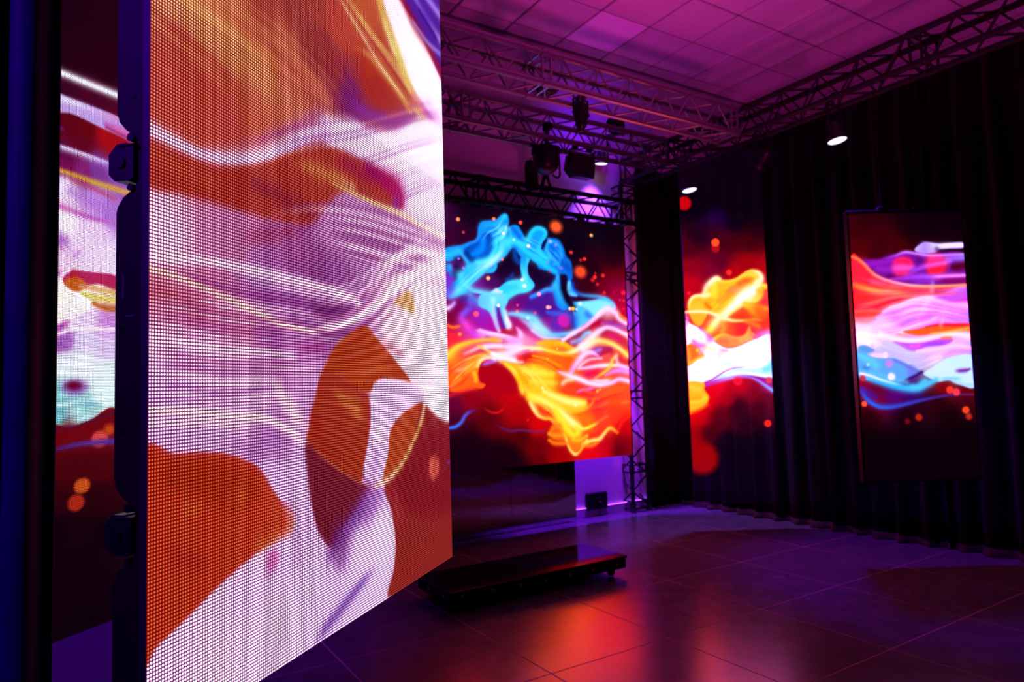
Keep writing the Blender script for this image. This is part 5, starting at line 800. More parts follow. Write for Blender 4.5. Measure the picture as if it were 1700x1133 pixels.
  ('s',[(.1656,1.2869,.0065,.0065),(.3262,1.3331,.0065,.0065),(.463,1.3496,.0066,.0066),(.643,1.3059,.0066,.0066)],(255,235,255),.2812,3),
  ('s',[(.1548,1.2717,.0118,.0118),(.3278,1.3146,.0118,.0118),(.4671,1.3413,.0119,.0119),(.6455,1.2972,.012,.012)],(255,235,255),.4762,3),
  ('s',[(.3179,1.3037,.0046,.0046),(.4661,1.332,.0047,.0047),(.6486,1.2904,.0047,.0047),(.8467,1.2494,.0047,.0047)],(190,80,235),.4076,3),
  ('s',[(.1572,1.2637,.005,.005),(.3218,1.3016,.005,.005),(.4591,1.3265,.005,.005),(.642,1.2854,.0051,.0051),(.8457,1.2458,.0051,.0051)],(255,235,255),.3909,3),
  ('s',[(.1484,1.2453,.0071,.0071),(.3223,1.284,.0071,.0071),(.4598,1.3165,.0071,.0071),(.642,1.2825,.0072,.0072)],(255,235,255),.4412,3),
  ('s',[(.3158,1.2773,.006,.006),(.4657,1.3094,.006,.006),(.6436,1.2716,.0061,.0061),(.8544,1.2351,.006,.006)],(235,150,250),.3978,3),
  ('s',[(.1471,1.234,.0084,.0084),(.3123,1.2719,.0084,.0084),(.4632,1.2981,.0085,.0085),(.644,1.2729,.0085,.0085),(.8533,1.2294,.0086,.0086)],(235,150,250),.329,3),
  ('s',[(.3115,1.2553,.0066,.0066),(.4576,1.294,.0067,.0067),(.6465,1.2686,.0067,.0067),(.8511,1.2177,.0068,.0068)],(215,110,240),.45,3),
  ('s',[(.3096,1.2487,.0107,.0107),(.4622,1.2852,.0107,.0107),(.6443,1.2616,.0108,.0108)],(250,190,250),.4147,3),
  ('s',[(.1302,1.2101,.0062,.0062),(.3144,1.2352,.0062,.0062),(.4609,1.2798,.0062,.0062),(.65,1.2527,.0063,.0063),(.8453,1.2076,.0063,.0063)],(255,235,255),.3957,3),
  ('s',[(.3128,1.2337,.0085,.0085),(.46,1.2714,.0086,.0086),(.6516,1.2565,.0087,.0087),(.8489,1.2012,.0087,.0087)],(255,205,235),.4303,3),
  ('s',[(.3127,1.2136,.0105,.0105),(.4628,1.2659,.0106,.0106),(.6461,1.2494,.0106,.0106)],(255,205,235),.4994,3),
  ('s',[(.3054,1.2105,.0111,.0111),(.4546,1.263,.0112,.0112),(.6492,1.2501,.0113,.0113)],(255,205,235),.4125,3),
  ('s',[(.302,1.201,.0115,.0115),(.4617,1.2465,.0116,.0116),(.6484,1.2343,.0117,.0117),(.8528,1.184,.0118,.0118)],(215,110,240),.4473,3),
  ('s',[(.1179,1.171,.005,.005),(.3038,1.1917,.005,.005),(.4582,1.2454,.005,.005),(.6498,1.2368,.0051,.0051),(.8457,1.1795,.0051,.0051)],(235,150,250),.408,3),
  ('s',[(.3032,1.182,.0077,.0077),(.4534,1.2324,.0077,.0077),(.6521,1.2332,.0078,.0078)],(255,235,255),.4104,3),
  ('s',[(.113,1.1549,.0063,.0063),(.3014,1.1767,.0063,.0063),(.4569,1.2237,.0063,.0063),(.6511,1.2269,.0064,.0064),(.8489,1.1637,.0064,.0064)],(250,190,250),.2955,3),
  ('s',[(.1066,1.1387,.0045,.0045),(.3009,1.1565,.0045,.0045),(.4543,1.2148,.0045,.0045),(.6567,1.2228,.0046,.0046),(.8508,1.1544,.0046,.0046)],(215,110,240),.4954,3),
  ('s',[(.2954,1.1587,.0111,.0111),(.457,1.2158,.0112,.0112),(.6492,1.2142,.0113,.0113)],(235,150,250),.2898,3),
  ('s',[(.0993,1.1248,.0051,.0051),(.2954,1.1459,.0051,.0051),(.4548,1.2004,.0051,.0051),(.6523,1.2165,.0052,.0052),(.8509,1.1486,.0052,.0052)],(215,110,240),.3571,3),
  ('s',[(.0986,1.1188,.0105,.0105),(.2944,1.1372,.0104,.0104),(.4521,1.1956,.0105,.0105),(.6585,1.2054,.0106,.0106),(.8445,1.1377,.0107,.0107)],(215,110,240),.4799,3),
  ('s',[(.0969,1.1103,.0059,.0059),(.2932,1.1256,.0058,.0058),(.4562,1.1852,.0058,.0058),(.6588,1.2052,.0059,.0059),(.8505,1.1328,.006,.006)],(215,110,240),.3943,3),
  ('s',[(.0942,1.1079,.0072,.0072),(.2966,1.1189,.0071,.0071),(.4519,1.1787,.0071,.0071),(.6524,1.2024,.0072,.0072),(.8499,1.1292,.0073,.0073)],(255,205,235),.3918,3),
  ('s',[(.0872,1.0947,.0102,.0102),(.2916,1.1077,.0101,.0101),(.456,1.1786,.0101,.0101),(.6545,1.1991,.0103,.0103),(.852,1.1233,.0103,.0103)],(215,110,240),.4705,3),
  ('s',[(.0891,1.0777,.0048,.0048),(.2888,1.0941,.0048,.0048),(.4527,1.1586,.0048,.0048),(.6588,1.188,.0049,.0049),(.8466,1.11,.0049,.0049)],(255,235,255),.3187,3),
  ('s',[(.2907,1.0876,.0069,.0069),(.4524,1.1522,.007,.007),(.6591,1.1816,.007,.007)],(250,190,250),.3793,3),
  ('s',[(.0128,1.1412,.0099,.0099),(.1754,1.0987,.0099,.0099),(.3503,1.0367,.0099,.0099),(.6191,1.0279,.0098,.0098)],(190,160,240),.3842,3),
  ('s',[(.1786,1.0966,.0101,.0101),(.36,1.0212,.01,.01),(.6194,1.0229,.01,.01),(.8631,1.0406,.0099,.0099)],(225,190,245),.2864,3),
  ('s',[(.0178,1.1144,.0115,.0115),(.1874,1.0774,.0115,.0115),(.3601,1.0046,.0114,.0114),(.6203,1.0099,.0113,.0113),(.8645,1.0338,.0113,.0113)],(250,215,250),.3113,3),
  ('s',[(.1833,1.0704,.0097,.0097),(.3634,1.0019,.0096,.0096),(.6245,1.0066,.0096,.0096)],(225,190,245),.3064,3),
  ('s',[(.0272,1.1,.0079,.0079),(.1895,1.0498,.0079,.0079),(.3687,.9889,.0079,.0079),(.622,.9906,.0078,.0078),(.8599,1.0172,.0078,.0078)],(250,215,250),.4037,3),
  ('s',[(.0303,1.0895,.0106,.0106),(.1907,1.0469,.0106,.0106),(.3683,.9806,.0105,.0105),(.625,.993,.0104,.0104)],(225,190,245),.3512,3),
  ('s',[(.0311,1.0845,.0087,.0087),(.1939,1.0401,.0087,.0087),(.3689,.9707,.0087,.0087),(.6228,.9842,.0086,.0086)],(240,220,255),.4913,3),
  ('s',[(.0355,1.0706,.0078,.0078),(.1969,1.0246,.0078,.0078),(.3789,.959,.0077,.0077),(.6236,.98,.0077,.0077),(.8618,1.0025,.0077,.0077)],(190,160,240),.288,3),
  ('s',[(.2067,1.0126,.0112,.0112),(.3837,.9412,.0111,.0111),(.6201,.9713,.011,.011)],(240,220,255),.4403,3),
  ('s',[(.0352,1.0518,.0111,.0111),(.2105,1.0016,.0111,.0111),(.3808,.9409,.011,.011),(.616,.9641,.0109,.0109)],(255,245,255),.2552,3),
  ('s',[(.0444,1.049,.0108,.0108),(.2057,.9977,.0108,.0108),(.3861,.9322,.0107,.0107),(.6191,.9629,.0106,.0106),(.8542,.9808,.0106,.0106)],(225,190,245),.4806,3),
  ('s',[(.2101,.9856,.0081,.0081),(.3934,.9157,.008,.008),(.619,.9456,.008,.008),(.8568,.977,.008,.008)],(250,215,250),.3631,3),
  ('s',[(.2194,.9694,.0074,.0074),(.3971,.9006,.0074,.0074),(.6142,.9393,.0073,.0073),(.853,.9686,.0073,.0073)],(190,160,240),.4098,3),
  ('s',[(.2211,.9612,.0087,.0087),(.4,.8889,.0086,.0086),(.6192,.9342,.0085,.0085),(.8548,.9614,.0085,.0085)],(250,215,250),.337,3),
  ('s',[(.0546,1.0069,.0054,.0054),(.2205,.9498,.0054,.0054),(.402,.8745,.0053,.0053),(.6154,.9303,.0053,.0053),(.8548,.9544,.0053,.0053)],(225,190,245),.3584,3),
  ('s',[(.23,.9371,.0048,.0048),(.4034,.8665,.0047,.0047),(.6142,.9185,.0047,.0047),(.8561,.9456,.0047,.0047)],(240,220,255),.384,3),
  ('s',[(.2302,.9295,.01,.01),(.408,.8609,.0098,.0098),(.6163,.9124,.0098,.0098),(.8548,.936,.0098,.0098)],(250,215,250),.4595,3),
  ('s',[(.0649,.9761,.0084,.0084),(.2357,.916,.0084,.0084),(.4147,.8447,.0083,.0083),(.6164,.9013,.0082,.0082)],(240,220,255),.433,3),
  ('s',[(.2337,.9102,.0063,.0063),(.414,.8409,.0063,.0063),(.6136,.9011,.0062,.0062)],(225,190,245),.3954,3),
  ('s',[(.0661,.9552,.0093,.0093),(.2449,.8911,.0093,.0093),(.416,.823,.0092,.0092),(.6137,.8855,.0091,.0091)],(255,245,255),.4584,3),
  ('s',[(.0679,.9544,.0081,.0081),(.2463,.8869,.0081,.0081),(.4185,.8187,.008,.008),(.6147,.8848,.0079,.0079),(.8548,.9137,.008,.008)],(255,245,255),.2846,3),
  ('s',[(.2451,.8761,.0107,.0107),(.42,.8019,.0105,.0105),(.6115,.8752,.0104,.0104)],(255,245,255),.4331,3),
  ('p',[(.3475,1.1086),(.4486,1.1216),(.5464,1.1428),(.6678,1.1552),(.8601,1.151),(.8603,1.1011),(.7033,1.093),(.5822,1.0822),(.4614,1.0746)],(246,92,28),.0091,1),
  ('s',[(.53,1.1368,.009,.009),(.6272,1.15,.0136,.0136),(.7473,1.1447,.0146,.0146),(.8595,1.143,.0137,.0137)],[(235,40,80),(230,15,60),(235,15,70)],.9,0),
  ('s',[(.5662,1.0835,.0113,.0113),(.687,1.0903,.0158,.0158),(.7844,1.105,.0158,.0158),(.8617,1.1187,.0158,.0158)],[(255,170,80),(255,185,80),(255,150,60)],.9,0),
  ('s',[(.2862,1.0919,.0183,.0183),(.3494,1.078,.0183,.0183),(.4125,1.064,.0183,.0183)],(245,150,170),.8,3),
  ('s',[(.3524,1.1221,.0135,.0135),(.467,1.1548,.0153,.0153),(.5655,1.184,.0153,.0153),(.6485,1.2218,.0135,.0135)],(250,215,250),.75,2),
  ('s',[(.4699,1.195,.0361,.0361),(.5924,1.2235,.0361,.0361)],(225,100,235),.6,3),
  ('s',[(.6341,1.1337,.0179,.0179),(.672,1.2131,.0179,.0179)],(245,190,250),.5,3),
  ('s',[(.6483,1.1091,.0138,.0138),(.6302,1.1901,.0138,.0138)],(250,130,150),.35,3),
  ('s',[(.1816,1.0871,.0229,.0229),(.2837,1.0559,.0229,.0229),(.3947,1.0381,.0205,.0205),(.5074,1.0451,.0203,.0203),(.6211,1.0657,.0181,.0181),(.742,1.0741,.0227,.0227),(.8611,1.0585,.032,.032)],[(255,250,255),(255,235,250),(255,245,245),(255,225,235),(255,240,230),(255,230,225)],.95,0),
  ('p',[(.2742,1.0337),(.3933,1.0189),(.5056,1.0203),(.6193,1.0409),(.723,1.0346),(.6641,.9963),(.5355,.9905),(.4697,.9661),(.4051,.9576),(.3431,.9883)],(205,78,226),.0091,1),
  ('s',[(.6196,1.0457,.0113,.0113),(.6841,1.0502,.0113,.0113),(.7319,1.0463,.0114,.0114)],(240,110,50),.8,3),
  ('s',[(.4882,1.0016,.0181,.0181),(.5847,1.0067,.0181,.0181),(.6816,1.0158,.0181,.0181)],(160,60,235),.7,3),
  ('s',[(.3763,1.005,.0182,.0182),(.4397,.995,.0181,.0181),(.4885,1.0056,.018,.018)],(240,90,235),.7,3),
  ('s',[(.4532,.9586,.0113,.0113),(.5818,.9667,.0135,.0135),(.7115,.9868,.0136,.0136),(.7993,.9826,.0137,.0137),(.866,.9645,.0137,.0137)],(252,215,250),.9,0),
  ('s',[(.6502,.9166,.0179,.0179),(.7319,.9381,.0315,.0315),(.8523,.9425,.0316,.0316)],(220,130,240),.6,0),
  ('s',[(.1792,1.051,.0276,.0276),(.2799,.9999,.0369,.0369),(.3719,.941,.0413,.0413),(.4825,.9217,.0364,.0364)],(215,195,248),.6,0),
  ('s',[(.2601,.9444,.0367,.0367),(.3691,.9011,.0368,.0368),(.4609,.8424,.0368,.0368)],(200,185,245),.6,0),
  ('p',[(.0066,.9841),(.0645,1.0128),(.1275,.9724),(.0743,.942),(.1701,.9151),(.2736,.9088),(.3822,.8592),(.4775,.7941),(.3909,.7553),(.3094,.7314),(.1981,.7388),(-.0063,.7848)],(92,165,235),.009,1),
  ('s',[(.0115,.9359,.0275,.0275),(.0658,.9103,.0367,.0367),(.127,.8685,.0368,.0368),(.1467,.8041,.0366,.0366)],(95,210,250),.8,2),
  ('s',[(.3658,.8533,.0323,.0323),(.4023,.8043,.0316,.0316),(.3597,.7658,.031,.031)],(110,115,230),.8,3),
  ('s',[(.2728,.896,.0115,.0115),(.3652,.8453,.0115,.0115),(.4575,.7947,.0115,.0115)],(130,90,210),.7,0),
  ('s',[(.0217,.8477,.0228,.0228),(.0924,.8296,.0228,.0228)],(60,110,210),.6,3),
  ('s',[(.0311,.9914,.0228,.0228),(.1099,.973,.0228,.0228)],(100,140,215),.7,0),
  ('s',[(.0759,.942,.0136,.0136),(.1552,.9316,.0182,.0182),(.2111,.9299,.0181,.0181)],(245,215,245),.85,1),
  ('p',[(.4814,.7939),(.5646,.8393),(.6484,.8911),(.8618,.9102),(.8641,.6789),(.7538,.6965),(.6765,.7307),(.5961,.7228),(.5341,.7485)],(205,236,252),.009,1),
  ('s',[(.49,.8017,.0071,.0071),(.5652,.8473,.0071,.0071),(.6567,.8964,.0071,.0071)],(200,150,210),.6,0),
  ('d',.6057,.854,.0542,.0542,(225,235,250),.9,.5),
  ('s',[(.7135,.7989,.0135,.0135),(.7935,.8005,.018,.018),(.8383,.8111,.0089,.0089)],(120,30,160),.95,1),
  ('s',[(.5975,.7426,.0135,.0135),(.6854,.744,.0135,.0135),(.7807,.7371,.0135,.0135)],(90,195,245),.7,3),
  ('s',[(.4737,.7974,.0155,.0155),(.4322,.7755,.0155,.0155),(.3911,.7584,.0133,.0133),(.334,.7411,.0089,.0089)],(55,0,105),.95,2),
  ('s',[(.0136,.7842,.0228,.0228),(.1188,.7452,.0273,.0273),(.2358,.7058,.0318,.0318),(.3459,.6826,.0362,.0362),(.4333,.6776,.0358,.0358),(.5071,.7056,.031,.031),(.5813,.7391,.0222,.0222)],[(120,180,250),(60,180,250),(40,185,255),(60,195,255),(60,190,250),(70,190,250),(90,200,250)],.97,0),
  ('s',[(.3547,.6943,.0225,.0225),(.4343,.6919,.0267,.0267),(.4928,.7299,.0354,.0354)],(80,210,252),.8,1),
  ('s',[(.0148,.8025,.0136,.0136),(.0893,.7819,.0137,.0137),(.1747,.7459,.0128,.0128),(.2607,.7194,.0118,.0118),(.3313,.7029,.0091,.0091)],[(250,240,250),(225,245,255),(190,250,255),(130,235,255)],.95,2),
  ('s',[(.0162,.824,.0136,.0136),(.1461,.7961,.0182,.0182),(.2539,.7371,.0182,.0182),(.3569,.726,.0181,.0181)],(90,200,250),.6,0),
  ('s',[(.6767,.7339,.0119,.0119),(.7545,.7061,.0137,.0137),(.8604,.683,.0154,.0154)],(170,220,250),.95,1),
  ('s',[(.014,.6688,.0183,.0275),(.0497,.6043,.0183,.0275),(.1218,.5522,.0159,.0272),(.2006,.5403,.0157,.0269),(.2971,.5532,.0156,.0222),(.4264,.581,.0133,.0178),(.5556,.6048,.0107,.0134),(.7003,.6219,.009,.0107),(.8516,.6197,.009,.009)],[(60,70,220),(40,100,240),(40,95,240),(50,80,220),(55,60,205),(60,40,170),(85,30,140),(110,20,80)],.96,0),
  ('s',[(.0267,.6804,.0275,.0275),(.0798,.6391,.0366,.0366),(.1408,.5976,.0228,.0228)],(70,20,170),.7,2),
  ('d',.0277,.5732,.0198,.0197,(255,90,50),.35,.95),
  ('d',.2442,.7708,.0289,.0288,(238,238,250),.35,.95),
  ('d',.2349,.8692,.0298,.0298,(208,130,225),.35,.95),
  ('d',.2073,.934,.0181,.0181,(246,226,250),.35,.95),
  ('d',.0749,.8661,.0127,.0126,(160,225,250),.35,.95),
  ('d',.6752,.6592,.0261,.026,(255,60,40),.35,.95),
  ('d',.7217,.6419,.027,.0269,(250,60,82),.35,.95),
  ('d',.7832,.5053,.0261,.0259,(255,75,35),.35,.95),
  ('d',.8018,.4573,.0243,.0241,(190,42,30),.35,.95),
  ('d',.4276,.4623,.0261,.0259,(190,36,20),.35,.95),
  ('d',.3406,.4349,.0207,.0205,(112,6,26),.35,.95),
  ('d',.0284,.7662,.0226,.0225,(205,45,75),.35,.95),
  ('d',.116,1.0048,.0154,.0154,(230,190,240),.35,.95),
 ],
 'front': [
  ('g',.0292,[(.0121,.9674,255,175,115),(.0125,.8932,240,110,80),(.0459,.9454,235,110,80),(.0862,.9912,255,185,110),(.0342,.9885,255,190,120),(.1535,.9921,252,178,105),(.1077,.8881,232,105,70),(.0463,.8537,240,110,80),(.23,.9893,248,172,98),(.3175,.9666,248,150,105),(.2027,.8883,238,125,80),(.3198,1.1332,180,75,65),(.2363,1.0845,200,90,70),(.3858,1.0852,165,60,58),(.288,1.058,215,115,80),(.4857,1.1775,222,85,65),(.4594,1.0764,175,60,62),(.5888,1.1432,205,55,40),(.499,1.058,140,40,140),(.5465,1.2412,232,115,60),(.3842,1.0018,225,120,90),(-.0293,.9309,250,160,110),(.1538,1.0887,235,140,90),(.3537,1.2129,190,80,60),(.1531,.8696,235,110,90),(.0141,.6503,250,225,250),(.1526,.6777,222,150,195),(.3139,.7096,190,110,180),(.5325,.7529,200,150,210),(.8452,.8147,238,208,242),(.0146,.582,228,130,150),(.0869,.5667,220,120,160),(.0148,.5482,238,170,190),(.1758,.5459,222,140,180),(.2532,.5199,190,110,195),(.087,.5001,242,208,242),(.015,.5088,246,222,245),(.0479,.4727,222,180,240),(.1659,.4639,230,190,240),(.0154,.4474,222,190,246),(.4119,.6114,135,55,145),(.3126,.6118,172,100,190),(.227,.6225,190,130,205),(.4497,.6571,180,110,190),(.8128,.6554,250,246,250),(.9352,.5293,222,228,236),(.7188,.5956,246,225,236),(.311,.5004,215,150,220),(.3414,.4487,215,170,225),(.1078,.3909,218,182,232),(.2517,.3667,190,130,205),(.1998,.4306,228,190,238),(.2514,.3323,220,190,245),(.3081,.29,228,200,250),(.3068,.2011,225,195,250),(.198,.1443,232,208,250),(.0681,.1114,240,220,252),(.1078,.0537,246,228,255),(.3676,.0956,230,210,250),(.5148,.1356,232,214,252),(.6023,.1594,238,222,252),(.437,.1145,226,200,250),(.2487,.0632,240,222,254),(.5679,.2095,190,140,220)]),
  ('p',[(.6443,1.3633),(.741,1.3974),(.8216,1.3588),(.9111,1.3404),(1.0086,1.3013),(1.0122,1.1086),(.8611,1.1363),(.79,1.1957),(.7244,1.2616)],(244,228,252),.0216,1),
  ('s',[(.6338,1.3473,.0203,.0203),(.6724,1.2976,.0272,.0272),(.7348,1.2456,.0277,.0277),(.79,1.1957,.0243,.0243),(.8743,1.1413,.0211,.0211)],[(255,205,90),(255,215,100),(255,240,120),(255,235,110),(255,200,110)],.95,0),
  ('s',[(.6525,1.3124,.0102,.0102),(.6922,1.2666,.0138,.0138),(.7339,1.2242,.0105,.0105)],(255,245,190),.5,3),
  ('s',[(.5185,1.1666,.0061,.0061),(.5899,1.1773,.011,.011),(.6677,1.1686,.0136,.0136),(.731,1.1549,.0131,.0131),(.7989,1.1291,.0115,.0115)],[(235,130,70),(255,190,90),(255,205,80),(255,200,80),(245,160,80)],.92,1),
  ('s',[(.5805,1.1729,.0265,.0265),(.5975,1.1231,.0268,.0268)],(225,75,30),.6,3),
  ('p',[(.7653,1.4328),(1.0572,1.6004),(1.0399,1.3149),(.9117,1.3524),(.8348,1.3768)],(95,40,200),.0105,1),
  ('s',[(.747,1.4061,.012,.012),(.8229,1.3874,.0129,.0129),(.912,1.3584,.0144,.0144),(1.0094,1.3139,.0196,.0196)],[(190,30,90),(170,15,60),(190,20,60),(200,25,70)],.9,0),
  ('s',[(.8381,1.4463,.0127,.0127),(.9158,1.4306,.0167,.0167),(1.0149,1.4085,.0177,.0177)],[(150,120,250),(120,80,235),(200,170,255)],.9,0),
  ('s',[(.9053,1.4896,.0146,.0146),(1.0194,1.4851,.0186,.0186)],(175,150,255),.9,0),
  ('s',[(.8224,1.3759,.0085,.0085),(.9123,1.3644,.0105,.0105),(1.0054,1.3732,.0096,.0096)],(175,150,250),.8,0),
  ('s',[(.8625,1.4255,.0063,.0063),(.9705,1.405,.0083,.0083)],(50,15,150),.7,0),
  ('s',[(.8132,1.1783,.0153,.0153),(.9018,1.1631,.0182,.0182),(.9999,1.1525,.0211,.0211)],(225,50,190),.75,0),
  ('s',[(.9036,1.1982,.0191,.0191),(1.0006,1.1648,.02,.02)],(250,190,250),.5,0),
  ('s',[(-.1189,.9252,.0044,.0044),(-.0548,.9093,.0047,.0047),(.0125,.8962,.0052,.0052),(.0782,.8602,.0058,.0058)],(255,170,105),.2346,3),
  ('s',[(-.1007,.9357,.007,.007),(-.0336,.9252,.0077,.0077),(.0372,.9076,.0088,.0088),(.1063,.8713,.0098,.0098)],(200,75,55),.2757,3),
  ('s',[(-.0816,.9466,.0058,.0058),(-.0113,.9395,.0064,.0064),(.0631,.9196,.0074,.0074),(.1361,.8831,.0082,.0082)],(200,75,55),.3887,3),
  ('s',[(-.0616,.9581,.0044,.0044),(.0122,.9484,.0048,.0048),(.0905,.9322,.0055,.0055),(.1676,.8956,.0062,.0062)],(255,170,105),.3779,3),
  ('s',[(-.0406,.9702,.008,.008),(.0369,.957,.0086,.0086),(.1195,.9456,.0099,.0099),(.2011,.9089,.0113,.0113)],(200,75,55),.3717,3),
  ('s',[(-.0185,.9828,.006,.006),(.0629,.9804,.0069,.0069),(.1502,.9598,.0082,.0082),(.2368,.9229,.0091,.0091)],(255,170,105),.2086,3),
  ('s',[(.0047,.9961,.0076,.0076),(.0905,.9924,.0086,.0086),(.1828,.9748,.0101,.0101),(.2747,.938,.0115,.0115)],(255,190,120),.3731,3),
  ('s',[(.0291,1.0101,.0073,.0073),(.1196,1.0098,.0085,.0085),(.2174,.9908,.0101,.0101),(.3153,.954,.0115,.0115)],(255,190,120),.3347,3),
  ('s',[(.0548,1.0249,.0072,.0072),(.1504,1.0258,.0084,.0084),(.2543,1.0079,.0101,.0101),(.3587,.9712,.0115,.0115)],(200,75,55),.2134,3),
  ('s',[(.082,1.0405,.006,.006),(.1831,1.0357,.0067,.0067),(.2936,1.026,.008,.008),(.4052,.9896,.0093,.0093)],(200,75,55),.3276,3),
  ('s',[(.1107,1.057,.0091,.0091),(.2179,1.0544,.0102,.0102),(.3357,1.0455,.0122,.0122),(.4553,1.0094,.0143,.0143)],(255,170,105),.3487,3),
  ('s',[(.1411,1.0745,.0058,.0058),(.255,1.0785,.0067,.0067),(.3808,1.0663,.0082,.0082),(.5093,1.0307,.0095,.0095)],(255,170,105),.2783,3),
  ('s',[(.1734,1.093,.0078,.0078),(.2945,1.0967,.0089,.0089),(.4292,1.0887,.0109,.0109),(.5677,1.0539,.0128,.0128)],(225,95,60),.2478,3),
  ('s',[(.2076,1.1127,.0109,.0109),(.3368,1.1177,.0125,.0125),(.4814,1.1128,.0154,.0154),(.6311,1.0789,.0183,.0183)],(200,75,55),.2711,3),
  ('s',[(.2442,1.1336,.0055,.0055),(.3822,1.1449,.0064,.0064),(.5378,1.1388,.0081,.0081),(.7001,1.1062,.0096,.0096)],(200,75,55),.2781,3),
  ('s',[(.2831,1.156,.0137,.0137),(.4307,1.1588,.0151,.0151),(.5989,1.1671,.0185,.0185),(.7756,1.1361,.0229,.0229)],(225,95,60),.338,3),
  ('s',[(.4479,1.2506,.007,.007),(.5457,1.2126,.0075,.0075),(.6575,1.1691,.0075,.0075),(.8482,1.1314,.0079,.0079)],(230,130,80),.3286,3),
  ('s',[(.4503,1.2519,.0058,.0058),(.5498,1.2147,.0062,.0062),(.6647,1.1723,.0063,.0063),(.8531,1.1333,.0066,.0066)],(255,245,230),.4577,3),
  ('s',[(.4527,1.2533,.0053,.0053),(.554,1.2168,.0056,.0056),(.6719,1.1755,.0057,.0057),(.8581,1.1352,.0061,.0061)],(255,245,230),.2792,3),
  ('s',[(.4551,1.2547,.006,.006),(.5582,1.2189,.0064,.0064),(.6792,1.1788,.0066,.0066),(.8631,1.1371,.0071,.0071)],(255,200,90),.3027,3),
  ('s',[(.4576,1.2561,.0081,.0081),(.5624,1.2211,.0087,.0087),(.6865,1.1821,.009,.009),(.8682,1.139,.0098,.0098)],(230,130,80),.3449,3),
  ('s',[(.46,1.2575,.0068,.0068),(.5666,1.2232,.0072,.0072),(.694,1.1854,.0076,.0076),(.8733,1.1409,.0083,.0083)],(230,130,80),.2733,3),
  ('s',[(.4624,1.2589,.0054,.0054),(.5708,1.2254,.0058,.0058),(.7015,1.1887,.0061,.0061),(.8784,1.1428,.0067,.0067)],(255,200,90),.345,3),
  ('s',[(.4649,1.2603,.0069,.0069),(.5751,1.2276,.0074,.0074),(.709,1.1921,.0079,.0079),(.8835,1.1448,.0088,.0088)],(200,50,60),.4829,3),
  ('s',[(.4674,1.2618,.0069,.0069),(.5794,1.2297,.0073,.0073),(.7167,1.1955,.008,.008),(.8887,1.1467,.0089,.0089)],(200,50,60),.4463,3),
  ('s',[(.4698,1.2632,.0051,.0051),(.5837,1.2319,.0054,.0054),(.7244,1.1989,.0059,.0059),(.8939,1.1487,.0066,.0066)],(255,200,90),.4413,3),
  ('s',[(.4723,1.2646,.007,.007),(.5881,1.2342,.0074,.0074),(.7321,1.2024,.0082,.0082),(.8991,1.1506,.0093,.0093)],(255,200,90),.3152,3),
  ('s',[(.4748,1.266,.0068,.0068),(.5924,1.2364,.0073,.0073),(.74,1.2059,.0082,.0082),(.9043,1.1526,.0093,.0093)],(255,245,230),.2771,3),
  ('s',[(.4773,1.2675,.0072,.0072),(.5968,1.2386,.0076,.0076),(.7479,1.2094,.0087,.0087),(.9096,1.1546,.01,.01)],(255,200,90),.4911,3),
  ('s',[(.4798,1.2689,.007,.007),(.6013,1.2409,.0074,.0074),(.7559,1.213,.0085,.0085),(.9149,1.1566,.0099,.0099)],(255,225,130),.359,3),
  ('p',[(.4047,.9644),(.5058,1.0025),(.594,1.0167),(.7163,1.0612),(.8483,1.1343),(1.0299,1.151),(1.0259,.8365),(.7297,.856),(.7537,.8978),(.7109,.9271),(.6196,.9323),(.5039,.9305),(.4255,.9166)],(240,228,248),.0181,.97),
  ('s',[(.4984,1.0354,.0144,.0144),(.595,1.0456,.0183,.0183),(.7171,1.0821,.0142,.0142)],(165,60,185),.85,3),
  ('p',[(.6636,1.0569),(.7401,1.1064),(.8232,1.1303),(.7386,1.0694),(.6733,1.0431)],(190,70,205),.0173,.7),
  ('s',[(-.001,.7972,.0118,.0145),(.0428,.7949,.0113,.0132),(.0907,.7939,.0113,.0113),(.1482,.8027,.011,.0184),(.2127,.8248,.0112,.0223),(.2797,.861,.0108,.0256),(.3487,.9055,.0136,.0313),(.4188,.9445,.0197,.0372)],[(240,220,255),(240,225,255),(235,210,250),(240,220,255),(240,222,255),(232,205,248),(225,185,240)],.96,0),
  ('s',[(.1625,.8291,.0105,.0105),(.2568,.8792,.0115,.0115),(.3559,.942,.0126,.0126),(.4273,.9983,.0137,.0137)],(195,95,165),.55,3),
  ('s',[(.2345,.8713,.0019,.0019),(.3558,.934,.0021,.0021),(.54,1.0154,.0024,.0024),(.7997,1.1456,.0029,.0029),(1.0523,1.2642,.0033,.0033)],(160,90,180),.296,3),
  ('s',[(.2354,.8597,.0039,.0039),(.3556,.9217,.0043,.0043),(.5397,1.0023,.0049,.0049),(.799,1.132,.0058,.0058),(1.0514,1.2499,.0066,.0066)],(255,250,255),.2194,3),
  ('s',[(.2362,.8481,.0041,.0041),(.3554,.9094,.0045,.0045),(.5393,.9892,.0051,.0051),(.7984,1.1184,.0061,.0061),(1.0506,1.2357,.0069,.0069)],(160,90,180),.3404,3),
  ('s',[(.2371,.8365,.0039,.0039),(.3552,.8971,.0043,.0043),(.5389,.9762,.0049,.0049),(.7978,1.1049,.0058,.0058),(1.0497,1.2215,.0066,.0066)],(160,90,180),.336,3),
  ('s',[(.2379,.8249,.0039,.0039),(.355,.8849,.0043,.0043),(.5385,.9632,.0049,.0049),(.7972,1.0913,.0058,.0058),(1.0488,1.2074,.0067,.0067)],(235,215,245),.3038,3),
  ('s',[(.2388,.8133,.0022,.0022),(.3548,.8727,.0025,.0025),(.5382,.9502,.0028,.0028),(.7966,1.0778,.0033,.0033),(1.0479,1.1932,.0038,.0038)],(235,215,245),.399,3),
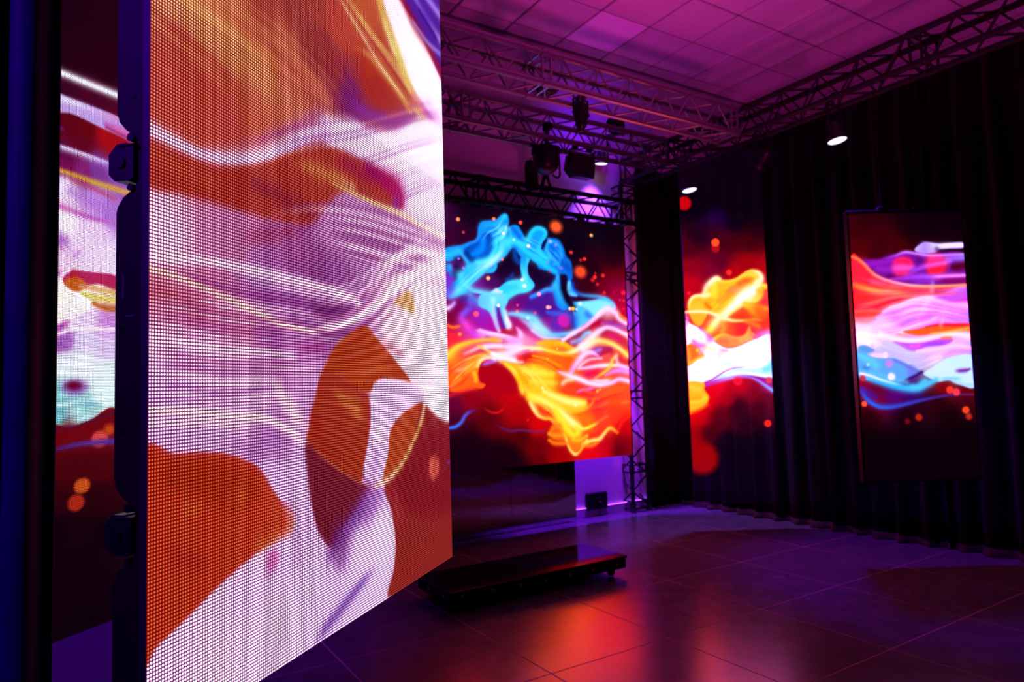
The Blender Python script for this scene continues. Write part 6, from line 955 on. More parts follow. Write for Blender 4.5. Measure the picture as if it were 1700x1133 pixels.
  ('s',[(.2397,.8018,.0032,.0032),(.3546,.8605,.0035,.0035),(.5378,.9373,.004,.004),(.796,1.0643,.0047,.0047),(1.0471,1.1791,.0054,.0054)],(235,215,245),.4476,3),
  ('s',[(.2405,.7902,.0024,.0024),(.3544,.8483,.0027,.0027),(.5374,.9243,.0031,.0031),(.7953,1.0509,.0036,.0036),(1.0462,1.1651,.0042,.0042)],(160,90,180),.27,3),
  ('s',[(.2414,.7786,.0032,.0032),(.3542,.8361,.0035,.0035),(.537,.9114,.004,.004),(.7947,1.0374,.0047,.0047),(1.0453,1.151,.0054,.0054)],(160,90,180),.3311,3),
  ('s',[(.2423,.767,.0038,.0038),(.354,.824,.0042,.0042),(.5367,.8985,.0048,.0048),(.7941,1.024,.0056,.0056),(1.0444,1.137,.0065,.0065)],(255,250,255),.4173,3),
  ('s',[(.2431,.7553,.0035,.0035),(.3538,.8119,.0038,.0038),(.5363,.8857,.0044,.0044),(.7935,1.0106,.0052,.0052),(1.0436,1.123,.0059,.0059)],(235,215,245),.3731,3),
  ('s',[(.244,.7437,.0028,.0028),(.3536,.7998,.003,.003),(.5359,.8728,.0035,.0035),(.7929,.9973,.0041,.0041),(1.0427,1.109,.0047,.0047)],(255,250,255),.4063,3),
  ('s',[(.2449,.7321,.0022,.0022),(.3534,.7877,.0024,.0024),(.5356,.86,.0028,.0028),(.7923,.9839,.0033,.0033),(1.0419,1.095,.0038,.0038)],(190,120,200),.216,3),
  ('s',[(.2457,.7205,.0023,.0023),(.3532,.7756,.0025,.0025),(.5352,.8472,.0029,.0029),(.7917,.9706,.0034,.0034),(1.041,1.0811,.0039,.0039)],(190,120,200),.2443,3),
  ('s',[(.2466,.7089,.004,.004),(.353,.7636,.0044,.0044),(.5348,.8344,.005,.005),(.7911,.9573,.0059,.0059),(1.0401,1.0672,.0067,.0067)],(235,215,245),.4445,3),
  ('s',[(.2475,.6973,.0026,.0026),(.3528,.7516,.0028,.0028),(.5345,.8216,.0032,.0032),(.7905,.944,.0037,.0037),(1.0393,1.0533,.0043,.0043)],(160,90,180),.2049,3),
  ('s',[(.2483,.6857,.0024,.0024),(.3526,.7396,.0025,.0025),(.5341,.8089,.0029,.0029),(.7899,.9308,.0035,.0035),(1.0384,1.0395,.0039,.0039)],(160,90,180),.3423,3),
  ('s',[(.2492,.6741,.0038,.0038),(.3524,.7276,.0041,.0041),(.5337,.7962,.0047,.0047),(.7893,.9176,.0055,.0055),(1.0376,1.0257,.0063,.0063)],(190,120,200),.406,3),
  ('p',[(-.0077,.7782),(.0428,.7814),(.0907,.7814),(.1482,.7917),(.2341,.8244),(.3161,.8672),(.3824,.9001),(.4405,.9195),(.5037,.926),(.6195,.9299),(.7003,.9291),(.7449,.9007),(.7246,.8649),(.5704,.8505),(.4935,.8459),(.4381,.8121),(.3729,.7556),(.2783,.7381),(.1916,.732),(.1164,.7284),(.0585,.7258),(-.0073,.7215)],(214,82,58),.0093,1),
  ('s',[(.5816,.9185,.0189,.0189),(.6584,.9172,.0285,.0285),(.7208,.9045,.0409,.0409),(.7086,.8711,.0213,.0213)],[(190,20,130),(215,25,130),(225,40,150),(190,60,200)],.9,0),
  ('s',[(.4399,.8926,.0126,.0126),(.5369,.905,.0211,.0211),(.6086,.8887,.0188,.0188)],(195,35,95),.6,3),
  ('s',[(.2914,.846,.0087,.0087),(.3679,.858,.0167,.0167),(.4545,.863,.0186,.0186),(.5187,.8638,.0128,.0128)],[(220,100,60),(240,150,75),(245,165,90),(250,190,120)],.85,1),
  ('s',[(.0027,.7668,.0149,.0149),(.0467,.7601,.0151,.0151),(.1078,.7596,.0156,.0156)],(240,120,70),.5,0),
  ('s',[(.2124,.7825,.0156,.0156),(.3026,.7775,.0217,.0217),(.3732,.7716,.0155,.0155)],(165,45,70),.6,0),
  ('p',[(.3797,.7571),(.4381,.8121),(.4935,.8459),(.5887,.8505),(.7299,.8611),(1.0124,.8636),(1.0074,.78),(.5317,.7245),(.3929,.7239)],(208,150,208),.0221,.85),
  ('s',[(.4359,.7116,.0031,.0031),(.5662,.7148,.0034,.0034),(.7687,.7205,.0038,.0038),(1.0038,.7209,.0044,.0044)],(150,60,150),.4293,3),
  ('s',[(.4332,.7156,.0055,.0055),(.5664,.7202,.0061,.0061),(.769,.7264,.0069,.0069),(1.0042,.7274,.008,.008)],(245,220,245),.3976,3),
  ('s',[(.4304,.7196,.0038,.0038),(.5666,.7257,.0042,.0042),(.7693,.7323,.0049,.0049),(1.0046,.7338,.0056,.0056)],(165,80,165),.4962,3),
  ('s',[(.4277,.7236,.0048,.0048),(.5667,.7311,.0054,.0054),(.7695,.7383,.0062,.0062),(1.0049,.7403,.0071,.0071)],(150,60,150),.3835,3),
  ('s',[(.425,.7276,.0042,.0042),(.5669,.7365,.0046,.0046),(.7698,.7442,.0054,.0054),(1.0053,.7468,.0062,.0062)],(245,220,245),.3786,3),
  ('s',[(.4223,.7316,.0046,.0046),(.5671,.742,.0052,.0052),(.77,.7501,.0059,.0059),(1.0057,.7532,.0068,.0068)],(255,245,255),.4172,3),
  ('s',[(.4196,.7356,.0041,.0041),(.5672,.7474,.0046,.0046),(.7703,.7561,.0053,.0053),(1.0061,.7597,.0061,.0061)],(245,220,245),.4651,3),
  ('s',[(.4169,.7395,.0058,.0058),(.5674,.7529,.0065,.0065),(.7706,.762,.0075,.0075),(1.0065,.7662,.0087,.0087)],(165,80,165),.4151,3),
  ('s',[(.4143,.7434,.0037,.0037),(.5676,.7583,.0042,.0042),(.7708,.768,.0048,.0048),(1.0069,.7727,.0056,.0056)],(165,80,165),.2629,3),
  ('s',[(.4116,.7474,.0051,.0051),(.5678,.7638,.0058,.0058),(.7711,.7739,.0067,.0067),(1.0073,.7792,.0077,.0077)],(150,60,150),.3047,3),
  ('s',[(.409,.7513,.0049,.0049),(.5679,.7693,.0056,.0056),(.7714,.7799,.0066,.0066),(1.0077,.7857,.0075,.0075)],(165,80,165),.4996,3),
  ('s',[(.4063,.7552,.0026,.0026),(.5681,.7747,.003,.003),(.7716,.7858,.0035,.0035),(1.0081,.7922,.004,.004)],(255,245,255),.4024,3),
  ('s',[(.4037,.759,.0042,.0042),(.5683,.7802,.0048,.0048),(.7719,.7918,.0057,.0057),(1.0085,.7987,.0065,.0065)],(245,220,245),.4711,3),
  ('s',[(.4011,.7629,.0052,.0052),(.5684,.7857,.006,.006),(.7722,.7978,.007,.007),(1.0089,.8052,.0081,.0081)],(165,80,165),.3098,3),
  ('s',[(.3984,.7667,.0053,.0053),(.5686,.7911,.0061,.0061),(.7725,.8037,.0072,.0072),(1.0093,.8117,.0083,.0083)],(165,80,165),.2848,3),
  ('s',[(.3958,.7706,.0042,.0042),(.5688,.7966,.0049,.0049),(.7727,.8097,.0057,.0057),(1.0097,.8183,.0066,.0066)],(255,245,255),.3247,3),
  ('s',[(.3932,.7744,.0033,.0033),(.5689,.8021,.0038,.0038),(.773,.8157,.0045,.0045),(1.0101,.8248,.0052,.0052)],(250,235,250),.4055,3),
  ('s',[(.2543,.7367,.0032,.0032),(.3907,.7782,.0036,.0036),(.5691,.8076,.0043,.0043),(.7733,.8217,.0051,.0051),(1.0105,.8313,.0059,.0059)],(165,80,165),.26,3),
  ('s',[(.249,.7381,.0028,.0028),(.3881,.782,.0032,.0032),(.5693,.8131,.0038,.0038),(.7735,.8277,.0045,.0045),(1.0109,.8379,.0052,.0052)],(250,235,250),.3725,3),
  ('s',[(.2438,.7394,.002,.002),(.3855,.7858,.0023,.0023),(.5695,.8186,.0027,.0027),(.7738,.8337,.0032,.0032),(1.0113,.8444,.0037,.0037)],(250,235,250),.3387,3),
  ('s',[(.2386,.7407,.0042,.0042),(.3829,.7896,.0047,.0047),(.5696,.8241,.0057,.0057),(.7741,.8397,.0067,.0067),(1.0117,.851,.0078,.0078)],(245,220,245),.2924,3),
  ('s',[(.2334,.742,.0041,.0041),(.3804,.7933,.0047,.0047),(.5698,.8296,.0056,.0056),(.7743,.8457,.0067,.0067),(1.0121,.8576,.0077,.0077)],(165,80,165),.3581,3),
  ('s',[(.439,.8501,.004,.004),(.5183,.8503,.0056,.0056),(.6074,.8529,.0059,.0059),(.7298,.8586,.008,.008),(.8472,.8566,.0105,.0105),(1.0121,.8576,.0133,.0133)],[(250,190,110),(255,222,130),(255,228,150),(255,235,200),(255,245,235)],.93,0),
  ('s',[(.162,.6807,.0145,.0145),(.2551,.7111,.0158,.0158),(.3526,.7393,.0171,.0171)],(195,70,110),.5,3),
  ('s',[(-.0065,.6266,.0094,.0094),(.0473,.6332,.0083,.0083),(.1078,.639,.008,.008),(.1763,.6422,.0087,.0087),(.2545,.6423,.0104,.0104),(.351,.6414,.0114,.0114),(.4492,.6363,.0126,.0126),(.5373,.6252,.011,.011)],[(250,235,250),(255,245,255),(252,240,255),(248,232,252),(250,236,252),(250,240,250)],.85,0),
  ('s',[(-.0064,.6113,.0041,.0041),(.0361,.6094,.0052,.0052),(.0827,.6012,.0055,.0055),(.134,.5922,.0058,.0058),(.1809,.5828,.0061,.0061),(.2319,.5708,.0064,.0064),(.2879,.5596,.0065,.0065),(.3561,.5561,.0065,.0065),(.4326,.5648,.0069,.0069)],[(255,235,185),(255,240,195),(255,232,165),(255,232,170),(255,235,190),(255,240,205),(255,245,235)],.95,0),
  ('s',[(.418,.5629,.0069,.0069),(.4946,.5821,.0101,.0101),(.5811,.6164,.0127,.0127),(.6793,.6626,.0167,.0167),(.7916,.7128,.0249,.0249),(1.0078,.788,.0412,.0412)],[(255,245,245),(255,250,255),(255,250,255),(255,252,255),(255,252,255)],.95,0),
  ('s',[(.5651,.6778,.0073,.0073),(.6413,.7219,.0115,.0115),(.7711,.7742,.0145,.0145),(.8825,.7946,.0179,.0179),(1.0078,.788,.0231,.0231)],[(220,180,225),(250,240,250),(255,248,252),(250,240,250)],.85,0),
  ('s',[(.6108,.675,.0071,.0071),(.7242,.7255,.0101,.0101),(.8422,.7549,.0075,.0075)],(190,140,200),.6,3),
  ('s',[(.3766,.588,.0088,.0088),(.4333,.5933,.0092,.0092),(.4954,.612,.0099,.0099)],(120,40,135),.6,3),
  ('s',[(.2009,.6053,.0092,.0092),(.2767,.5966,.0099,.0099),(.35,.5816,.0108,.0108)],(165,90,185),.6,3),
  ('s',[(.0588,.6452,.0025,.0025),(.1432,.637,.0046,.0046),(.2325,.6319,.0048,.0048),(.3253,.6346,.0051,.0051),(.4343,.6404,.0054,.0054),(.5654,.6866,.0065,.0065),(.7267,.7857,.0039,.0039)],(255,245,255),.4492,3),
  ('s',[(.3252,.6309,.0026,.0026),(.4342,.6357,.0045,.0045),(.5652,.6811,.0054,.0054),(.7265,.7792,.0064,.0064),(1.0175,.9472,.0037,.0037)],(140,70,160),.2004,3),
  ('s',[(.1432,.6259,.0021,.0021),(.2324,.6203,.0037,.0037),(.3251,.6235,.0039,.0039),(.4341,.6304,.0041,.0041),(.565,.675,.0023,.0023)],(255,245,255),.3441,3),
  ('s',[(.2324,.6232,.0032,.0032),(.3252,.6256,.0058,.0058),(.434,.6278,.0061,.0061),(.5649,.6719,.0034,.0034)],(255,245,255),.4297,3),
  ('s',[(.2323,.6154,.0018,.0018),(.3251,.6181,.0033,.0033),(.4339,.6202,.0035,.0035),(.5646,.6632,.0042,.0042),(.7256,.7576,.0049,.0049),(1.0159,.9203,.0029,.0029)],(250,232,252),.3652,3),
  ('s',[(.325,.6149,.0036,.0036),(.4338,.6149,.0064,.0064),(.5644,.657,.0076,.0076),(.7253,.7501,.009,.009),(1.0153,.911,.0053,.0053)],(255,245,255),.3388,3),
  ('s',[(.325,.617,.003,.003),(.4337,.6124,.0052,.0052),(.5643,.6542,.0062,.0062),(.7251,.7467,.0073,.0073),(1.0151,.9067,.0043,.0043)],(235,190,240),.3523,3),
  ('s',[(.0588,.6175,.0013,.0013),(.1431,.609,.0024,.0024),(.2322,.6053,.0025,.0025),(.3249,.608,.0027,.0027),(.4336,.6076,.0029,.0029),(.5642,.6486,.0034,.0034),(.7248,.74,.0041,.0041),(1.0146,.8984,.0024,.0024)],(225,150,190),.2891,3),
  ('s',[(-.0099,.6198,.0023,.0023),(.0589,.6142,.0042,.0042),(.1431,.6053,.0045,.0045),(.2322,.6017,.0048,.0048),(.3249,.6045,.0052,.0052),(.4335,.6038,.0028,.0028)],(150,60,165),.2838,3),
  ('s',[(.0589,.6105,.0027,.0027),(.1431,.6022,.0048,.0048),(.2322,.5991,.0051,.0051),(.3248,.6017,.0028,.0028)],(180,90,175),.4056,3),
  ('s',[(.2322,.5957,.0018,.0018),(.3248,.5982,.0033,.0033),(.4333,.5942,.0035,.0035),(.5637,.6332,.002,.002)],(180,90,175),.2511,3),
  ('s',[(-.0098,.6071,.0015,.0015),(.0589,.6014,.0027,.0027),(.1431,.592,.0029,.0029),(.2321,.5887,.003,.003),(.3247,.5917,.0033,.0033),(.4332,.5888,.0035,.0035),(.5635,.6269,.0041,.0041),(.7237,.7138,.0049,.0049),(1.0126,.8658,.0029,.0029)],(225,150,190),.2092,3),
  ('s',[(-.0097,.6045,.0022,.0022),(.0589,.5997,.004,.004),(.1431,.5925,.0043,.0043),(.2321,.5906,.0046,.0046),(.3247,.5928,.005,.005),(.4331,.5857,.0053,.0053),(.5634,.6233,.0063,.0063),(.7236,.7095,.0038,.0038)],(235,190,240),.2921,3),
  ('s',[(.2321,.5854,.0029,.0029),(.3246,.5878,.0053,.0053),(.433,.5808,.0056,.0056),(.5632,.6177,.0066,.0066),(.7233,.7027,.0039,.0039)],(205,110,190),.3162,3),
  ('s',[(.0589,.5911,.0027,.0027),(.1431,.5847,.0048,.0048),(.2321,.5838,.0051,.0051),(.3246,.5858,.0056,.0056),(.4329,.5752,.0059,.0059),(.563,.6112,.007,.007),(.7229,.6949,.0082,.0082),(1.0111,.8423,.0049,.0049)],(255,245,255),.4369,3),
  ('s',[(-.0096,.5903,.0014,.0014),(.059,.5845,.0025,.0025),(.1431,.5745,.0027,.0027),(.232,.572,.0029,.0029),(.3244,.575,.0031,.0031),(.4327,.5689,.0033,.0033),(.5628,.604,.0039,.0039),(.7226,.6861,.0023,.0023)],(255,245,255),.2619,3),
  ('s',[(.059,.5846,.0022,.0022),(.1431,.5771,.004,.004),(.232,.576,.0043,.0043),(.3245,.5783,.0023,.0023)],(255,240,250),.4205,3),
  ('s',[(.3244,.5732,.0018,.0018),(.4325,.5608,.003,.003),(.5625,.5946,.0036,.0036),(.7221,.6749,.0043,.0043),(1.0096,.8174,.0025,.0025)],(235,190,240),.3224,3),
  ('s',[(.059,.5752,.002,.002),(.143,.5658,.0036,.0036),(.2319,.564,.0039,.0039),(.3243,.5669,.0042,.0042),(.4325,.5577,.0045,.0045),(.5624,.591,.0053,.0053),(.7219,.6705,.0031,.0031)],(225,150,190),.3542,3),
  ('s',[(.2319,.5653,.0032,.0032),(.3243,.5675,.006,.006),(.4324,.5545,.0063,.0063),(.5623,.5873,.0074,.0074),(.7217,.6661,.0088,.0088),(1.009,.8065,.0052,.0052)],(150,60,165),.3835,3),
  ('s',[(-.0095,.5725,.0011,.0011),(.059,.5682,.0019,.0019),(.143,.5623,.002,.002),(.2319,.563,.0022,.0022),(.3243,.5647,.0012,.0012)],(140,70,160),.4216,3),
  ('s',[(-.0094,.569,.0018,.0018),(.059,.5643,.0033,.0033),(.143,.5571,.0036,.0036),(.2318,.5573,.0038,.0038),(.3242,.5594,.0042,.0042),(.4322,.5436,.0044,.0044),(.5619,.5747,.0052,.0052),(.7211,.651,.0031,.0031)],(255,248,240),.3562,3),
  ('s',[(.2317,.5439,.003,.003),(.324,.5473,.0055,.0055),(.432,.5367,.0058,.0058),(.5616,.5668,.0069,.0069),(.7207,.6414,.0082,.0082),(1.0071,.7758,.0048,.0048)],(255,248,240),.2232,3),
  ('s',[(.143,.5496,.0024,.0024),(.2318,.5503,.0043,.0043),(.3241,.5524,.0047,.0047),(.432,.5345,.005,.005),(.5615,.5642,.0059,.0059),(.7206,.6383,.0069,.0069),(1.0069,.772,.0041,.0041)],(180,90,175),.3408,3),
  ('s',[(-.0094,.5589,.0027,.0027),(.0591,.5532,.0048,.0048),(.143,.5432,.0052,.0052),(.2317,.5425,.0028,.0028)],(180,90,175),.3337,3),
  ('s',[(-.0093,.5521,.0012,.0012),(.0591,.547,.0022,.0022),(.143,.5388,.0024,.0024),(.2317,.5394,.0013,.0013)],(225,150,190),.2677,3),
  ('s',[(-.0093,.5482,.0019,.0019),(.0591,.5425,.0035,.0035),(.143,.5325,.0037,.0037),(.2316,.5323,.002,.002)],(140,70,160),.3498,3),
  ('s',[(-.0092,.5448,.0012,.0012),(.0591,.5392,.0021,.0021),(.1429,.5298,.0023,.0023),(.2316,.5301,.0024,.0024),(.3238,.5329,.0013,.0013)],(250,232,252),.3713,3),
  ('s',[(-.0092,.543,.0016,.0016),(.0591,.5385,.0029,.0029),(.143,.5317,.0031,.0031),(.2316,.5337,.0033,.0033),(.3238,.5356,.0018,.0018)],(255,240,250),.2439,3),
  ('s',[(-.0092,.5389,.0019,.0019),(.0591,.5332,.0034,.0034),(.1429,.5235,.0037,.0037),(.2315,.524,.004,.004),(.3237,.5269,.0021,.0021)],(235,190,240),.2596,3),
  ('s',[(-.0092,.5346,.0011,.0011),(.0592,.5282,.0019,.0019),(.1429,.5166,.002,.002),(.2315,.5163,.0022,.0022),(.3236,.5198,.0012,.0012)],(225,150,190),.4122,3),
  ('s',[(-.0091,.5293,.002,.002),(.0592,.5243,.0035,.0035),(.1429,.5162,.0038,.0038),(.2315,.5182,.0041,.0041),(.3236,.5205,.0022,.0022)],(205,110,190),.3252,3),
  ('s',[(-.0091,.5266,.0023,.0023),(.0592,.5212,.0041,.0041),(.1429,.5119,.0044,.0044),(.2315,.5134,.0048,.0048),(.3235,.5161,.0026,.0026)],(255,245,255),.4079,3),
  ('s',[(-.0091,.5234,.0024,.0024),(.0592,.5179,.0043,.0043),(.1429,.5084,.0046,.0046),(.2314,.5098,.005,.005),(.3235,.5126,.0027,.0027)],(255,245,255),.4431,3),
  ('s',[(-.009,.5183,.0017,.0017),(.0592,.5125,.003,.003),(.1429,.5021,.0032,.0032),(.2314,.5034,.0034,.0034),(.3234,.5064,.0019,.0019)],(235,190,240),.4239,3),
  ('s',[(-.009,.5141,.0019,.0019),(.0592,.5094,.0034,.0034),(.1429,.5017,.0036,.0036),(.2314,.5048,.0039,.0039),(.3234,.507,.0021,.0021)],(235,190,240),.2115,3),
  ('s',[(-.009,.5096,.0027,.0027),(.0592,.5046,.0048,.0048),(.1429,.4963,.0052,.0052),(.2313,.4992,.0056,.0056),(.3233,.5016,.003,.003)],(255,248,240),.2802,3),
  ('s',[(-.009,.5084,.0025,.0025),(.0592,.5026,.0045,.0045),(.1429,.4923,.0049,.0049),(.2313,.4942,.0053,.0053),(.3233,.4972,.0028,.0028)],(180,90,175),.3545,3),
  ('s',[(-.0089,.504,.0017,.0017),(.0593,.4987,.0031,.0031),(.1429,.4896,.0033,.0033),(.2313,.4925,.0035,.0035),(.3232,.4951,.0019,.0019)],(205,110,190),.2425,3),
  ('s',[(-.0089,.5004,.0027,.0027),(.0593,.4954,.0049,.0049),(.1428,.4871,.0053,.0053),(.2313,.4906,.0057,.0057),(.3232,.4929,.0031,.0031)],(225,150,190),.3927,3),
  ('s',[(-.0088,.4941,.0026,.0026),(.0593,.4889,.0046,.0046),(.1428,.4802,.005,.005),(.2312,.4838,.0054,.0054),(.3231,.4863,.0029,.0029)],(255,245,255),.2032,3),
  ('s',[(-.0088,.4929,.0023,.0023),(.0593,.4881,.0041,.0041),(.1428,.4801,.0044,.0044),(.2312,.4842,.0024,.0024)],(205,110,190),.3934,3),
  ('s',[(-.0088,.4876,.0026,.0026),(.0593,.4831,.0047,.0047),(.1428,.4758,.0051,.0051),(.2312,.4806,.0055,.0055),(.323,.4826,.003,.003)],(140,70,160),.2501,3),
  ('s',[(-.0088,.4855,.0012,.0012),(.0593,.481,.0022,.0022),(.1428,.4738,.0024,.0024),(.2312,.4788,.0026,.0026),(.323,.4807,.0014,.0014)],(225,150,190),.3168,3),
  ('s',[(-.0087,.4796,.0018,.0018),(.0593,.4743,.0031,.0031),(.1428,.4649,.0034,.0034),(.2311,.4689,.0037,.0037),(.3229,.4716,.002,.002)],(255,245,255),.4312,3),
  ('s',[(-.0087,.4763,.0022,.0022),(.0593,.47,.004,.004),(.1428,.458,.0043,.0043),(.231,.4608,.0047,.0047),(.3228,.4643,.0025,.0025)],(255,248,240),.2937,3),
  ('s',[(-.0087,.4741,.0016,.0016),(.0594,.4676,.0029,.0029),(.1428,.4553,.0032,.0032),(.231,.458,.0017,.0017)],(180,90,175),.2211,3),
  ('s',[(-.0086,.4703,.0015,.0015),(.0594,.4658,.0026,.0026),(.1428,.4584,.0028,.0028),(.231,.464,.0015,.0015)],(255,248,240),.257,3),
  ('s',[(-.0086,.4632,.0014,.0014),(.0594,.4576,.0025,.0025),(.1428,.4475,.0027,.0027),(.2309,.4521,.0029,.0029),(.3226,.4549,.0016,.0016)],(140,70,160),.4076,3),
  ('s',[(-.0086,.4599,.0022,.0022),(.0594,.4545,.0039,.0039),(.1427,.4448,.0042,.0042),(.2309,.4498,.0023,.0023)],(255,240,250),.2355,3),
  ('s',[(-.0085,.4586,.0013,.0013),(.0594,.453,.0022,.0022),(.1427,.4428,.0024,.0024),(.2309,.4476,.0013,.0013)],(150,60,165),.2571,3),
  ('s',[(-.0085,.4534,.0025,.0025),(.0594,.4473,.0044,.0044),(.1427,.4357,.0048,.0048),(.2308,.4399,.0052,.0052),(.3225,.4432,.0028,.0028)],(255,248,240),.2954,3),
  ('s',[(-.0085,.4482,.0019,.0019),(.0594,.4415,.0033,.0033),(.1427,.4284,.0036,.0036),(.2308,.432,.0039,.0039),(.3224,.4359,.0021,.0021)],(250,232,252),.2576,3),
  ('s',[(-.0084,.4462,.0012,.0012),(.0595,.4403,.0022,.0022),(.1427,.4292,.0024,.0024),(.2308,.4341,.0026,.0026),(.3224,.4373,.0014,.0014)],(225,150,190),.2859,3),
  ('p',[(.6942,.6448),(.7785,.6815),(.7995,.628),(.7424,.6351)],(240,205,120),.0107,.9),
  ('s',[(.0006,.5831,.008,.008),(.0475,.5832,.0086,.0086),(.091,.5732,.0093,.0093)],(215,110,130),.5,2),
  ('s',[(.3113,.5226,.0104,.0104),(.3755,.5255,.011,.011),(.4317,.5241,.0116,.0116)],(205,70,170),.5,3),
  ('s',[(.6067,.5546,.0147,.0147),(.6746,.5394,.0154,.0154),(.7486,.5229,.0129,.0129)],(228,150,165),.6,3),
  ('s',[(.0011,.5248,.0079,.0079),(.087,.5182,.0069,.0069),(.2004,.5141,.0077,.0077),(.3111,.5078,.0084,.0084)],(250,230,250),.6,0),
  ('s',[(.2002,.4906,.0067,.0067),(.3108,.4857,.0073,.0073),(.3953,.4871,.0078,.0078)],(245,215,245),.5,3),
  ('p',[(.4095,.4953),(.4468,.5329),(.5022,.5613),(.562,.5796),(.6022,.5589),(.6839,.5158),(.7685,.462),(.6923,.4656),(.6226,.4697),(.5754,.4411),(.5238,.4484),(.4682,.4718),(.4092,.4826)],(228,98,22),.0052,1),
  ('s',[(.4236,.4876,.0161,.0161),(.485,.518,.0171,.0171),(.5437,.5509,.0182,.0182)],(195,75,10),.5,0),
  ('s',[(.5242,.4634,.0113,.0113),(.5952,.4904,.0105,.0105),(.6622,.4821,.0111,.0111)],(240,125,30),.6,0),
  ('p',[(.4036,.4853),(.4681,.4709),(.5663,.4346),(.5754,.3835),(.5649,.3359),(.5439,.2734),(.5183,.2599),(.4263,.2809),(.3512,.3471),(.3545,.3843),(.3738,.4329)],(212,80,34),.0055,1),
  ('s',[(.4158,.4556,.0081,.0081),(.4671,.4305,.0126,.0126),(.5225,.4035,.0214,.0214),(.5212,.3609,.0188,.0188)],[(225,120,60),(245,160,70),(245,160,60),(235,130,50)],.8,3),
  ('s',[(.3731,.3946,.018,.018),(.3858,.3554,.0152,.0152),(.4418,.3187,.0136,.0136)],(200,55,30),.6,0),
  ('p',[(.5772,.4402),(.6245,.4688),(.7628,.4621),(.8478,.4199),(.7264,.3908),(.6624,.3554),(.6443,.2693),(.6148,.2506),(.5439,.2734),(.5651,.3403),(.5771,.3834)],(228,204,246),.0057,1),
  ('d',.609,.3523,.0159,.0178,(255,240,255),.9,.9),
  ('s',[(.5985,.3151,.0207,.0207),(.5882,.2808,.0205,.0205)],(205,170,235),.6,0),
  ('p',[(.8436,.4116),(.8098,.3451),(.7382,.2867),(.6839,.2597),(.6242,.2493),(.6505,.3054),(.6623,.353),(.7263,.3898)],(230,104,34),.0051,1),
  ('p',[(.8498,.4103),(1.0411,.3521),(1.0323,-.0171),(.8044,-.0053),(.6438,.0005),(.6676,.0548),(.678,.1119),(.6606,.1798),(.6316,.2414),(.6948,.2724),(.774,.3326)],(186,60,45),.0063,1),
  ('p',[(.7608,.2941),(.8591,.3469),(1.0392,.3233),(1.0267,.1305),(.8117,.1424),(.7017,.1865),(.6627,.2346)],(168,34,44),.0269,.8),
  ('s',[(.6721,.2193,.0194,.0194),(.7007,.1631,.0197,.0197)],(215,70,90),.5,0),
  ('d',.8924,.2461,.0334,.0299,(255,120,90),.3,.95),
  ('d',.9895,.2484,.0123,.0047,(160,70,200),.5,.8),
  ('s',[(.8472,.4094,.0097,.0097),(.8228,.3648,.01,.01),(.783,.3269,.0087,.0087),(.7384,.2915,.0092,.0092),(.6946,.2663,.0095,.0095),(.6338,.248,.0089,.0089),(.5691,.2461,.0085,.0085),(.5102,.2632,.0075,.0075),(.4413,.2988,.0064,.0064),(.3526,.3537,.0037,.0037)],[(255,235,210),(255,215,120),(255,215,110),(255,220,120),(255,225,140),(255,225,180),(255,210,170),(255,190,110),(250,150,80),(220,100,60)],.93,0),
  ('p',[(.8498,.4093),(.8866,.5006),(1.0301,.5384),(1.0262,.3588)],(226,234,240),.0101,1),
  ('s',[(.9752,.6103,.0139,.0139),(.9283,.529,.0133,.0133),(.8846,.4629,.0112,.0112),(.8436,.4105,.0095,.0095)],[(255,250,255),(255,240,250),(250,225,245)],.9,0),
  ('s',[(.2419,.4777,.0119,.0119),(.2749,.4424,.016,.016),(.3158,.405,.0147,.0147),(.353,.3731,.0109,.0109)],(252,236,228),.75,3),
  ('s',[(-.005,.4288,.0069,.0069),(.0672,.4224,.0074,.0074),(.1518,.4131,.0072,.0072),(.2305,.4041,.0078,.0078),(.2974,.3808,.0088,.0088),(.3462,.3513,.0073,.0073)],[(255,246,225),(255,250,228),(252,240,225),(255,240,235),(250,230,240)],.9,0),
  ('s',[(-.0048,.4099,.0054,.0054),(.1078,.4046,.006,.006),(.1996,.3942,.0065,.0065)],(255,248,225),.55,2),
  ('s',[(.0017,.4368,.0062,.0062),(.1078,.4396,.0069,.0069),(.2099,.4269,.0076,.0076)],(205,160,225),.5,2),
  ('s',[(.1293,.3739,.0104,.0104),(.2249,.3521,.0114,.0114),(.3087,.333,.0122,.0122)],(185,130,200),.5,3),
  ('p',[(-.0144,.3668),(.0484,.3662),(.1078,.3631),(.1702,.3495),(.222,.3239),(.2509,.2896),(.2841,.2548),(.3043,.23),(.2952,.2124),(.2501,.2066),(.1983,.1929),(.129,.1701),(.068,.1445),(.0175,.1256),(-.0122,.1171)],(236,88,40),.0036,1),
  ('p',[(.0302,.3547),(.1078,.3516),(.1748,.3314),(.209,.2877),(.1698,.2685),(.0873,.3039),(.0303,.3241)],(205,70,18),.0158,.7),
  ('s',[(.2842,.2583,.0081,.0081),(.3013,.2306,.0147,.0147),(.2894,.2119,.012,.012),(.2501,.2066,.0054,.0054)],[(225,120,150),(255,165,140),(255,160,130),(240,140,130)],.85,0),
  ('s',[(.1984,.2019,.0127,.0127),(.2394,.2089,.0142,.0142),(.2724,.2258,.0159,.0159)],(250,140,60),.6,3),
  ('d',.0774,.2881,.0134,.0098,(245,140,50),.9,.6),
  ('d',.1747,.2899,.0162,.0108,(245,130,50),.9,.5),
  ('s',[(.0167,.2501,.0145,.0145),(.0678,.2213,.0152,.0152),(.1078,.1996,.0158,.0158)],(195,50,40),.4,3),
  ('p',[(.345,.3551),(.3921,.3278),(.4561,.2929),(.5267,.2608),(.569,.2418),(.5087,.2072),(.4609,.1799),(.4236,.1566),(.3827,.1923),(.3605,.2452),(.3486,.3027)],(150,46,62),.0059,1),
